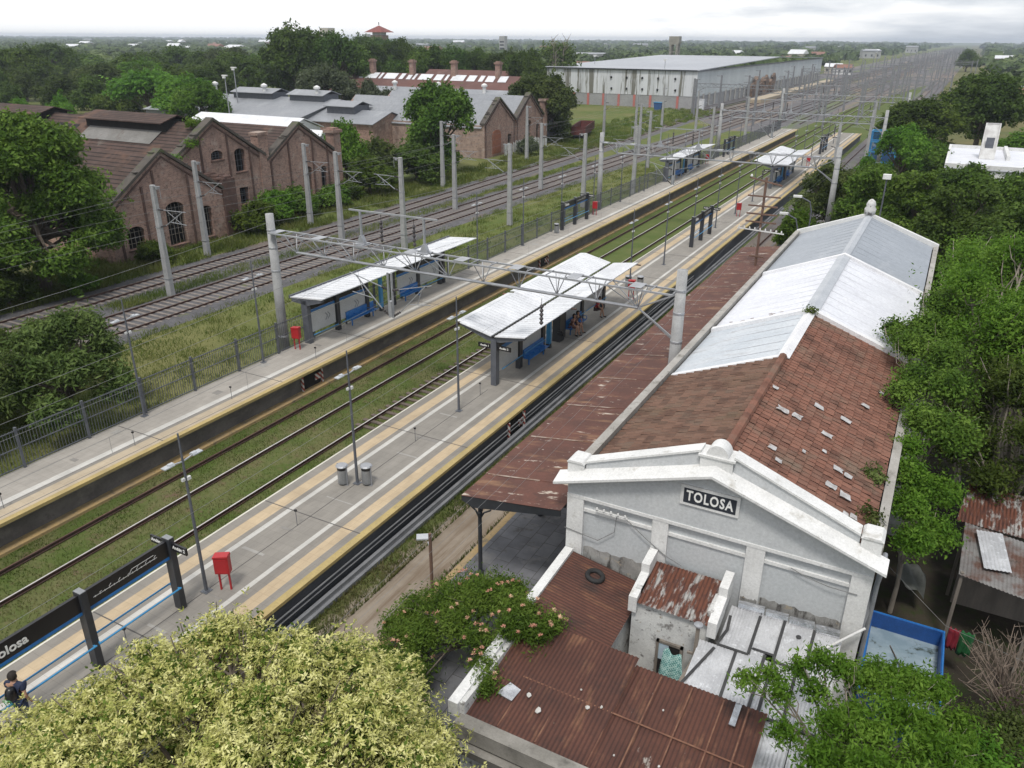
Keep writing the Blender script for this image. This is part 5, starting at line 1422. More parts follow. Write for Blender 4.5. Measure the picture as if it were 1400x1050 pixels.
mastpos = [(-56.2, 47.6, 'concrete mast standing at the right corner of the nearest brick hall', 1), (-49.9, 58.3, 'concrete mast right of the third brick gable beside the chimney', 1), (-56.6, 61.5, 'concrete mast in the grass before the bushes beyond the brick halls', 1), (-42.5, 58.2, 'concrete mast behind the gantry frame on the olive verge', -1), (-48.2, 76.0, 'concrete mast between the two freight tracks before the big tree', 1), (-38.9, 71.8, 'concrete mast on the verge right of the gantry', -1), (-57.6, 88, 'concrete mast in front of the twin gabled brick hall', 1), (-45.6, 92.5, 'concrete mast between freight tracks beyond the twin gables', 1), (-59.8, 116, 'concrete mast by the overgrown freight wagon', 1), (-36.2, 84.5, 'concrete mast close by the fence beyond the name sign', -1), (-34.0, 95, 'concrete mast by the fence near the far left shelter', -1), (-40.0, 117.4, 'concrete mast beyond the far left shelter roof', -1), (-61.3, 152, 'slim concrete mast in the meadow before the warehouse', 1), (-54.0, 150, 'concrete mast right of the meadow before the warehouse', 1), (-46, 130, 'concrete mast between tracks before the warehouse corner', 1), (-34, 130, 'concrete mast by the fence beyond the far shelter', -1), (-48, 170, 'concrete mast by the yard throat', 1), (-58, 178, 'concrete mast near the warehouse corner', 1), (-35, 158, 'concrete mast by the far fence end', -1)]
for x, y, l, s in mastpos:
    c = copy_tree(m1, (x, y, -0.15), l)
    if s < 0: c.rotation_euler = (0, 0, math.pi)
# right hand side masts beyond the island
for x, y, l in ((-13.0, 112, 'concrete mast on the grass right of the far island shelter'), (-11.5, 137, 'pale concrete mast beside the blue steel cage'), (-9.6, 150, 'thin concrete mast right of the blue steel cage'), (-13.2, 160, 'concrete mast at the far end of the island')):
    c = copy_tree(m1, (x, y, -0.15), l); c.rotation_euler = (0, 0, math.pi)

# far yard masts: simple, each one its own object
def far_mast_mesh():
    b = MB(); b.bar((0, 0, -.15), (0, 0, 8.6), 0.42); b.bar((0, 0, 8.4), (1.4, 0, 8.4), .14); b.bar((0.2, 0, 6.3), (3.0, 0, 6.35), .10); b.bar((.2, 0, 5.2), (2.6, 0, 6.3), .10)
    o = b.build('overhead_mast', STEELFAR); return o
STEELFAR = M('far_mast', (0.20, 0.205, 0.215), (0.16, 0.165, 0.175), 0.2)
fm = far_mast_mesh()
tag(fm, 'far grey mast in the forest of masts over the yard', 'mast', 'masts of the far yard')
first = True; cnt = 0
for row in range(26):
    y = 205+row*38*(1+row*0.035)
    for col in range(7):
        x = -62+col*8.2+0.018*(y-200)*(1-col/6)+rnd.uniform(-1, 1)
        if rnd.random() < .12: continue
        o = fm if first else fm.copy()
        if not first: COL.objects.link(o)
        first = False
        o.location = (x, y+rnd.uniform(-9, 9), 0); o.rotation_euler = (0, 0, rnd.choice((0, math.pi)))
        cnt += 1
gm = MB(); gm.bar((-15, 0, 7.6), (15, 0, 7.6), .16); gm.bar((-15, 0, 6.8), (15, 0, 6.8), .12)
for k in range(20): gm.bar((-15+k*1.5, 0, 6.8), (-14.25+k*1.5, 0, 7.6), .06); gm.bar((-14.25+k*1.5, 0, 7.6), (-13.5+k*1.5, 0, 6.8), .06)
for x in (-15, 15, 0): gm.bar((x, 0, -.15), (x, 0, 8.6), .4)
g0 = gm.build('yard_gantry', STEELFAR); tag(g0, 'wide far gantry over the yard tracks', 'gantry', 'gantries of the far yard')
g0.location = (-26, 192, 0)
for k in range(26):
    g_ = g0.copy(); COL.objects.link(g_); g_.location = (rnd.uniform(-48, -20)+k*.9, 208+k*21*(1+.06*k), 0)

# ------------------------------------------------------------------ wires
def wire(label, pts, r=0.012, sag=0.5, seg=8, group=None, drop=None):
    b = MB()
    P = []
    for (p, q) in zip(pts[:-1], pts[1:]):
        p, q = Vector(p), Vector(q)
        for i in range(seg):
            u = i/seg; v_ = p.lerp(q, u); v_.z -= sag*4*u*(1-u); P.append(v_)
    P.append(Vector(pts[-1])); b.tube(P, r*.62, 4, cap=False)
    if drop:
        for p in P[1:-1]:
            if p.y > 0 and p.z > drop+.1: b.bar(p, (p.x, p.y, drop), .007)
    return tag(b.build('overhead_wire', WIREM), label, 'wire', group)
ys = [-16, 31.8, 79.5, 127.5, 175.5, 240]
wire('contact wire above the left platform track', [(-26.3, y, 5.1) for y in ys], .012, .05)
wire('contact wire above the track beside the island', [(-22.3, y, 5.1) for y in ys], .012, .05)
wire('sagging carrier wire above the left platform track', [(-26.3, y, 6.3) for y in ys], .012, .7, drop=5.08)
wire('sagging carrier wire above the track beside the island', [(-22.3, y, 6.3) for y in ys], .012, .7, drop=5.08)
wire('feeder wire along the tops of the left pillars', [(-32.2, y, 8.3) for y in ys], .014, .9)
wire('feeder wire on the upper frame of the gantry', [(-24.6, y, 8.0) for y in ys], .012, .8)
ya = [-16, 37.8, 88, 140, 190]
wire('contact wire above the freight track by the brick halls', [(xA(max(y, 0))+.2, y, 5.3) for y in ya], .012, .05)
wire('carrier wire above the freight track by the brick halls', [(xA(max(y, 0))+.2, y, 6.3) for y in ya], .012, .6, drop=5.28)
wire('contact wire above the three-railed freight track', [(-46.8, y, 5.3) for y in ya], .012, .05)
wire('carrier wire above the three-railed freight track', [(-46.8, y, 6.3) for y in ya], .012, .6, drop=5.28)
wire('feeder wire on the mast tops beside the freight tracks', [(-48.5, y, 7.7) for y in ya], .013, .7)
for k, x in enumerate((-11.2, -10.9, -10.2, -9.9, -9.4)):
    wire('thin telephone wire over the rusty canopy', [(x, -6, 5.6+.15*(k % 2)), (x+.1, 51.5, 7.0+.3*(k % 3)), (x, 110, 7.2)], .007, .9, 10, 'telephone wires over the canopy')
wire('loose cable above the red box, sloping over the island platform', [(-17.9, -2, 4.5), (-17.9, 31.8, 4.9)], .01, .15)

# ------------------------------------------------------------------ telegraph pole and other posts
tp = thing('telegraph_pole', 'rust brown telegraph pole with six crossarms rising through the canopy', 'telegraph pole', (-9.7, 51.2, 0.5))
b = MB(); b.bar((-9.7, 51.2, .5), (-9.7, 51.2, 9.85), 0.16, .13); b.build('pole', WOOD, tp)
for k, (z, w) in enumerate(((9.55, 1.0), (8.7, 1.0), (8.1, .9), (7.6, .95), (7.1, .95), (4.9, .45))):
    b = MB(); b.bar((-9.7-w, 51.12, z+(.25 if k == 0 else 0)), (-9.7+w, 51.12, z-(.12 if k == 0 else 0)), .09); b.build('crossarm', WOOD, tp)
b = MB(); b.bar((-11.1, 51.1, 6.62), (-8.2, 51.1, 6.5), .06)
for k in range(9): b.lathe((-11.0+k*.33, 51.1, 6.62-k*.012), [(.03, 0), (.05, .06), (.03, .16), (.01, .18)], 6)
b.build('insulator_arm', WHITE, tp)
b = MB(); b.lathe((-10.6, 51.1, 9.85), [(.06, 0), (.09, .05), (.03, .16)], 8); b.build('lamp', WHITE, tp)
sp_ = thing('slim_pole', 'slim rust brown pole with flat grey lamp beside the pink flowered tree', 'pole', (-12.15, 17.9, 0))
b = MB(); b.tube([(-12.2, 17.3, -.2), (-12.2, 17.3, 3.2)], .055, 8); b.build('pole', WOOD, sp_)
b = MB(); b.bar((-12.2, 17.3, 2.55), (-12.5, 17.6, 2.6), .03); b.cbox((-12.75, 17.75, 2.62), (.5, .3, .05), .6); b.build('lamp_head', LAMPH, sp_)
for x, y, h, l in ((-8.1, 61.0, 7.2, 'curved lamp arm at the far left corner of the station roof'), (-8.8, 60.4, 6.0, 'lower lamp arm among the leaves beyond the station roof')):
    t_ = thing('lamp_post', l, 'lamp', (x, y, 0))
    b = MB(); b.tube([(x, y, 0), (x, y, h-1), (x-.2, y, h-.3), (x-.9, y, h)], .05, 8); b.build('pole', GREYPAINT, t_)
    b = MB(); b.cbox((x-1.1, y, h+.02), (.6, .26, .14), .1); b.build('lamp_head', WHITE, t_)
t_ = thing('lamp_post', 'lamp on a thin stem above the finial at the far roof end', 'lamp', (-3.4, 58.6, 0))
b = MB(); b.tube([(-3.4, 58.6, 0), (-3.4, 58.6, 9.3)], .05, 8); b.build('pole', GREYPAINT, t_)
b = MB(); b.cbox((-3.4, 58.6, 9.4), (.5, .4, .3)); b.build('lamp_head', WHITE, t_)
# ------------------------------------------------------------------ old brick railway workshops
BRICK = brickmat('old_brick', (0.345, 0.205, 0.162), (0.215, 0.122, 0.098), (0.340, 0.275, 0.232), 0.26, 0.085, 'yz', stain=[((0.16, 0.110, 0.092), 0.5, 0.50, 0.72, (1, 1, 0.4)), ((0.36, 0.29, 0.25), 0.9, 0.56, 0.72), ((0.14, 0.098, 0.082), 3.5, 0.54, 0.68), ((0.060, 0.046, 0.040), 1.4, 0.62, 0.74)], msize=0.014, bstr=0.3)
BRICKD = M('dark_brick_trim', (0.105, 0.058, 0.046), (0.075, 0.045, 0.037), 1.5, stain=((0.16, 0.11, 0.09), 2.0, 0.58, 0.75))
COPE = M('mossy_coping', (0.085, 0.072, 0.060), (0.055, 0.048, 0.041), 1.0, stain=((0.07, 0.085, 0.03), 0.8, 0.56, 0.68), bmp=0.3)
SLATEROOF = brickmat('old_workshop_tiles', (0.098, 0.066, 0.056), (0.074, 0.051, 0.044), (0.028, 0.022, 0.020), 80.0, 0.40, 'xy', stain=[((0.125, 0.075, 0.055), 0.25, 0.52, 0.66), ((0.060, 0.045, 0.038), 0.6, 0.56, 0.72), ((0.11, 0.10, 0.085), 0.35, 0.64, 0.74)], msize=0.06, bstr=0.8)
GREYROOF = M('grey_sheet_roof', (0.235, 0.245, 0.262), (0.200, 0.210, 0.228), 0.15, rough=0.5, stain=((0.30, 0.31, 0.325), 0.4, 0.58, 0.75, (1, .2, 1)))
REDROOF = M('red_workshop_roof', (0.120, 0.052, 0.042), (0.092, 0.043, 0.036), 0.15, stain=((0.15, 0.085, 0.07), 0.4, 0.55, 0.7))

def arch_poly(y0, y1, z0, z1, arched=True):
    if not arched: return [(y0, z0), (y1, z0), (y1, z1), (y0, z1)]
    c, r_ = (y0+y1)/2, (y1-y0)/2
    rise = r_*0.55
    return [(y0, z0), (y1, z0)]+[(c+r_*math.cos(R(a)), z1-rise+rise*math.sin(R(a))) for a in range(0, 181, 20)]

def fixnormals(me):
    import bmesh
    m_ = bmesh.new(); m_.from_mesh(me); bmesh.ops.recalc_face_normals(m_, faces=m_.faces); m_.to_mesh(me); m_.free()

def cut(obj, cutter):
    fixnormals(obj.data); fixnormals(cutter.data)
    bpy.context.view_layer.update()
    md = obj.modifiers.new('b', 'BOOLEAN'); md.object = cutter; md.solver = 'EXACT'; md.operation = 'DIFFERENCE'
    dg = bpy.context.evaluated_depsgraph_get()
    me = bpy.data.meshes.new_from_object(obj.evaluated_get(dg))
    obj.modifiers.remove(md)
    import sys; print('cut', len(obj.data.polygons), len(me.polygons), file=sys.stderr)
    old = obj.data; nm = old.name; obj.data = me; me.name = nm
    bpy.data.objects.remove(cutter)

def hall(label, xf, y0, y1, yp, ez, pz, xend, openings, pil, lanterns, roof, back=True, wall=None, rlow=0.35):
    wall = wall or BRICK
    th = thing('brick_workshop', label, 'workshop', (xf, (y0+y1)/2, 0))
    b = MB(); b.prism([(y0, -0.3), (y1, -0.3), (y1, ez), (yp, pz), (y0, ez)], 'x', xf-0.5, xf)
    w = b.build('facade', wall, th)
    off = LOC[th.name]
    cb = MB()
    for o in openings: cb.prism(arch_poly(*o), 'x', xf-0.9, xf+0.4)
    if openings:
        ct = cb.build('cutter', None); ct.location = -off
        ct.data.transform(Matrix.Translation(-off)); ct.location = (0, 0, 0)
        w.parent = None; w.location = (0, 0, 0)
        cut(w, ct)
        w.parent = th
    b = MB(); b.box(xend, y0, -0.3, xf-0.5, y0+0.4, ez-0.1); b.box(xend, y1-0.4, -0.3, xf-0.5, y1, ez-0.1)
    b.prism([(y0, -0.3), (y1, -0.3), (y1, ez-.1), (yp, pz-.4), (y0, ez-.1)], 'x', xend-0.4, xend)
    b.build('side_wall', wall, th)
    d_ = rlow
    b = MB(); b.slab([(xend-.3, y0-.2, ez-d_-.1), (xf-.45, y0-.2, ez-d_-.1), (xf-.45, yp, pz-d_), (xend-.3, yp, pz-d_)], 0.12); b.build('roof', roof, th)
    b = MB(); b.slab([(xend-.3, y1+.2, ez-d_-.1), (xf-.45, y1+.2, ez-d_-.1), (xf-.45, yp, pz-d_), (xend-.3, yp, pz-d_)], 0.12); b.build('roof', roof, th)
    # coping and brick mouldings
    b = MB()
    for ya, za, yb, zb in ((y0-.15, ez, yp, pz), (y1+.15, ez, yp, pz)):
        b.prism([(ya, za), (yb, zb), (yb, zb+.28), (ya, za+.28)], 'x', xf-.75, xf+.22)
        n = int(abs(yb-ya)/.5)
        for i in range(n):
            if rnd.random() > .35: continue
            u = (i+rnd.random()*.6)/n; yy = ya+(yb-ya)*u; zz_ = za+(zb-za)*u+.28
            b.cbox((xf-.3+rnd.uniform(-.2, .2), yy, zz_+.02), (rnd.uniform(.4, .9), rnd.uniform(.3, .6), rnd.uniform(.03, .09)))
    b.build('coping', COPE, th)
    b = MB()
    for ya, za, yb, zb in ((y0+.1, ez-.45, yp, pz-.5), (y1-.1, ez-.45, yp, pz-.5)):
        b.prism([(ya, za), (yb, zb), (yb, zb+.16), (ya, za+.16)], 'x', xf+.003, xf+.10)
    for yy, ztop in pil: b.box(xf+.003, yy-.10, -.2, xf+.09, yy+.10, ztop)
    b.build('moulding', BRICKD, th)
    for o in openings:
        y_0, y_1, z_0, z_1 = o[:4]
        b = MB(); n = max(3, int((y_1-y_0)/.35))
        for i in range(1, n): yy = y_0+(y_1-y_0)*i/n; b.bar((xf-.2, yy, z_0), (xf-.2, yy, z_1-.2), .035)
        for q in range(1, 4): zz_ = z_0+(z_1-z_0)*q/4; b.bar((xf-.2, y_0, zz_), (xf-.2, y_1, zz_), .03)
        wn = b.build('window', GREYPAINT if o[2] > 1.2 else WOODGREY, th)
        b = MB(); b.box(xf-.02, y_0-.12, z_0-.16, xf+.10, y_1+.12, z_0-.02); b.build('sill', BRICKD, wn)
        b = MB(); b.box(xf-1.2, y_0-.6, z_0-.6, xf-1.1, y_1+.6, z_1+.4); b.build('dark_room', VOID, wn)
    for (xa, xb, w_, hgt) in lanterns:
        b = MB()
        zb = pz-d_
        b.box(xa, yp-w_*.8, zb-.9, xb, yp+w_*.8, zb+hgt-.35)
        ln = b.build('lantern', VOID, th)
        b = MB()
        for s in (-1, 1): b.slab([(xa-.3, yp+s*w_*1.15, zb+hgt-.55), (xb+.3, yp+s*w_*1.15, zb+hgt-.55), (xb+.3, yp, zb+hgt+.1), (xa-.3, yp, zb+hgt+.1)], .09)
        b.build('lantern_roof', roof, ln)
    return th
h1 = hall('nearest brick workshop with an arched doorway in its crumbling gable', -60.5, 41.7, 54.0, 47.8, 4.3, 8.45, -105, [(47.4, 49.4, .2, 4.0), (43.2, 44.9, .7, 2.6), (51.2, 52.5, .2, 3.1)], [(46.6, 7.0), (50.2, 6.2), (45.3, 5.8), (42.6, 4.2)], [], SLATEROOF)
b = MB(); b.box(-64.5, 54.0, -.3, -60.3, 55.6, 5.2)
for k in range(26): b.cbox((rnd.uniform(-64, -60.5), rnd.uniform(54.1, 55.5), 5.2+rnd.uniform(-.1, .12)), (rnd.uniform(.3, 1.1), rnd.uniform(.3, .9), rnd.uniform(.15, .4)), rnd.random())
b.build('ruined_pier', BRICKD, h1)
h2 = hall('middle brick workshop with the tallest gable and roof lanterns', -64.0, 50.6, 63.4, 57.1, 6.1, 10.15, -132, [(59.4, 60.8, 4.9, 7.2), (59.5, 60.7, 1.6, 3.3, False), (56.4, 57.9, 6.4, 7.3)], [(55.2, 8.6), (58.6, 8.9), (61.4, 7.2), (62.9, 6.0)], [(-81, -69, 1.9, 0.55), (-99, -88.5, 1.9, 0.55), (-122, -108, 1.9, 0.55)], SLATEROOF)
b = MB()
for xa, xb in ((-86, -84.9), (-84.5, -83.6), (-83.2, -82.3), (-97, -95), (-94.2, -92.5), (-90.5, -89.2)): b.slab([(xa, 55.0, 8.48), (xb, 55.0, 8.48), (xb, 55.7, 8.98), (xa, 55.7, 8.98)], .03)
b.build('broken_skylight', VOID, h2)
b = MB(); b.slab([(-80.5, 53.9, 7.93), (-69.5, 53.9, 7.93), (-69.5, 55.8, 9.12), (-80.5, 55.8, 9.12)], .03); b.build('skylight_strip', M('weathered_sheet', (0.20, 0.195, 0.185), (0.145, 0.14, 0.13), 0.5, stain=((0.11, 0.085, 0.07), 0.6, 0.56, 0.7)), h2)
b = MB(); b.box(-64.9, 62.7, -.3, -63.85, 64.0, 8.2); b.box(-65.05, 62.6, 8.2, -63.75, 64.1, 8.5); b.build('pier', BRICK, h2)
h3 = hall('third brick workshop with a steep gable and arched door behind bushes', -64.0, 63.8, 74.4, 69.0, 5.5, 8.85, -100, [(69.1, 70.6, .6, 4.2), (72.1, 73.1, 1.4, 3.9)], [(67.1, 7.2), (70.9, 7.3), (73.4, 6.1), (64.3, 5.4)], [], SLATEROOF)
b = MB(); b.box(-65.0, 74.5, -.3, -63.8, 75.7, 7.4); b.box(-65.2, 74.3, 7.4, -63.6, 75.9, 7.75); b.box(-64.9, 74.6, 7.75, -63.9, 75.6, 7.95); b.build('chimney_pier', BRICK, h3)
h4 = hall('left gable of the distant twin brick workshops, bricked up arch', -66.0, 113.2, 123.6, 118.2, 5.0, 8.7, -95, [(121.0, 122.3, .3, 3.0)], [(113.6, 5), (123.2, 5)], [], GREYROOF)
h5 = hall('right gable of the distant twin brick workshops beside the pale tree', -66.0, 123.9, 134.2, 129.0, 5.0, 8.9, -95, [(128.0, 129.6, .3, 4.6), (131.6, 132.8, .3, 3.8)], [(124.3, 5), (133.8, 5)], [], GREYROOF)
b = MB(); b.box(-66.7, 134.2, -.3, -65.6, 135.2, 7.4); b.box(-66.9, 134.0, 7.4, -65.4, 135.4, 7.8); b.build('pier', BRICK, h5)
b = MB(); b.prism(arch_poly(115.8, 118.6, .2, 4.0), 'x', -66, -65.93); b.build('bricked_arch', M('orange_brick', (0.26, 0.095, 0.05), (0.20, 0.075, 0.045), 2.0), h4)
b = MB()
for k in range(16): b.slab([(-64.6+rnd.random()*.3, 117+k*1.0, 1.5+rnd.random()*.6), (-64.4, 117+k*1.0, 1.6+rnd.random()*.5), (-64.4, 117.8+k*1.0, 1.4+rnd.random()*.5), (-64.6, 117.8+k*1.0, 1.5)], 1.6)
tag(b.build('board_fence', OLDWHITE), 'broken whitish board fence below the distant twin gables', 'fence')

def shed_roof(name, label, cat, x0, x1, y0, y1, ez, rz, roof, wall, lantern=None, vents=0, chim=0):
    th = thing(name, label, cat, ((x0+x1)/2, (y0+y1)/2, 0))
    ym = (y0+y1)/2
    b = MB(); b.prism([(y0, -.3), (y1, -.3), (y1, ez), (ym, rz-.1), (y0, ez)], 'x', x0, x1); b.build('wall', wall, th)
    for s, ye in ((-1, y0-.5), (1, y1+.5)):
        b = MB(); b.slab([(x0-.3, ye, ez+.06), (x1+.3, ye, ez+.06), (x1+.3, ym, rz+.1), (x0-.3, ym, rz+.1)], .1); b.build('roof', roof, th)
    for xa, xb in (lantern or []):
        b = MB(); b.box(xa, ym-2, rz-.6, xb, ym+2, rz+.9); ln = b.build('lantern', GREYPAINT, th)
        b = MB()
        for s in (-1, 1): b.slab([(xa-.3, ym+2.6*s, rz+.75), (xb+.3, ym+2.6*s, rz+.75), (xb+.3, ym, rz+1.5), (xa-.3, ym, rz+1.5)], .1)
        b.build('lantern_roof', roof, ln)
    for k in range(vents):
        x = x0+(x1-x0)*(k+.7)/vents
        b = MB(); b.lathe((x, ym-1.5, rz+(1.0 if lantern else 0)), [(.35, -.5), (.35, .7), (.6, .8), (.6, 1.1), (.1, 1.4)], 10); b.build('vent', WHITE, th)
    for k in range(chim):
        x = x0+(x1-x0)*(k+.55)/chim
        b = MB(); b.box(x-.6, ym-1.2, rz-1.4, x+.6, ym+.0, rz+2.6); b.box(x-.8, ym-1.4, rz+2.6, x+.8, ym+.2, rz+3.0); b.box(x-.5, ym-1.1, rz+3.0, x+.5, ym-.1, rz+3.25); b.build('chimney', BRICK, th)
    return th
GW = M('grey_shed_wall', (0.20, 0.205, 0.215), (0.16, 0.165, 0.175), 0.3)
shed_roof('grey_workshop', 'long grey sheet roofed workshop with roof lanterns behind the brick halls', 'workshop', -136, -98, 106, 128, 5.0, 7.4, GREYROOF, GW, [(-122, -112), (-108, -100)], 3)
shed_roof('grey_workshop', 'grey roofed shed with white vents behind the twin brick gables', 'workshop', -112, -69, 136, 152, 5.6, 8.2, GREYROOF, GW, None, 4)
shed_roof('grey_workshop', 'low grey roofed annex with a brick stack left of the big tree', 'workshop', -98, -84, 108, 118, 4.6, 6.2, GREYROOF, BRICK, [(-96, -90)], 0)
shed_roof('white_shed', 'bright white roofed shed behind the third brick gable', 'shed', -102, -82, 86, 93, 5.6, 7.0, SHEET, WHITE)
shed_roof('white_shed', 'small white roofed lean-to right of the bright white shed', 'shed', -81.5, -75, 84, 88, 5.0, 6.0, SHEET, WHITE)
lr = shed_roof('red_workshop', 'long red tiled workshop with four brick chimneys on its ridge', 'workshop', -138, -90, 161, 181, 5.4, 9.6, REDROOF, BRICK, None, 0, 4)
b = MB()
x = -134.0
while x < -93:
    w_ = rnd.choice((.7, 1.2, 2.2, 3.6)); b.slab([(x, 167.8, 8.52), (x+w_, 167.8, 8.52), (x+w_-.5, 170.4, 9.66), (x-.5, 170.4, 9.66)], .05); x += w_+rnd.uniform(.3, 1.2)
b.build('skylight', SHEET, lr)
shed_roof('red_workshop', 'lower red roof range behind the chimneys', 'workshop', -128, -103, 184, 198, 6.0, 9.9, REDROOF, BRICK)

# ------------------------------------------------------------------ warehouse
CLAD, t, p = newmat('stained_cladding')
tcn = t.nodes.new('ShaderNodeTexCoord')
n1 = noise(t, 0.30, 6, 0.8, stretch=(1, 0.02, 0.05)); n2 = noise(t, 0.9, 3, 0.6, stretch=(1, 0.02, 0.02), w=3)
col = mixc(t, maprange(t, n2, 0.35, 0.65), (0.62, 0.635, 0.66), (0.50, 0.515, 0.535))
col = mixc(t, maprange(t, n1, 0.51, 0.55), col, (0.17, 0.165, 0.14))
t.links.new(col, p.inputs['Base Color']); p.inputs['Roughness'].default_value = 0.6
WROOF = M('warehouse_roof', (0.33, 0.345, 0.375), (0.28, 0.295, 0.325), 0.05, rough=0.5, stain=((0.30, 0.315, 0.345), 0.1, 0.5, 0.7, (1, .15, 1)))
WPALE = M('pale_blue_cladding', (0.56, 0.60, 0.61), (0.48, 0.52, 0.53), 0.2, stretch=(1, 1, .1))
wh = thing('warehouse', 'huge pale warehouse with streaked cladding and red pilasters', 'warehouse', (-89, 229, 0))
wx0, wx1, wy0, wy1, wz = -112.5, -65.5, 229, 447, 9.9
b = MB(); b.box(wx0, wy0, 3.1, wx1, wy0+.3, wz); b.build('front_cladding', CLAD, wh)
b = MB(); b.box(wx1-.3, wy0+.3, 3.1, wx1, wy1, wz); b.build('side_cladding', WPALE, wh)
b = MB(); b.box(wx0, wy0+.08, -.3, wx1-.1, wy1, 3.1); b.build('plinth', M('grey_plinth', (0.33, 0.33, 0.335), (0.28, 0.28, 0.285), 0.2), wh)
b = MB(); b.slab([(wx0-.4, wy0-.5, wz+.1), (wx1+.4, wy0-.5, wz+.1), (wx1+.4, (wy0+wy1)/2, wz+2.0), (wx0-.4, (wy0+wy1)/2, wz+2.0)], .25); b.slab([(wx0-.4, wy1, wz+.1), (wx1+.4, wy1, wz+.1), (wx1+.4, (wy0+wy1)/2, wz+2.0), (wx0-.4, (wy0+wy1)/2, wz+2.0)], .25); b.build('roof', WROOF, wh)
b = MB(); b.box(wx0, wy0-.5, wz-.25, wx1, wy0-.1, wz+.05); b.box(wx1, wy0, wz-.3, wx1+.35, wy1, wz+.02); b.build('gutter', GREYPAINT, wh)
PINKRED = M('red_pilaster', (0.48, 0.15, 0.125), (0.40, 0.15, 0.13), 0.5)
for k, x in enumerate((-65.9, -70.6, -78.6, -83.4, -88.2, -93.0, -97.8, -102.4)):
    b = MB(); b.box(x-.32, wy0-.12, -.3, x+.32, wy0+.06, 3.05); b.build('pilaster', PINKRED, wh)
b = MB()
for x in (-71.5, -76.5, -81.3, -86.0, -90.6):
    for z in (4.6, 7.6): b.lathe((x+rnd.uniform(-.3, .3), wy0-.1, z), [(.001, -.35), (.3, -.2), (.3, .2), (.001, .35)], 8)
b.build('vent_hole', BLACK, wh)
b = MB(); b.box(-64.9, wy0-.3, -.2, -62.9, wy0+.3, 2.6); b.build('door_panel', SHEET, wh)
for k in range(34):
    y = 236+k*6.2; b = MB(); b.box(wx1+.003, y, 0, wx1+.35, y+.8, 3.6); b.build('side_buttress', CONC, wh)
ru = thing('ruined_wall', 'torn open brown and dark ruin against the warehouse side', 'ruin', (-64, 300, 0))
b = MB()
for k in range(7):
    y = 290+k*6; hgt = rnd.uniform(4.0, 6.8)
    b.prism([(y, -.2), (y+rnd.uniform(2, 5), -.2), (y+rnd.uniform(3, 5.5), hgt*.7), (y+rnd.uniform(1, 3), hgt), (y-.3, hgt*.8)], 'x', -65.0, -63.8+rnd.uniform(-.5, .8))
b.build('wall_fragment', M('ruin_brick', (0.24, 0.165, 0.12), (0.15, 0.105, 0.08), 0.5, stain=((0.06, 0.05, 0.045), 0.4, 0.5, 0.6)), ru)
yd = MB(); yd.box(-58.5, 262, -.2, -54.5, 420, .9)
tag(yd.build('loading_platform', M('sandy_platform', (0.42, 0.35, 0.25), (0.36, 0.30, 0.22), 0.3)), kind='structure')
sk_ = thing('skip_container', 'blue metal skip standing before the warehouse front', 'container', (-72.6, 219.5, 0))
b = MB(); b.prism([(-73.7, .1), (-71.9, .1), (-71.6, 1.9), (-74.0, 1.9)], 'y', 218.6, 220.2); b.build('body', M('skip_blue', (0.02, 0.075, 0.22), (0.03, 0.08, 0.2), 1.0), sk_)
b = MB(); b.box(-74.1, 218.5, 1.9, -71.5, 220.3, 2.02); b.build('rim', LBLUE, sk_)

# freight wagon
wg = thing('freight_wagon', 'rusty open freight wagon half hidden by weeds', 'wagon', (-64.5, 149, 0))
b = MB(); L_, W_ = 13.0, 2.8
def wgp(u, v_, z): a = 0.27; return (-64.5-u*math.sin(a)+v_*math.cos(a), 149+u*math.cos(a)+v_*math.sin(a), z)
def wbox(b, u0, v0, z0, u1, v1, z1):
    P = [wgp(u, v_, z) for z in (z0, z1) for u, v_ in ((u0, v0), (u1, v0), (u1, v1), (u0, v1))]
    b.add(P, [(3, 2, 1, 0), (4, 5, 6, 7), (0, 1, 5, 4), (1, 2, 6, 5), (2, 3, 7, 6), (3, 0, 4, 7)])
WRED = M('wagon_rust', (0.13, 0.035, 0.030), (0.095, 0.030, 0.026), 0.8, stain=((0.07, 0.035, 0.03), 1.0, 0.55, 0.7))
for u0, v0, u1, v1 in ((-6.5, -1.4, 6.5, -1.3), (-6.5, 1.3, 6.5, 1.4), (-6.5, -1.3, -6.4, 1.3), (6.4, -1.3, 6.5, 1.3), (-6.4, -1.3, 6.4, 1.3)): wbox(b, u0, v0, 1.0, u1, v1, 2.5 if (u0, v0) != (-6.4, -1.3) else 1.15)
b.build('body', WRED, wg)
b = MB()
for k in range(10): wbox(b, -6.3+k*1.38, 1.4, 1.0, -6.15+k*1.38, 1.5, 2.55); wbox(b, -6.3+k*1.38, -1.5, 1.0, -6.15+k*1.38, -1.4, 2.55)
b.build('rib', RUSTDARK, wg)
for u in (-4.6, 4.6):
    b = MB(); wbox(b, u-1.2, -1.0, .5, u+1.2, 1.0, .95)
    for du in (-.9, .9):
        for v_ in (-.85, .85): c_ = wgp(u+du, v_, .45); b.tube([wgp(u+du, v_-.06, .45), wgp(u+du, v_+.06, .45)], .45, 12)
    b.build('bogie', DARK, wg)

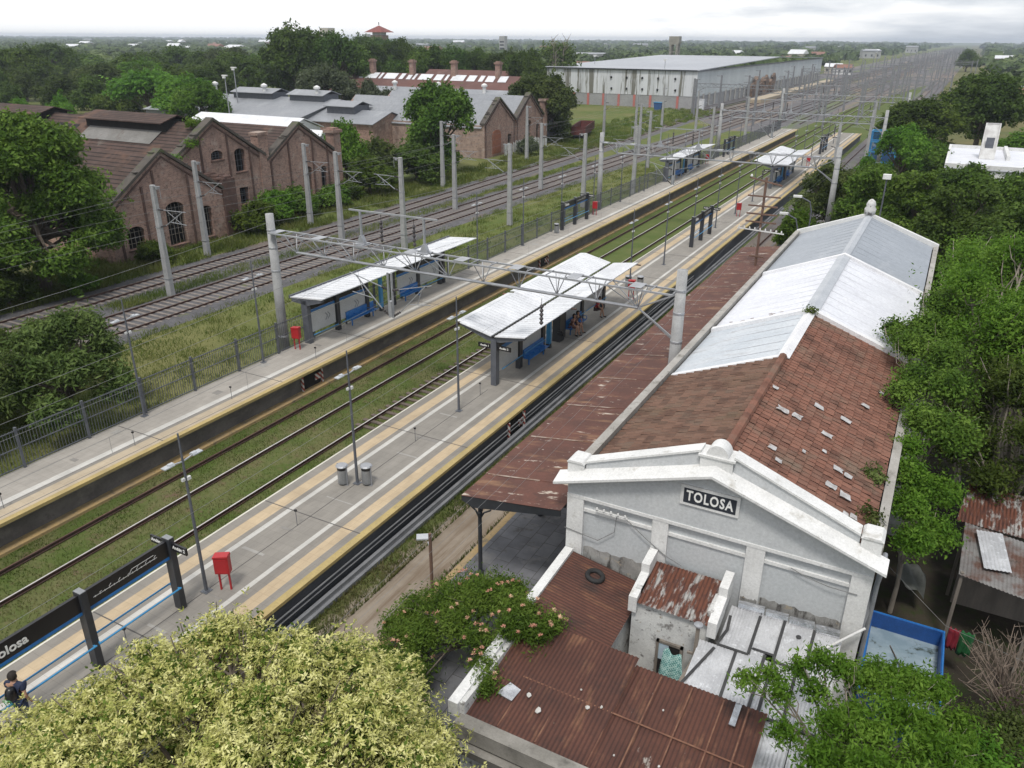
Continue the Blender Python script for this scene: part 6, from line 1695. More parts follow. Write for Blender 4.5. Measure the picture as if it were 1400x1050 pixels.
# blue steel cage, white flat roofed house
cg = thing('steel_cage', 'blue steel lift cage with wire mesh sides beyond the trees', 'cage', (-9.4, 138.5, 0))
b = MB()
for x in (-11.3, -9.4, -7.5):
    for y in (137.5, 140.0): b.bar((x, y, -.2), (x, y, 4.95), .18)
for z in (.4, 1.9, 3.4, 4.95):
    for y in (137.5, 140.0): b.bar((-11.3, y, z), (-7.5, y, z), .16)
    for x in (-11.3, -7.5): b.bar((x, 137.5, z), (x, 140, z), .16)
for s in (0, 1): b.bar((-11.3+1.9*s, 137.5, 1.9), (-9.4+1.9*s, 137.5, 3.4), .09)
b.build('frame', LBLUE, cg)
b = MB()
for k in range(24): b.bar((-11.2+k*.16, 137.5, .4), (-11.2+k*.16, 137.5, 4.9), .03)
for k in range(20): b.bar((-11.2, 137.5, .5+k*.22), (-7.5, 137.5, .5+k*.22), .03)
b.build('mesh', BLUE, cg)
b = MB(); b.box(-10.9, 138, .2, -9.6, 139.6, 2.6); b.box(-9.3, 138.2, .2, -8.0, 139.4, 1.9); b.build('machine', GREYPAINT, cg)
wb = thing('flat_roofed_house', 'white flat roofed house with a tilted stair hatch at the right', 'house', (4, 118, 0))
b = MB(); b.box(-.2, 109, -.2, 9, 130, 3.9); b.build('wall', WHITE, wb)
b = MB(); b.box(-.4, 108.8, 3.9, 9.2, 130.2, 4.05); b.build('roof', MEMB, wb)
b = MB(); b.box(-.4, 108.8, 4.05, 9.2, 109.1, 4.45); b.box(-.4, 109.1, 4.05, -.1, 130, 4.45); b.box(6.2, 118, 4.05, 6.6, 130, 4.6); b.box(-.1, 129.7, 4.05, 9.2, 130, 4.45); b.build('parapet', WHITE, wb)
b = MB(); b.prism([(118.0, 4.05), (121.0, 4.05), (121.0, 8.2), (120.6, 8.2)], 'x', 3.2, 3.35); b.prism([(118.0, 4.05), (121.0, 4.05), (121.0, 8.2), (120.6, 8.2)], 'x', 4.75, 4.9); b.slab([(3.35, 118.1, 4.15), (4.75, 118.1, 4.15), (4.75, 120.7, 8.0), (3.35, 120.7, 8.0)], .1); b.box(3.35, 120.8, 4.05, 4.75, 121, 8.2); b.build('stair_hatch', M('hatch_paint', (0.55, 0.55, 0.54), (0.42, 0.41, 0.40), 1.0), wb)
b = MB(); b.box(3.6, 118.9, 5.2, 4.5, 119.2, 6.6); b.build('hatch_door', GREYPAINT, wb)
b = MB(); b.box(1.0, 108.72, .8, 2.4, 108.8, 2.4); b.box(4.6, 108.72, .8, 6.4, 108.8, 2.4); b.build('window', GLASS, wb)

# water tower, red roofed tower, far buildings
wt = thing('water_tower', 'concrete water tower with square tank on tall legs', 'water tower', (-133.2, 420, 0))
b = MB(); b.prism([(-135.4, 15.4), (-131.0, 15.4), (-130.6, 16.4), (-130.6, 19.2), (-135.8, 19.2), (-135.8, 16.4)], 'y', 418, 422); b.build('tank', M('tank_concrete', (0.27, 0.255, 0.225), (0.22, 0.21, 0.185), 0.4), wt)
for x in (-134.9, -131.5):
    for y in (418.6, 421.4): b = MB(); b.box(x-.55, y-.55, -.2, x+.55, y+.55, 15.4); b.build('leg', OLDCONC, wt)
b = MB(); b.bar((-134.9, 418.6, 8), (-131.5, 418.6, 8), .4); b.bar((-134.9, 418.6, 12), (-131.5, 418.6, 12), .4); b.build('brace', OLDCONC, wt)
rt = thing('red_roofed_tower', 'tall brick tower with a red pyramid roof above the trees', 'tower', (-249.5, 330, 0))
b = MB(); b.box(-252.5, 327, -.2, -246.5, 333, 18.8); b.build('wall', BRICK, rt)
b = MB(); b.add([(-254.6, 324.9, 20.0), (-244.4, 324.9, 20.0), (-244.4, 335.1, 20.0), (-254.6, 335.1, 20.0), (-249.5, 330, 23.0)], [(0, 1, 4), (1, 2, 4), (2, 3, 4), (3, 0, 4), (3, 2, 1, 0)]); b.build('roof', M('red_tower_roof', (0.20, 0.055, 0.045), (0.16, 0.05, 0.04), 0.3), rt)
b = MB(); b.box(-251.8, 327.7, 18.8, -247.2, 332.3, 20.0); b.build('belfry', WHITE, rt)
b = MB(); b.tube([(-249.5, 330, 23.2), (-249.5, 330, 24.4)], .2, 6); b.build('spike', DARK, rt)
hr = random.Random(21)
HM = [(WHITE, M('far_tile', (0.22, 0.11, 0.08), (0.18, 0.09, 0.065), 0.3)), (M('far_cream', (0.46, 0.42, 0.35), (0.40, 0.37, 0.31), 0.3), SHEET), (M('far_grey', (0.36, 0.36, 0.36), (0.30, 0.30, 0.30), 0.3), GREYROOF), (M('far_brick', (0.28, 0.18, 0.14), (0.24, 0.15, 0.12), 0.3), SHEET)]
def house_proto(k):
    wm, rm_ = HM[k]
    th = thing('far_house', 'x', 'house', (0, 0, 0), 'low houses far off among the trees')
    w_, d_, h_ = (9, 8, 3.4) if k < 2 else (14, 9, 4.5)
    b = MB(); b.box(-w_/2, -d_/2, -.2, w_/2, d_/2, h_); b.build('wall', wm, th)
    b = MB(); b.prism([(-d_/2-.4, h_), (d_/2+.4, h_), (0, h_+(1.9 if k != 2 else 1.0))], 'x', -w_/2-.4, w_/2+.4); b.build('roof', rm_, th)
    for x in (-w_/3, 0, w_/3): b = MB(); b.box(x-.6, -d_/2-.04, 1, x+.6, -d_/2-.005, 2.4); b.build('window', GLASS, th)
    return th
HL = ['small white house with tiled roof far off among the trees', 'cream house with pale sheet roof far off among the trees', 'grey low building far off among the trees', 'brick building with pale roof far off among the trees']
protos = [house_proto(k) for k in range(4)]
used = [False]*4
spots = []
for k in range(95):
    y = 330+hr.random()**1.6*1500
    a = hr.uniform(-1.5, .35)
    x = a*y
    if -90 < x < 8 or (x < -55 and x > -180 and y < 470): x = hr.choice((-1, 1))*0+(-150-hr.random()*y*1.0) if hr.random() < .75 else 14+hr.random()*y*.13
    spots.append((x, y))
spots += [(12, 290), (18, 320), (24, 350), (16, 380), (-64, 520), (-72, 540)]
for i, (x, y) in enumerate(spots):
    k = hr.randrange(4)
    if not used[k]:
        o = protos[k]; o.location = (x, y, 0); used[k] = True; o.rotation_euler = (0, 0, hr.uniform(-.5, .5))
    else:
        o = copy_tree(protos[k], (x, y, 0), HL[k], hr.uniform(-.5, .5))
    o['label'] = HL[k]
    o.scale = (1+.9*hr.random()*(y > 600),)*2+(1.0+1.1*hr.random()*(y > 600),)
for x, y, hh, l in ((-545, 640, 26, 'pale tower block on the left horizon'), (-568, 660, 22, 'shorter tower block left of the pale one'), (-700, 900, 22, 'thin dark stack on the horizon'), (-420, 760, 20, 'slim grey tower on the left horizon')):
    th = thing('tower_block', l, 'building', (x, y, 0)); w_ = 5 if 'block' in l else 3
    b = MB(); b.box(x-w_, y-w_, -.2, x+w_, y+w_, hh); b.build('wall', HM[1][0] if 'pale' in l else HM[2][0], th)
    b = MB()
    for q in range(int(hh/3)-1): b.box(x-w_*.8, y-w_-.05, 2+q*3, x+w_*.8, y-w_-.01, 3.4+q*3)
    b.build('window_rows', GLASS, th)
# tall yard lights
for x, y, h_, l in ((-76, 232, 12.5, 'tall floodlight mast before the warehouse front'), (-118, 112, 12.5, 'thin lamp mast between the grey roofs and the dark trees'), (-113, 105, 11.5, 'second thin lamp mast above the grey roofs'), (-113, 235, 13.5, 'thin pole left of the warehouse'), (-105, 250, 13, 'second thin pole left of the warehouse')):
    th = thing('light_mast', l, 'lamp', (x, y, 0))
    b = MB(); b.tube([(x, y, -.2), (x, y, h_)], [.16, .07], 8); b.build('pole', STEEL, th)
    b = MB(); b.cbox((x, y, h_), (1.2, .3, .2)); b.cbox((x, y-.2, h_-.3), (.5, .3, .3)); b.build('lamp_head', WHITE, th)
# ------------------------------------------------------------------ trees and plants
def crown_verts(seed, lobes, n_clump, per, leaf, spread, up=0.35, elong=1.7, shell=0.25, droop=0.0, smin=-0.55, tuft=False, jit=0.55):
    # leaves in clumps over a set of lobes (x, y, z, rx, ry, rz)
    r = np.random.default_rng(seed)
    L = np.array(lobes, float)
    w = (L[:, 3]*L[:, 4]+L[:, 4]*L[:, 5]+L[:, 3]*L[:, 5]); w /= w.sum()
    idx = r.choice(len(L), n_clump, p=w)
    d = r.normal(size=(n_clump*3, 3)); d /= np.linalg.norm(d, axis=1)[:, None]
    d = d[d[:, 2] > smin][:n_clump]
    rad = 1.0-shell*r.random(n_clump)**0.7*1.6+0.10*r.normal(size=n_clump)*0.6
    c = L[idx, :3]+d*L[idx, 3:6]*rad[:, None]
    st_ = r.random(n_clump) < .2
    c = c+np.where(st_[:, None], r.normal(size=c.shape)*L[idx, 3:6]*.33, 0)
    C = np.repeat(c, per, 0); D = np.repeat(d, per, 0)
    off = r.normal(size=C.shape)*spread
    P = C+off
    P[:, 2] -= droop*np.linalg.norm(off[:, :2], axis=1)
    nrm = D*0.7+np.array([0, 0, up*1.6])+r.normal(size=C.shape)*jit
    nrm /= np.linalg.norm(nrm, axis=1)[:, None]
    t = r.normal(size=C.shape); t[:, 2] -= droop*1.5
    if tuft: t = off/(spread+1e-6)+t*.35+D*.6
    t -= nrm*(t*nrm).sum(1)[:, None]; t /= np.linalg.norm(t, axis=1)[:, None]
    s = np.cross(nrm, t)
    sz = leaf*(0.6+0.8*r.random(len(P)))[:, None]
    a = t*sz*elong*0.5; b_ = s*sz*0.5
    V = np.stack([P-a, P+b_*1.0+a*.05-nrm*sz*.12, P+a, P-b_+a*.05-nrm*sz*.12], 1).reshape(-1, 3)
    return V
def leaf_mesh(name, V):
    F = np.arange(len(V)).reshape(-1, 4)
    return fastmesh(name, V, F)
def rand_lobes(seed, n, R_, H0, H1, rl, flat=0.8, dome=True):
    r = random.Random(seed); out = []
    for i in range(n):
        a = 2*math.pi*(i+r.random()*.7)/n*2.4
        q = math.sqrt(r.random())*R_
        top = H1-(H1-H0)*0.55*(q/R_)**2 if dome else H1
        z = H0+(top-H0)*r.uniform(.35, 1.0)
        k = rl*r.uniform(.75, 1.2)
        out.append((q*math.cos(a), q*math.sin(a), z-k*flat*.5, k, k, k*flat))
    return out
def limbs(seed, lobes, r0, base=(0, 0, 0), fork=0.35, n=6, sub=0):
    rr = random.Random(seed); b = MB()
    zt = max(l[2] for l in lobes)
    cx_ = sum(l[0] for l in lobes)/len(lobes); cy_ = sum(l[1] for l in lobes)/len(lobes)
    bx_, by_, bz_ = base
    fz = bz_+(zt-bz_)*fork
    trunk = [(bx_, by_, bz_-.2), (bx_+rr.uniform(-.03, .03)*zt, by_+rr.uniform(-.03, .03)*zt, bz_+(fz-bz_)*.5), (bx_+(cx_-bx_)*.3, by_+(cy_-by_)*.3, fz), (bx_+(cx_-bx_)*.6, by_+(cy_-by_)*.6, fz+(zt-fz)*.5)]
    b.tube(trunk, [r0*1.25, r0, r0*.8, r0*.45], 8)
    for l in lobes:
        p = Vector(trunk[2]).lerp(Vector(trunk[rr.choice((1, 2, 3))]), rr.random()*.8)
        q = Vector(l[:3])
        m = p.lerp(q, .5)+Vector((rr.uniform(-.1, .1), rr.uniform(-.1, .1), rr.uniform(-.02, .12)))*(q-p).length
        b.tube([p, m, q], [r0*.45, r0*.28, r0*.10], 5)
        for k in range(sub):
            e_ = q+Vector((rr.uniform(-1, 1)*l[3], rr.uniform(-1, 1)*l[4], rr.uniform(-.2, .9)*l[5]))
            b.tube([m.lerp(q, .6), m.lerp(e_, .7)+Vector((0, 0, .05)), e_], [r0*.16, r0*.11, r0*.05], 4)
    return b

LF = {
 'dark': leafmat('dark_foliage', (0.020, 0.042, 0.007), (0.058, 0.098, 0.018), (0.112, 0.168, 0.033)),
 'mid': leafmat('green_foliage', (0.022, 0.046, 0.007), (0.070, 0.122, 0.017), (0.140, 0.205, 0.036)),
 'bright': leafmat('bright_foliage', (0.026, 0.064, 0.007), (0.078, 0.160, 0.017), (0.145, 0.240, 0.036), tcol=(0.16, 0.32, 0.02)),
 'olive': leafmat('olive_foliage', (0.026, 0.044, 0.010), (0.070, 0.100, 0.026), (0.130, 0.165, 0.050)),
 'greygreen': leafmat('grey_green_foliage', (0.050, 0.070, 0.036), (0.110, 0.138, 0.080), (0.190, 0.220, 0.140)),
 'cream': leafmat('cream_flowering_foliage', (0.080, 0.125, 0.015), (0.430, 0.420, 0.135), (0.710, 0.675, 0.335), scale=2.8, trans=0.28, tcol=(0.5, 0.47, 0.15)),
 'dry': leafmat('dry_foliage', (0.10, 0.085, 0.05), (0.17, 0.15, 0.085), (0.24, 0.21, 0.12)),
}

# shared crowns in a unit box: radius 1, height 1
PROTO = {}
AZ = 1.75
def make_proto(key, seed, lobes, n_clump, per, leaf, spread, **kw):
    lobes = [(a, b_, c*AZ, d, e_, f*AZ*.8) for a, b_, c, d, e_, f in lobes]
    V = crown_verts(seed, lobes, n_clump, per, leaf, spread, **kw)
    PROTO[key] = (leaf_mesh('crown_'+key, V), None, lobes)
    tb = limbs(seed, [(l[0], l[1], l[2], l[3], l[4], l[5]) for l in lobes], 0.055, fork=.3)
    me = bpy.data.meshes.new('trunk_'+key); me.from_pydata([tuple(v) for v in tb.v], [], tb.f); me.materials.append(BARK)
    PROTO[key] = (PROTO[key][0], me, lobes)
for k in range(3):
    make_proto('round%d' % k, 100+k, rand_lobes(40+k, 22, .66, .26, .93, .30, .66), 1900, 9, .052, .045)
for k in range(2):
    make_proto('tall%d' % k, 120+k, rand_lobes(60+k, 22, .50, .16, .92, .33, .46), 1900, 9, .052, .045)
def full_lobes(seed, n):
    r = random.Random(seed); out = []
    for i in range(n):
        a = r.uniform(0, 6.283); q = math.sqrt(r.random())*.78; k = r.uniform(.19, .30)
        top = .34+.54*max(0, 1-(q/.90)**3.4)
        z = top if i % 3 else r.uniform(.14, top)
        out.append((q*math.cos(a), q*math.sin(a), z-.05+r.uniform(-.05, .04), k, k, k*.62))
    return out
for k in range(2):
    make_proto('full%d' % k, 130+k, full_lobes(65+k, 44), 2800, 9, .043, .036)
make_proto('umbrella', 140, rand_lobes(70, 26, .72, .56, .93, .27, .50), 2000, 9, .048, .042, smin=-.3)
make_proto('feather', 150, rand_lobes(80, 24, .68, .30, .92, .28, .6), 1700, 10, .046, .070, droop=.35, elong=3.0)
make_proto('bush', 160, rand_lobes(90, 20, .66, .10, .85, .31, .75), 1500, 9, .055, .045)
usage = {}
def tree(name, x, y, h, r, proto, leaf, label, cat='tree', group=None, rz=None, zr=1.0, bark=None):
    th = thing(name, label, cat, (x, y, -0.18), group, rnd.uniform(0, 6.28) if rz is None else rz)
    me, tm, lobes = PROTO[proto]
    key = (proto, leaf)
    if key not in usage:
        m_ = me if not any(k[0] == proto for k in usage) else me.copy()
        m_.materials.clear(); m_.materials.append(LF[leaf]); usage[key] = m_
    for nm, mesh in (('trunk', tm), ('crown', usage[key])):
        o = bpy.data.objects.new(nm, mesh); COL.objects.link(o); o.parent = th; o.scale = (r, r, h*zr/AZ)
        KIDS.setdefault(th.name, []).append(o); LOC[o.name] = LOC[th.name]
    return th
G1 = 'trees of the wood behind the workshops'
def near_tree(name, label, base, lobes, n_clump, per, leaf, spread, mat, r0, seed, bark=BARK, sub=3, fork=.35, **kw):
    th = thing(name, label, 'tree' if 'tree' in name else 'shrub', base)
    B = np.array(base)
    V = crown_verts(seed, lobes, n_clump, per, leaf, spread, **kw)
    link('crown', leaf_mesh('crown', V-B), LF[mat], th)
    limbs(seed, lobes, r0, base, fork, sub=sub).build('trunk', bark, th)
    return th
def dome(seed, cx, cy, R_, H0, H1, n, k0, k1, ry=None):
    rr = random.Random(seed); out = []
    for i in range(n):
        a = rr.uniform(0, 6.283); q = math.sqrt(rr.random())
        z = H0+(H1-H0)*math.sqrt(max(0.0, 1-q*q))*rr.uniform(.45, 1.0)
        k = rr.uniform(k0, k1)
        out.append((cx+q*R_*math.cos(a), cy+q*(ry or R_)*math.sin(a), z-k*.4, k, k, k*.7))
    return out
near_tree('broadleaf_tree', 'large bushy green tree in front of the left end of the brick halls', (-58.6, 34.2, -.18), dome(1, -58.8, 34.2, 5.0, 1.0, 13.4, 60, .9, 1.6, 5.6), 11500, 10, .165, .24, 'mid', .4, 71, elong=2.0)
near_tree('broadleaf_tree', 'bushy green tree at the left frame edge beside the freight track', (-62.5, 28.0, -.18), dome(2, -62.5, 28.0, 5.0, 1.0, 12.4, 52, .9, 1.6), 9000, 10, .165, .24, 'mid', .4, 72, elong=2.0)
tree('broadleaf_tree', -57.2, 26.0, 6.0, 3.6, 'bush', 'dark', 'dark leafy undergrowth tree at the left edge below the big tree')
tree('shrub', -56.6, 30.2, 3.4, 2.4, 'bush', 'dark', 'dark shrub at the foot of the big tree by the rails', 'shrub')
tree('shrub', -55.9, 35.0, 2.2, 1.6, 'bush', 'bright', 'small bright shrub right of the dark foot shrub by the rails', 'shrub')
tree('shrub', -56.2, 22.5, 3.2, 2.4, 'bush', 'dark', 'dark shrub at the left edge next to the rails', 'shrub')
near_tree('olive_tree', 'feathery olive green tree right behind the platform fence', (-35.9, 20.8, -.18), dome(3, -35.9, 20.9, 2.9, 1.6, 5.6, 30, .5, .95), 3000, 12, .085, .20, 'olive', .16, 73, elong=3.2, droop=.3, shell=.5)
near_tree('olive_tree', 'olive green tree behind the fence at the left frame edge', (-38.3, 16.8, -.18), dome(4, -38.3, 16.8, 3.2, 1.4, 5.0, 28, .5, .95), 2600, 12, .09, .20, 'olive', .16, 74, elong=3.2, droop=.3, shell=.5)
near_tree('olive_tree', 'low olive tree behind the fence near the three railed track', (-41.0, 21.5, -.18), dome(5, -41.0, 21.5, 2.6, 1.0, 4.0, 20, .5, .9), 1700, 12, .09, .20, 'olive', .14, 75, elong=3.2, droop=.3, shell=.5)
for x, y, h, r_, l in ((-57.9, 43.6, 2.6, 1.9, 'green shrub under the left window of the nearest brick gable'), (-58.6, 56.2, 4.3, 2.6, 'shrub at the corner of the nearest brick hall'), (-60.5, 60.3, 4.6, 2.9, 'leafy bush below the barred window of the middle brick hall'), (-61.2, 64.8, 4.0, 2.6, 'leafy bush before the third brick gable'), (-61.0, 70.2, 3.4, 2.5, 'bush half hiding the arched door of the third gable'), (-62.3, 74.2, 3.0, 2.2, 'bush beside the chimney pier of the third gable')):
    tree('shrub', x, y, h, r_, 'bush', 'mid' if h < 4.4 else 'bright', l, 'shrub')
tree('broadleaf_tree', -64.5, 97.5, 12.6, 6.0, 'full1', 'mid', 'big green tree left of the distant twin gables')
tree('broadleaf_tree', -62.6, 89.5, 6.5, 5.2, 'bush', 'dark', 'dark undergrowth below the big green tree before the twin gables')
for x, y, h, r_, pr, lf in ((-68.5, 82, 8.6, 3.6, 'round0', 'bright'), (-62.5, 79, 6.0, 3.8, 'bush', 'mid'), (-75, 88, 7.2, 3.4, 'round1', 'bright'), (-66, 86, 7.5, 4.0, 'bush', 'olive'), (-70, 77.5, 5.2, 3.0, 'bush', 'mid'), (-78.5, 84, 6.4, 3.0, 'bush', 'bright')):
    tree('broadleaf_tree', x, y, h, r_, pr, lf, 'leafy tree in the thicket right of the brick halls', group='thicket right of the brick halls')
tree('broadleaf_tree', -68.6, 138.8, 12.2, 6.8, 'full0', 'olive', 'pale olive tree at the right end of the twin gables')
tree('broadleaf_tree', -69.5, 146, 7.0, 3.6, 'bush', 'mid', 'lower green tree behind the freight wagon')
tree('shrub', -62.3, 121.5, 3.8, 2.3, 'bush', 'greygreen', 'grey green bush in front of the twin gables', 'shrub')
far = [(-148.8, 118, 12.4, 8.7, 'umbrella', 'bright'), (-131.5, 112, 11.0, 7.4, 'full0', 'bright'), (-119, 104, 10.6, 5.4, 'full1', 'bright'), (-163, 120, 10.6, 5.5, 'round1', 'mid'), (-141.4, 92, 9.3, 3.6, 'round2', 'bright'), (-152, 92, 7.6, 3.2, 'round0', 'bright'), (-188, 126, 11.8, 7.0, 'round1', 'dark'), (-176, 124, 11.6, 6.0, 'tall0', 'dark'), (-244, 150, 15, 9.5, 'full0', 'mid'), (-291, 190, 15.5, 11.7, 'full1', 'mid'), (-186, 108, 11.0, 5.4, 'round2', 'dark'), (-205, 118, 12, 6, 'round0', 'dark'), (-225, 135, 12.6, 8, 'round1', 'dark'), (-113.7, 118+14, 13.2, 7.0, 'full1', 'greygreen'), (-104.5, 128+8, 11.5, 4.5, 'round2', 'greygreen'), (-150, 164, 20.6, 10.5, 'full0', 'dark'), (-141, 168, 19.4, 9.5, 'full1', 'dark'), (-238, 305, 19.0, 11, 'full0', 'mid'), (-225, 300, 18.0, 10, 'full1', 'dark'), (-160, 172, 17, 6.5, 'round2', 'dark'), (-132, 182, 15.8, 6.2, 'round1', 'dark'), (-155, 200, 16.6, 7.2, 'full0', 'dark'), (-155, 215, 18, 8.0, 'full1', 'dark'), (-138, 205, 16.2, 7.0, 'full1', 'mid'), (-136, 215, 15.6, 7.2, 'full0', 'dark'), (-130, 220, 15.4, 7.2, 'full1', 'mid'), (-116, 210, 14.8, 7.0, 'full0', 'dark'), (-121, 214, 14.2, 5.6, 'round1', 'dark'), (-99, 192, 15.6, 6.0, 'full1', 'dark'), (-107, 200, 14.4, 5.4, 'round0', 'mid'), (-145, 212, 15.5, 6, 'round1', 'dark'), (-143, 330, 10.7, 8, 'round1', 'mid'), (-138, 360, 11.3, 7.2, 'round2', 'mid'), (-283, 240, 15, 11.8, 'round0', 'mid'), (-255, 230, 16, 11, 'round1', 'mid'), (-220, 210, 14, 8.4, 'umbrella', 'mid'), (-289, 232, 13.4, 9, 'round2', 'dark'), (-201, 200, 13.2, 7.5, 'round0', 'mid'), (-266, 202, 12.4, 8.8, 'tall1', 'mid'), (-329, 230, 14, 11, 'round1', 'mid'), (-190, 185, 13, 8.5, 'full0', 'mid'), (-176, 160, 12.4, 7.4, 'full1', 'olive'), (-205, 160, 12, 8.5, 'full0', 'bright'), (-232, 180, 13, 9.5, 'full1', 'mid'), (-160, 132, 11.5, 7.4, 'full0', 'mid'), (-196, 140, 11.6, 7.8, 'full1', 'olive'), (-174, 200, 13.6, 8.8, 'full1', 'bright'), (-215, 235, 14, 10, 'full0', 'mid'), (-250, 235, 14.4, 11, 'full1', 'olive'), (-166, 145, 11.6, 6.5, 'umbrella', 'dark'), (-185, 145, 11.4, 7, 'round0', 'mid'), (-215, 190, 13.4, 8, 'tall0', 'dark'), (-250, 200, 13.5, 9, 'round0', 'mid'), (-300, 260, 14, 11, 'round1', 'dark'), (-260, 270, 14.5, 10, 'round2', 'mid'), (-225, 260, 14, 9, 'round0', 'mid'), (-195, 250, 14, 9, 'round1', 'dark'), (-175, 240, 14, 8, 'round2', 'mid'), (-160, 250, 13, 8, 'round0', 'dark')]
for x, y, h, r_, pr, lf in far:
    tree('broadleaf_tree', x, y, h, r_, pr, lf, {'bright': 'bright green tree in the wood behind the workshops', 'mid': 'green tree in the wood behind the workshops', 'dark': 'dark green tree in the wood behind the workshops', 'greygreen': 'silvery grey green tree behind the workshops', 'olive': 'olive tree behind the workshops'}[lf], group=G1)
# the bare tall tree left of the warehouse
bt = thing('bare_tree', 'thin bare crowned tall tree left of the warehouse', 'tree', (-111.3, 236, -.18))
b = MB(); rr = random.Random(5)
for k in range(9):
    x = -111.3+rr.uniform(-5, 5); p = Vector((x, 236+rr.uniform(-4, 4), -.2)); q = p+Vector((rr.uniform(-1.5, 1.5), 0, rr.uniform(13, 18)))
    b.tube([p, p.lerp(q, .5)+Vector((rr.uniform(-.6, .6), 0, 0)), q], [.3, .18, .06], 5)
    for j in range(12): s_ = p.lerp(q, rr.uniform(.45, 1)); b.tube([s_, s_+Vector((rr.uniform(-2, 2), rr.uniform(-1, 1), rr.uniform(.8, 2.6)))], [.08, .03], 4)
b.build('branches', BARKPALE, bt)
V = crown_verts(3, [(-111.3+a*3, 236, 10+c, 3.4, 3, 3) for a in (-1, 0, 1) for c in (0, 3.5)], 420, 7, .5, .5)
link('crown', leaf_mesh('crown', V-np.array([-111.3, 236, -.18])), LF['olive'], bt)

# right hand side
for a in ((3.4, 165, 13.2, 7.8, 'full0', 'dark', 'big dark umbrella shaped tree on the right'), (-5.2, 150, 9.5, 7.0, 'full0', 'mid', 'wide round green tree left of the umbrella tree'), (-8.8, 149, 8.2, 4.0, 'round2', 'mid', 'round green tree by the yard tracks on the right'), (-5.6, 119, 8.0, 3.8, 'full1', 'bright', 'bright green tree beside the blue steel cage'), (-2.6, 122, 7.4, 3.2, 'round1', 'mid', 'mid green tree between bright tree and white house'), (.8, 104, 4.6, 2.6, 'feather', 'olive', 'thin leafed shrub tree before the white house'), (5.2, 104.5, 3.9, 3.4, 'bush', 'mid', 'dense green bush before the white house wall'), (9.6, 104, 4.0, 3.2, 'bush', 'dark', 'dark bush at the right edge before the white house'), (9.2, 150, 6.5, 4.6, 'bush', 'bright', 'light green bush right of the umbrella tree'), (-10.6, 74, 5.4, 2.5, 'bush', 'bright', 'low bush with yellowish leaves beyond the roof corner'), (-8.2, 66.0, 5.2, 2.3, 'bush', 'mid', 'bush close behind the far end of the station roof'), (-3.6, 66, 6.2, 2.8, 'bush', 'dark', 'dark tree just beyond the far gable'), (1.9, 56, 7.2, 2.3, 'bush', 'dark', 'dark tree hanging over the right roof edge'), (2.0, 88, 7.2, 4.6, 'full1', 'mid', 'tree behind the large dark tree on the right'), (7.0, 84, 7.4, 4.4, 'full0', 'mid', 'tree at the right edge before the white house'), (-6.6, 92, 6.6, 3.4, 'round0', 'mid', 'tree in the gap below the blue steel cage'), (-2.4, 97, 6.2, 3.2, 'bush', 'olive', 'olive tree before the white house'), (-7.8, 104, 6.0, 2.8, 'round2', 'bright', 'small bright tree below the blue steel cage')):
    tree('broadleaf_tree', *a[:6], a[6])
for k in range(16):
    y = 255+k*17
    tree('shrub', 9+rnd.uniform(-2, 9)+k*1.2, y, 3.5+rnd.random()*2.5, 3.5+rnd.random()*2, 'bush', rnd.choice(('bright', 'mid')), 'shrub in the hedge along the far field on the right', 'shrub', 'hedge along the far field')
tree('broadleaf_tree', -2, 620, 14, 9, 'round0', 'mid', 'lone tall tree at the head of the far tracks')

for sd, x, y, R_, h, leaf, lab in ((301, 2.3, 66, 4.3, 9.6, 'dark', 'large dark tree to the right of the far roof'), (302, 6.0, 61, 3.8, 9.9, 'dark', 'dark tree at the right frame edge'), (303, -4.8, 77, 3.6, 8.8, 'mid', 'round tree straight behind the roof finial'), (304, -9.2, 82.5, 3.8, 7.7, 'olive', 'olive green tree behind the far left roof corner'), (305, -1.4, 74, 3.2, 8.6, 'mid', 'tree behind the right half of the far roof')):
    near_tree('broadleaf_tree', lab, (x, y, -.18), dome(sd, x, y, R_*.85, .8, h, 38, .7, 1.3), 3800, 10, .15, .17, leaf, .3, sd, elong=1.9)
# pale cream flowering tree filling the lower left
lob = []
rr = random.Random(11)
for k in range(76):
    a = rr.uniform(0, 6.28); q = math.sqrt(rr.random())
    lx, ly = -10.1+q*4.7*math.cos(a), 7.2+q*4.1*math.sin(a)
    z = 6.1-2.5*q*q*q+rr.uniform(-.40, .20)
    k_ = rr.uniform(.50, .85)
    lob.append((lx, ly, z-.2, k_, k_, k_*.75))
for k in range(60):
    a = rr.uniform(0, 6.28); q = rr.uniform(.70, 1.06); k_ = rr.uniform(.6, .95)
    lob.append((-10.3+q*4.9*math.cos(a), 7.0+q*4.2*math.sin(a), rr.uniform(1.8, 4.2), k_, k_, k_*.8))
for k in range(26):
    a = rr.uniform(0, 6.28); q = math.sqrt(rr.random()); k_ = rr.uniform(.5, .85)
    lob.append((-12.6+q*2.2*math.cos(a), 5.6+q*2.0*math.sin(a), 5.0-1.2*q*q+rr.uniform(-.4, .2), k_, k_, k_*.75))
for k in range(44):
    lob.append((rr.uniform(-11.0, -6.7), rr.uniform(3.0, 6.6), rr.uniform(3.4, 5.0), .8, .8, .6))
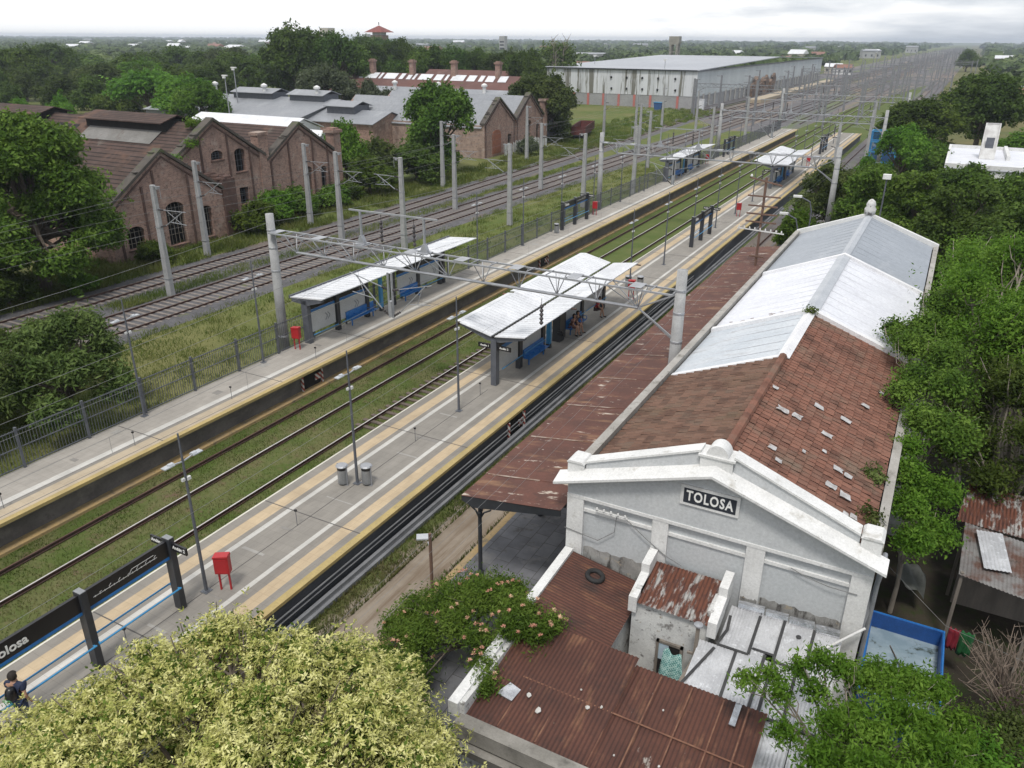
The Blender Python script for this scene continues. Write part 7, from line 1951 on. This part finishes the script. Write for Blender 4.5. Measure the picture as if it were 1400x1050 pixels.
lob += [(-8.4, 7.4, 5.5, .7, .7, .55), (-9.0, 7.9, 4.9, .75, .75, .6), (-7.8, 7.2, 5.3, .7, .7, .55), (-9.4, 8.6, 4.2, .8, .8, .6), (-8.3, 8.4, 4.4, .7, .7, .6), (-7.6, 8.4, 4.2, .7, .7, .6), (-9.2, 6.8, 5.5, .7, .7, .55), (-10.0, 7.6, 5.4, .7, .7, .55), (-8.0, 6.2, 5.2, .7, .7, .55), (-8.8, 5.8, 5.3, .7, .7, .55), (-6.3, 7.4, 4.6, .65, .65, .55), (-6.0, 8.2, 4.2, .65, .65, .6), (-6.4, 8.9, 4.0, .65, .65, .6), (-6.9, 9.4, 4.2, .65, .65, .6), (-5.8, 7.6, 3.7, .65, .65, .6), (-6.2, 9.2, 3.2, .7, .7, .6), (-7.2, 10.0, 3.9, .65, .65, .6)]
near_tree('flowering_tree', 'round tree covered in cream yellow blossom filling the lower left corner', (-10.0, 7.0, -.18), lob, 38000, 11, .033, .042, 'cream', .22, 12, shell=.35, elong=2.8, smin=-.5, tuft=True)
V = crown_verts(14, lob, 13000, 8, .055, .09, shell=.8)
link('inner_leaves', leaf_mesh('inner_leaves', V-np.array((-10.0, 7.0, -.18))), LF['mid'], S.objects['flowering_tree'])

# silk tree with pink flowers by the white side parapet
lob = []
rr = random.Random(4)
for (lx, ly, z, k_) in ((-10.6, 16.5, 2.1, .75), (-9.8, 16.7, 2.5, .75), (-9.0, 16.8, 2.7, .7), (-10.0, 15.7, 2.6, .8), (-9.1, 15.9, 3.0, .75), (-8.3, 15.9, 3.2, .6), (-7.6, 15.6, 3.35, .6), (-7.0, 15.1, 3.3, .5), (-7.6, 14.8, 3.4, .55), (-11.3, 15.6, 1.8, .7), (-11.0, 14.8, 1.7, .7), (-10.2, 14.6, 2.2, .7), (-9.3, 14.8, 2.8, .6), (-8.2, 14.2, 3.2, .45), (-7.7, 13.6, 3.05, .42), (-7.35, 13.1, 2.95, .34), (-10.2, 13.8, 1.6, .7), (-8.7, 17.2, 2.5, .45), (-6.7, 15.6, 3.3, .36), (-11.7, 16.2, 1.5, .55), (-10.9, 13.9, 1.3, .55), (-12.0, 15.4, 1.2, .5), (-11.5, 14.4, 1.0, .5), (-9.9, 13.2, 1.2, .5)):
    lob.append((lx-.30, ly-.1, z-.12, k_, k_, k_*.5))
mi = near_tree('silk_tree', 'silk tree with small pink flowers leaning over the white side parapet', (-9.3, 15.6, .5), lob, 4600, 15, .034, .13, 'mid', .09, 21, elong=3.4, droop=.4, shell=.7, up=.35, jit=.7)
r_ = np.random.default_rng(9)
L = np.array(lob); pts = []
for k in range(90):
    l = L[r_.integers(len(L))]; d = r_.normal(size=3); d[2] = abs(d[2])+.5; d /= np.linalg.norm(d); pts.append(l[:3]+d*l[3:6]*1.08)
fv = []
for p_ in pts:
    for q in range(22):
        d = r_.normal(size=3); d[2] = abs(d[2]); d /= np.linalg.norm(d); s_ = np.cross(d, r_.normal(size=3)); s_ /= np.linalg.norm(s_)
        fv += [p_, p_+d*.045+s_*.010, p_+d*.085, p_+d*.045-s_*.010]
PINK = leafmat('pink_flower', (0.40, 0.16, 0.14), (0.55, 0.28, 0.22), (0.66, 0.48, 0.34), trans=.2, tcol=(.5, .2, .15))
link('flowers', leaf_mesh('flowers', np.array(fv)-np.array((-9.3, 15.6, .5))), PINK, mi)

# bright tree in the lower right corner
lob = []
for (lx, ly, z, k_) in ((-1.75, 14.6, 4.4, .30), (-1.3, 14.8, 4.6, .36), (-.75, 15.1, 4.8, .36), (-.35, 15.5, 4.9, .40), (.1, 15.4, 4.9, .40), (-1.0, 14.2, 4.7, .34), (-.3, 14.6, 4.8, .36), (.5, 15.6, 4.6, .45), (1.0, 15.6, 4.6, .5), (1.6, 16.2, 4.4, .5), (.5, 14.5, 4.6, .45), (1.3, 14.8, 4.7, .6), (.1, 13.6, 5.0, .42), (.9, 13.6, 5.1, .6), (-.7, 13.2, 4.7, .36), (1.8, 14.0, 4.8, .6), (2.4, 14.7, 4.3, .6), (.0, 12.7, 4.9, .5), (.9, 12.5, 5.2, .6), (1.8, 12.9, 4.9, .6), (2.6, 13.5, 4.5, .6), (3.2, 14.4, 3.9, .6), (1.9, 15.4, 4.2, .5), (.75, 16.4, 4.2, .5), (1.35, 16.8, 4.0, .5), (2.0, 17.0, 3.8, .5), (2.6, 16.2, 3.7, .55), (.95, 17.4, 3.5, .45), (1.6, 17.7, 3.3, .45), (2.3, 17.9, 3.1, .5), (.45, 13.0, 4.4, .7), (1.4, 13.4, 4.3, .7), (2.3, 12.8, 4.4, .7), (.2, 14.6, 4.1, .6)):
    lob.append((lx, ly, z, k_, k_, k_*.55))
near_tree('broadleaf_tree', 'bright green tree spreading over the silver shed at the lower right', (1.4, 14.0, -.18), lob, 3000, 14, .040, .11, 'bright', .11, 31, elong=3.0, droop=.5, shell=.75, bark=BARKPALE, up=.15, jit=.8)

# tall thin tree right of the tiled roof and its neighbours
lob = []
rr = random.Random(8)
for (lx, ly, z, k_) in ((.9, 36.5, 7.6, .8), (.5, 34.0, 7.2, .75), (.1, 32.5, 6.9, .6), (-.3, 33.6, 6.8, .45), (-.7, 35.0, 6.7, .4), (1.2, 31.5, 7.0, .8), (.6, 30.2, 6.5, .7), (0.2, 29.0, 6.3, .55), (1.6, 29.5, 6.6, .8), (1.0, 27.6, 6.0, .7), (1.9, 27.0, 6.0, .8)):
    lob.append((lx, ly, z, k_, k_, k_*.6))
near_tree('broadleaf_tree', 'sparse green tree reaching over the white roof and the tiles', (1.3, 29.0, -.18), lob, 3400, 13, .060, .17, 'mid', .13, 41, elong=2.4, droop=.3, shell=.6, bark=BARKPALE, sub=5)
lob = []
for k in range(40):
    lx, ly = rr.uniform(1.3, 6.0), rr.uniform(33, 46)
    z = 8.7-.10*abs(ly-41)-.05*(lx-3)**2+rr.uniform(-2.6, .4); k_ = rr.uniform(.8, 1.25)
    lob.append((lx, ly, z, k_, k_, k_*.9))
near_tree('broadleaf_tree', 'tall airy light green tree with pale bare branches at the right edge', (3.0, 36.0, -.18), lob, 9500, 12, .066, .20, 'bright', .2, 43, elong=2.4, shell=.75, bark=BARKPALE, sub=4)
lob = []
for k in range(40):
    lx, ly = rr.uniform(1.5, 6.5), rr.uniform(29.0, 35)
    z = 4.6+rr.uniform(-3.2, 1.4)+.14*(ly-26); k_ = rr.uniform(.7, 1.1)
    lob.append((lx, ly, z, k_, k_, k_*.8))
near_tree('broadleaf_tree', 'dark leafy tree over the rusty shed on the right', (3.9, 28.2, -.18), lob, 6200, 12, .062, .17, 'dark', .17, 47, elong=2.4, shell=.75, bark=BARKPALE, sub=4)
lob = []
for (lx, ly, z, k_) in ((1.0, 24.0, 4.6, .5), (.75, 25.3, 5.1, .5), (1.3, 23.2, 3.9, .5), (1.2, 25.8, 4.4, .6), (1.9, 24.5, 3.6, .6), (.65, 26.3, 5.5, .4), (1.9, 26.2, 4.2, .6)):
    lob.append((lx, ly, z, k_, k_, k_*.6))
near_tree('young_tree', 'young yellowish green tree growing beside the right eaves above the pool', (1.2, 25.0, -.18), lob, 1700, 13, .052, .16, 'bright', .07, 53, elong=2.4, droop=.3, shell=.6, bark=BARKPALE, sub=3)
# bare brown shrub and the mixed one below it
bs = thing('bare_shrub', 'leafless brown shrub at the right edge beside the washing', 'shrub', (4.4, 21.0, -.18))
b = MB()
for k in range(90):
    a = rr.uniform(0, 6.28); q = rr.uniform(.2, 1.0)
    p = Vector((4.4+rr.uniform(-.5, .5), 20.6+rr.uniform(-.6, .6), .6)); e_ = Vector((4.4+1.9*q*math.cos(a), 20.6+2.4*q*math.sin(a), 1.2+1.9*(1.1-q*.6)))
    m = p.lerp(e_, .55)+Vector((rr.uniform(-.15, .15), rr.uniform(-.15, .15), .2))
    b.tube([p, m, e_], [.03, .017, .007], 4)
    for j in range(3): s_ = m.lerp(e_, rr.random()); b.tube([s_, s_+Vector((rr.uniform(-.35, .35), rr.uniform(-.35, .35), rr.uniform(.1, .45)))], [.010, .004], 3)
b.build('twigs', M('twig', (0.20, 0.155, 0.12), (0.15, 0.115, 0.09), 4.0), bs)
near_tree('dry_shrub', 'half dry olive shrub below the bare one at the lower right', (3.6, 17.3, -.18), [(3.0, 17.6, 2.4, .8, .9, .6), (3.9, 18.0, 2.5, .8, .9, .6), (4.4, 16.9, 2.4, .9, .9, .6), (3.4, 16.6, 2.7, .8, .8, .6)], 900, 11, .050, .15, 'olive', .06, 59, shell=.7)
near_tree('leafy_shrub', 'bright leafy shrub in the lower right corner', (4.0, 13.6, -.18), [(3.6, 14.2, 3.6, .8, .8, .6), (4.3, 14.6, 3.4, .7, .8, .6), (4.2, 13.2, 3.9, .9, .9, .6), (3.2, 13.0, 4.1, .7, .7, .5), (3.6, 15.4, 3.2, .6, .7, .5), (5.0, 15.5, 3.3, .8, .8, .6), (3.2, 16.3, 2.9, .7, .7, .5), (5.2, 13.6, 3.8, .9, .9, .6), (4.6, 16.6, 2.8, .6, .6, .5)], 1900, 12, .050, .12, 'bright', .06, 61, shell=.6, elong=2.4)
# weeds growing on the roof edge and on the old gables
for (x, y, z, r_, l) in ((0.02, 20.8, 5.75, .3, 'yellowish weed growing in the right gutter near the front'), (-.1, 23.2, 5.8, .35, 'weed growing at the right tile edge'), (-.5, 19.6, 5.9, .25, 'weed behind the right parapet end'), (-61.4, 43.6, 5.3, 1.0, 'green bush growing on the left shoulder of the nearest gable'), (-61.6, 50.0, 7.3, .9, 'weeds growing on the coping of the nearest gable'), (-63.9, 54.2, 8.3, .7, 'weeds growing between the two nearest gables'), (-66, 56.6, 9.9, .9, 'weeds on the ridge of the middle brick hall'), (-3.9, 33.6, 7.3, .22, 'moss tuft on the ridge by the white roof')):
    th = thing('weed', l, 'plant', (x, y, z))
    V = crown_verts(int(abs(x*100)), [(0, 0, 0, r_, r_*1.2, r_*.6), (r_*.5, -r_*.6, -r_*.1, r_*.6, r_*.6, r_*.4)], int(14+r_*90), 7, .04+.08*r_, .10*r_+.05)
    link('leaves', leaf_mesh('leaves', V), LF['bright' if r_ > .6 else 'olive'], th)

# grass: many small blades on the verges (nobody could count them)
def grass(name, n, fx_, blade, hgt, mat, seed):
    r = np.random.default_rng(seed)
    xy = fx_(r, n)
    P = np.column_stack([xy, np.full(len(xy), -.18)])
    a = r.uniform(0, 2*math.pi, len(P)); s = np.column_stack([np.cos(a), np.sin(a), np.zeros(len(P))])*blade*(.6+.8*r.random(len(P)))[:, None]
    u = np.column_stack([r.normal(size=len(P))*.35, r.normal(size=len(P))*.35, np.ones(len(P))])*hgt*(.5+.9*r.random(len(P)))[:, None]
    V = np.stack([P-s, P+s, P+u+s*.3, P+u-s*.3], 1).reshape(-1, 3)
    o = link(name, leaf_mesh(name, V), LF[mat]); tag(o, kind='stuff'); return o
def area(x0, x1, y0, y1, dens=1.0, cl=3.0):
    def f(r, n):
        k = max(8, n//40)
        # denser close to the camera
        cy_ = y0+(y1-y0)*r.random(k)**1.7; cx_ = r.uniform(x0, x1, k)
        i = r.integers(0, k, n)
        x = np.clip(cx_[i]+r.normal(size=n)*.35, x0, x1); y = cy_[i]+r.normal(size=n)*.5
        return np.column_stack([x, y])
    return f
LF['meadow'] = leafmat('meadow_blades', (0.062, 0.105, 0.018), (0.118, 0.155, 0.036), (0.195, 0.200, 0.070), scale=.25, trans=.3)
LF['turf'] = leafmat('turf_blades', (0.050, 0.080, 0.016), (0.095, 0.122, 0.032), (0.165, 0.150, 0.070), scale=.35, trans=.25)
grass('meadow_grass', 60000, area(-44, -31.7, 8, 120), .020, .20, 'meadow', 1)
grass('meadow_grass', 42000, area(-63.5, -55.4, 30, 150), .03, .42, 'meadow', 2)
grass('meadow_grass', 26000, area(-72, -56, 140, 226), .06, .5, 'meadow', 5)
grass('meadow_grass', 14000, area(-51.3, -49.4, 34, 120), .02, .22, 'meadow', 6)
grass('turf', 60000, area(-28.0, -20.9, 5, 60), .015, .07, 'turf', 3)
grass('turf', 15000, area(-15.55, -14.7, 9, 60), .018, .14, 'turf', 4)
grass('turf', 9000, area(-13.1, -12.6, 9, 60), .018, .14, 'turf', 7)
grass('turf', 14000, area(-14.8, -13.0, 36, 75), .018, .12, 'turf', 8)

# far-off wooded plain: reads as one mass
r = np.random.default_rng(77)
Vs = []
nT = 5200
yy = 300+ (r.random(nT)**1.9)*4700
aa = r.uniform(-1.95, .42, nT)
xx = aa*yy
keep = np.ones(nT, bool)
keep &= ~((xx > -95-.0*yy) & (xx < 6+.006*yy))
keep &= ~((xx > -200) & (xx < -50) & (yy < 480))
keep &= ~((xx > 0) & (yy < 560) & (r.random(nT) < .75))
keep &= ~((xx < -100) & (yy < 330) & (xx > -320))
xx, yy = xx[keep], yy[keep]
for x, y in zip(xx, yy):
    h = r.uniform(5, 9.5); R0 = r.uniform(3.5, 7.0)*(1+y/2600)
    n = int(np.clip(60000/y, 26, 150))
    d = r.normal(size=(n, 3)); d /= np.linalg.norm(d, axis=1)[:, None]; d[:, 2] = np.abs(d[:, 2])*1.0-.15
    P = np.array([x, y, h*.45])+d*np.array([R0, R0, h*.52])*(.75+.3*r.random((n, 1)))
    nr = d+r.normal(size=d.shape)*.4+np.array([0, 0, .4]); nr /= np.linalg.norm(nr, axis=1)[:, None]
    t_ = r.normal(size=d.shape); t_ -= nr*(t_*nr).sum(1)[:, None]; t_ /= np.linalg.norm(t_, axis=1)[:, None]; s_ = np.cross(nr, t_)
    q = R0*.34*math.sqrt(110/n)*(.6+.8*r.random((n, 1)))
    Vs.append(np.stack([P-t_*q, P+s_*q, P+t_*q, P-s_*q], 1).reshape(-1, 3))
LF['plain'] = leafmat('far_foliage', (0.026, 0.042, 0.012), (0.062, 0.092, 0.028), (0.120, 0.152, 0.056), scale=.02, trans=.15)
tag(link('far_woodland', leaf_mesh('far_woodland', np.concatenate(Vs)), LF['plain']), kind='stuff')

# ------------------------------------------------------------------ haze
hm = bpy.data.materials.new('haze'); hm.use_nodes = True
t = hm.node_tree
for n in list(t.nodes): t.nodes.remove(n)
o_ = t.nodes.new('ShaderNodeOutputMaterial'); pv = t.nodes.new('ShaderNodeVolumePrincipled')
pv.inputs['Color'].default_value = (0.80, 0.88, 1.0, 1); pv.inputs['Density'].default_value = 0.00021; pv.inputs['Anisotropy'].default_value = 0.3
t.links.new(pv.outputs[0], o_.inputs['Volume'])
b = MB(); b.box(-6500, -300, -1.2, 2600, 6200, 32)
tag(b.build('haze', hm), kind='stuff')
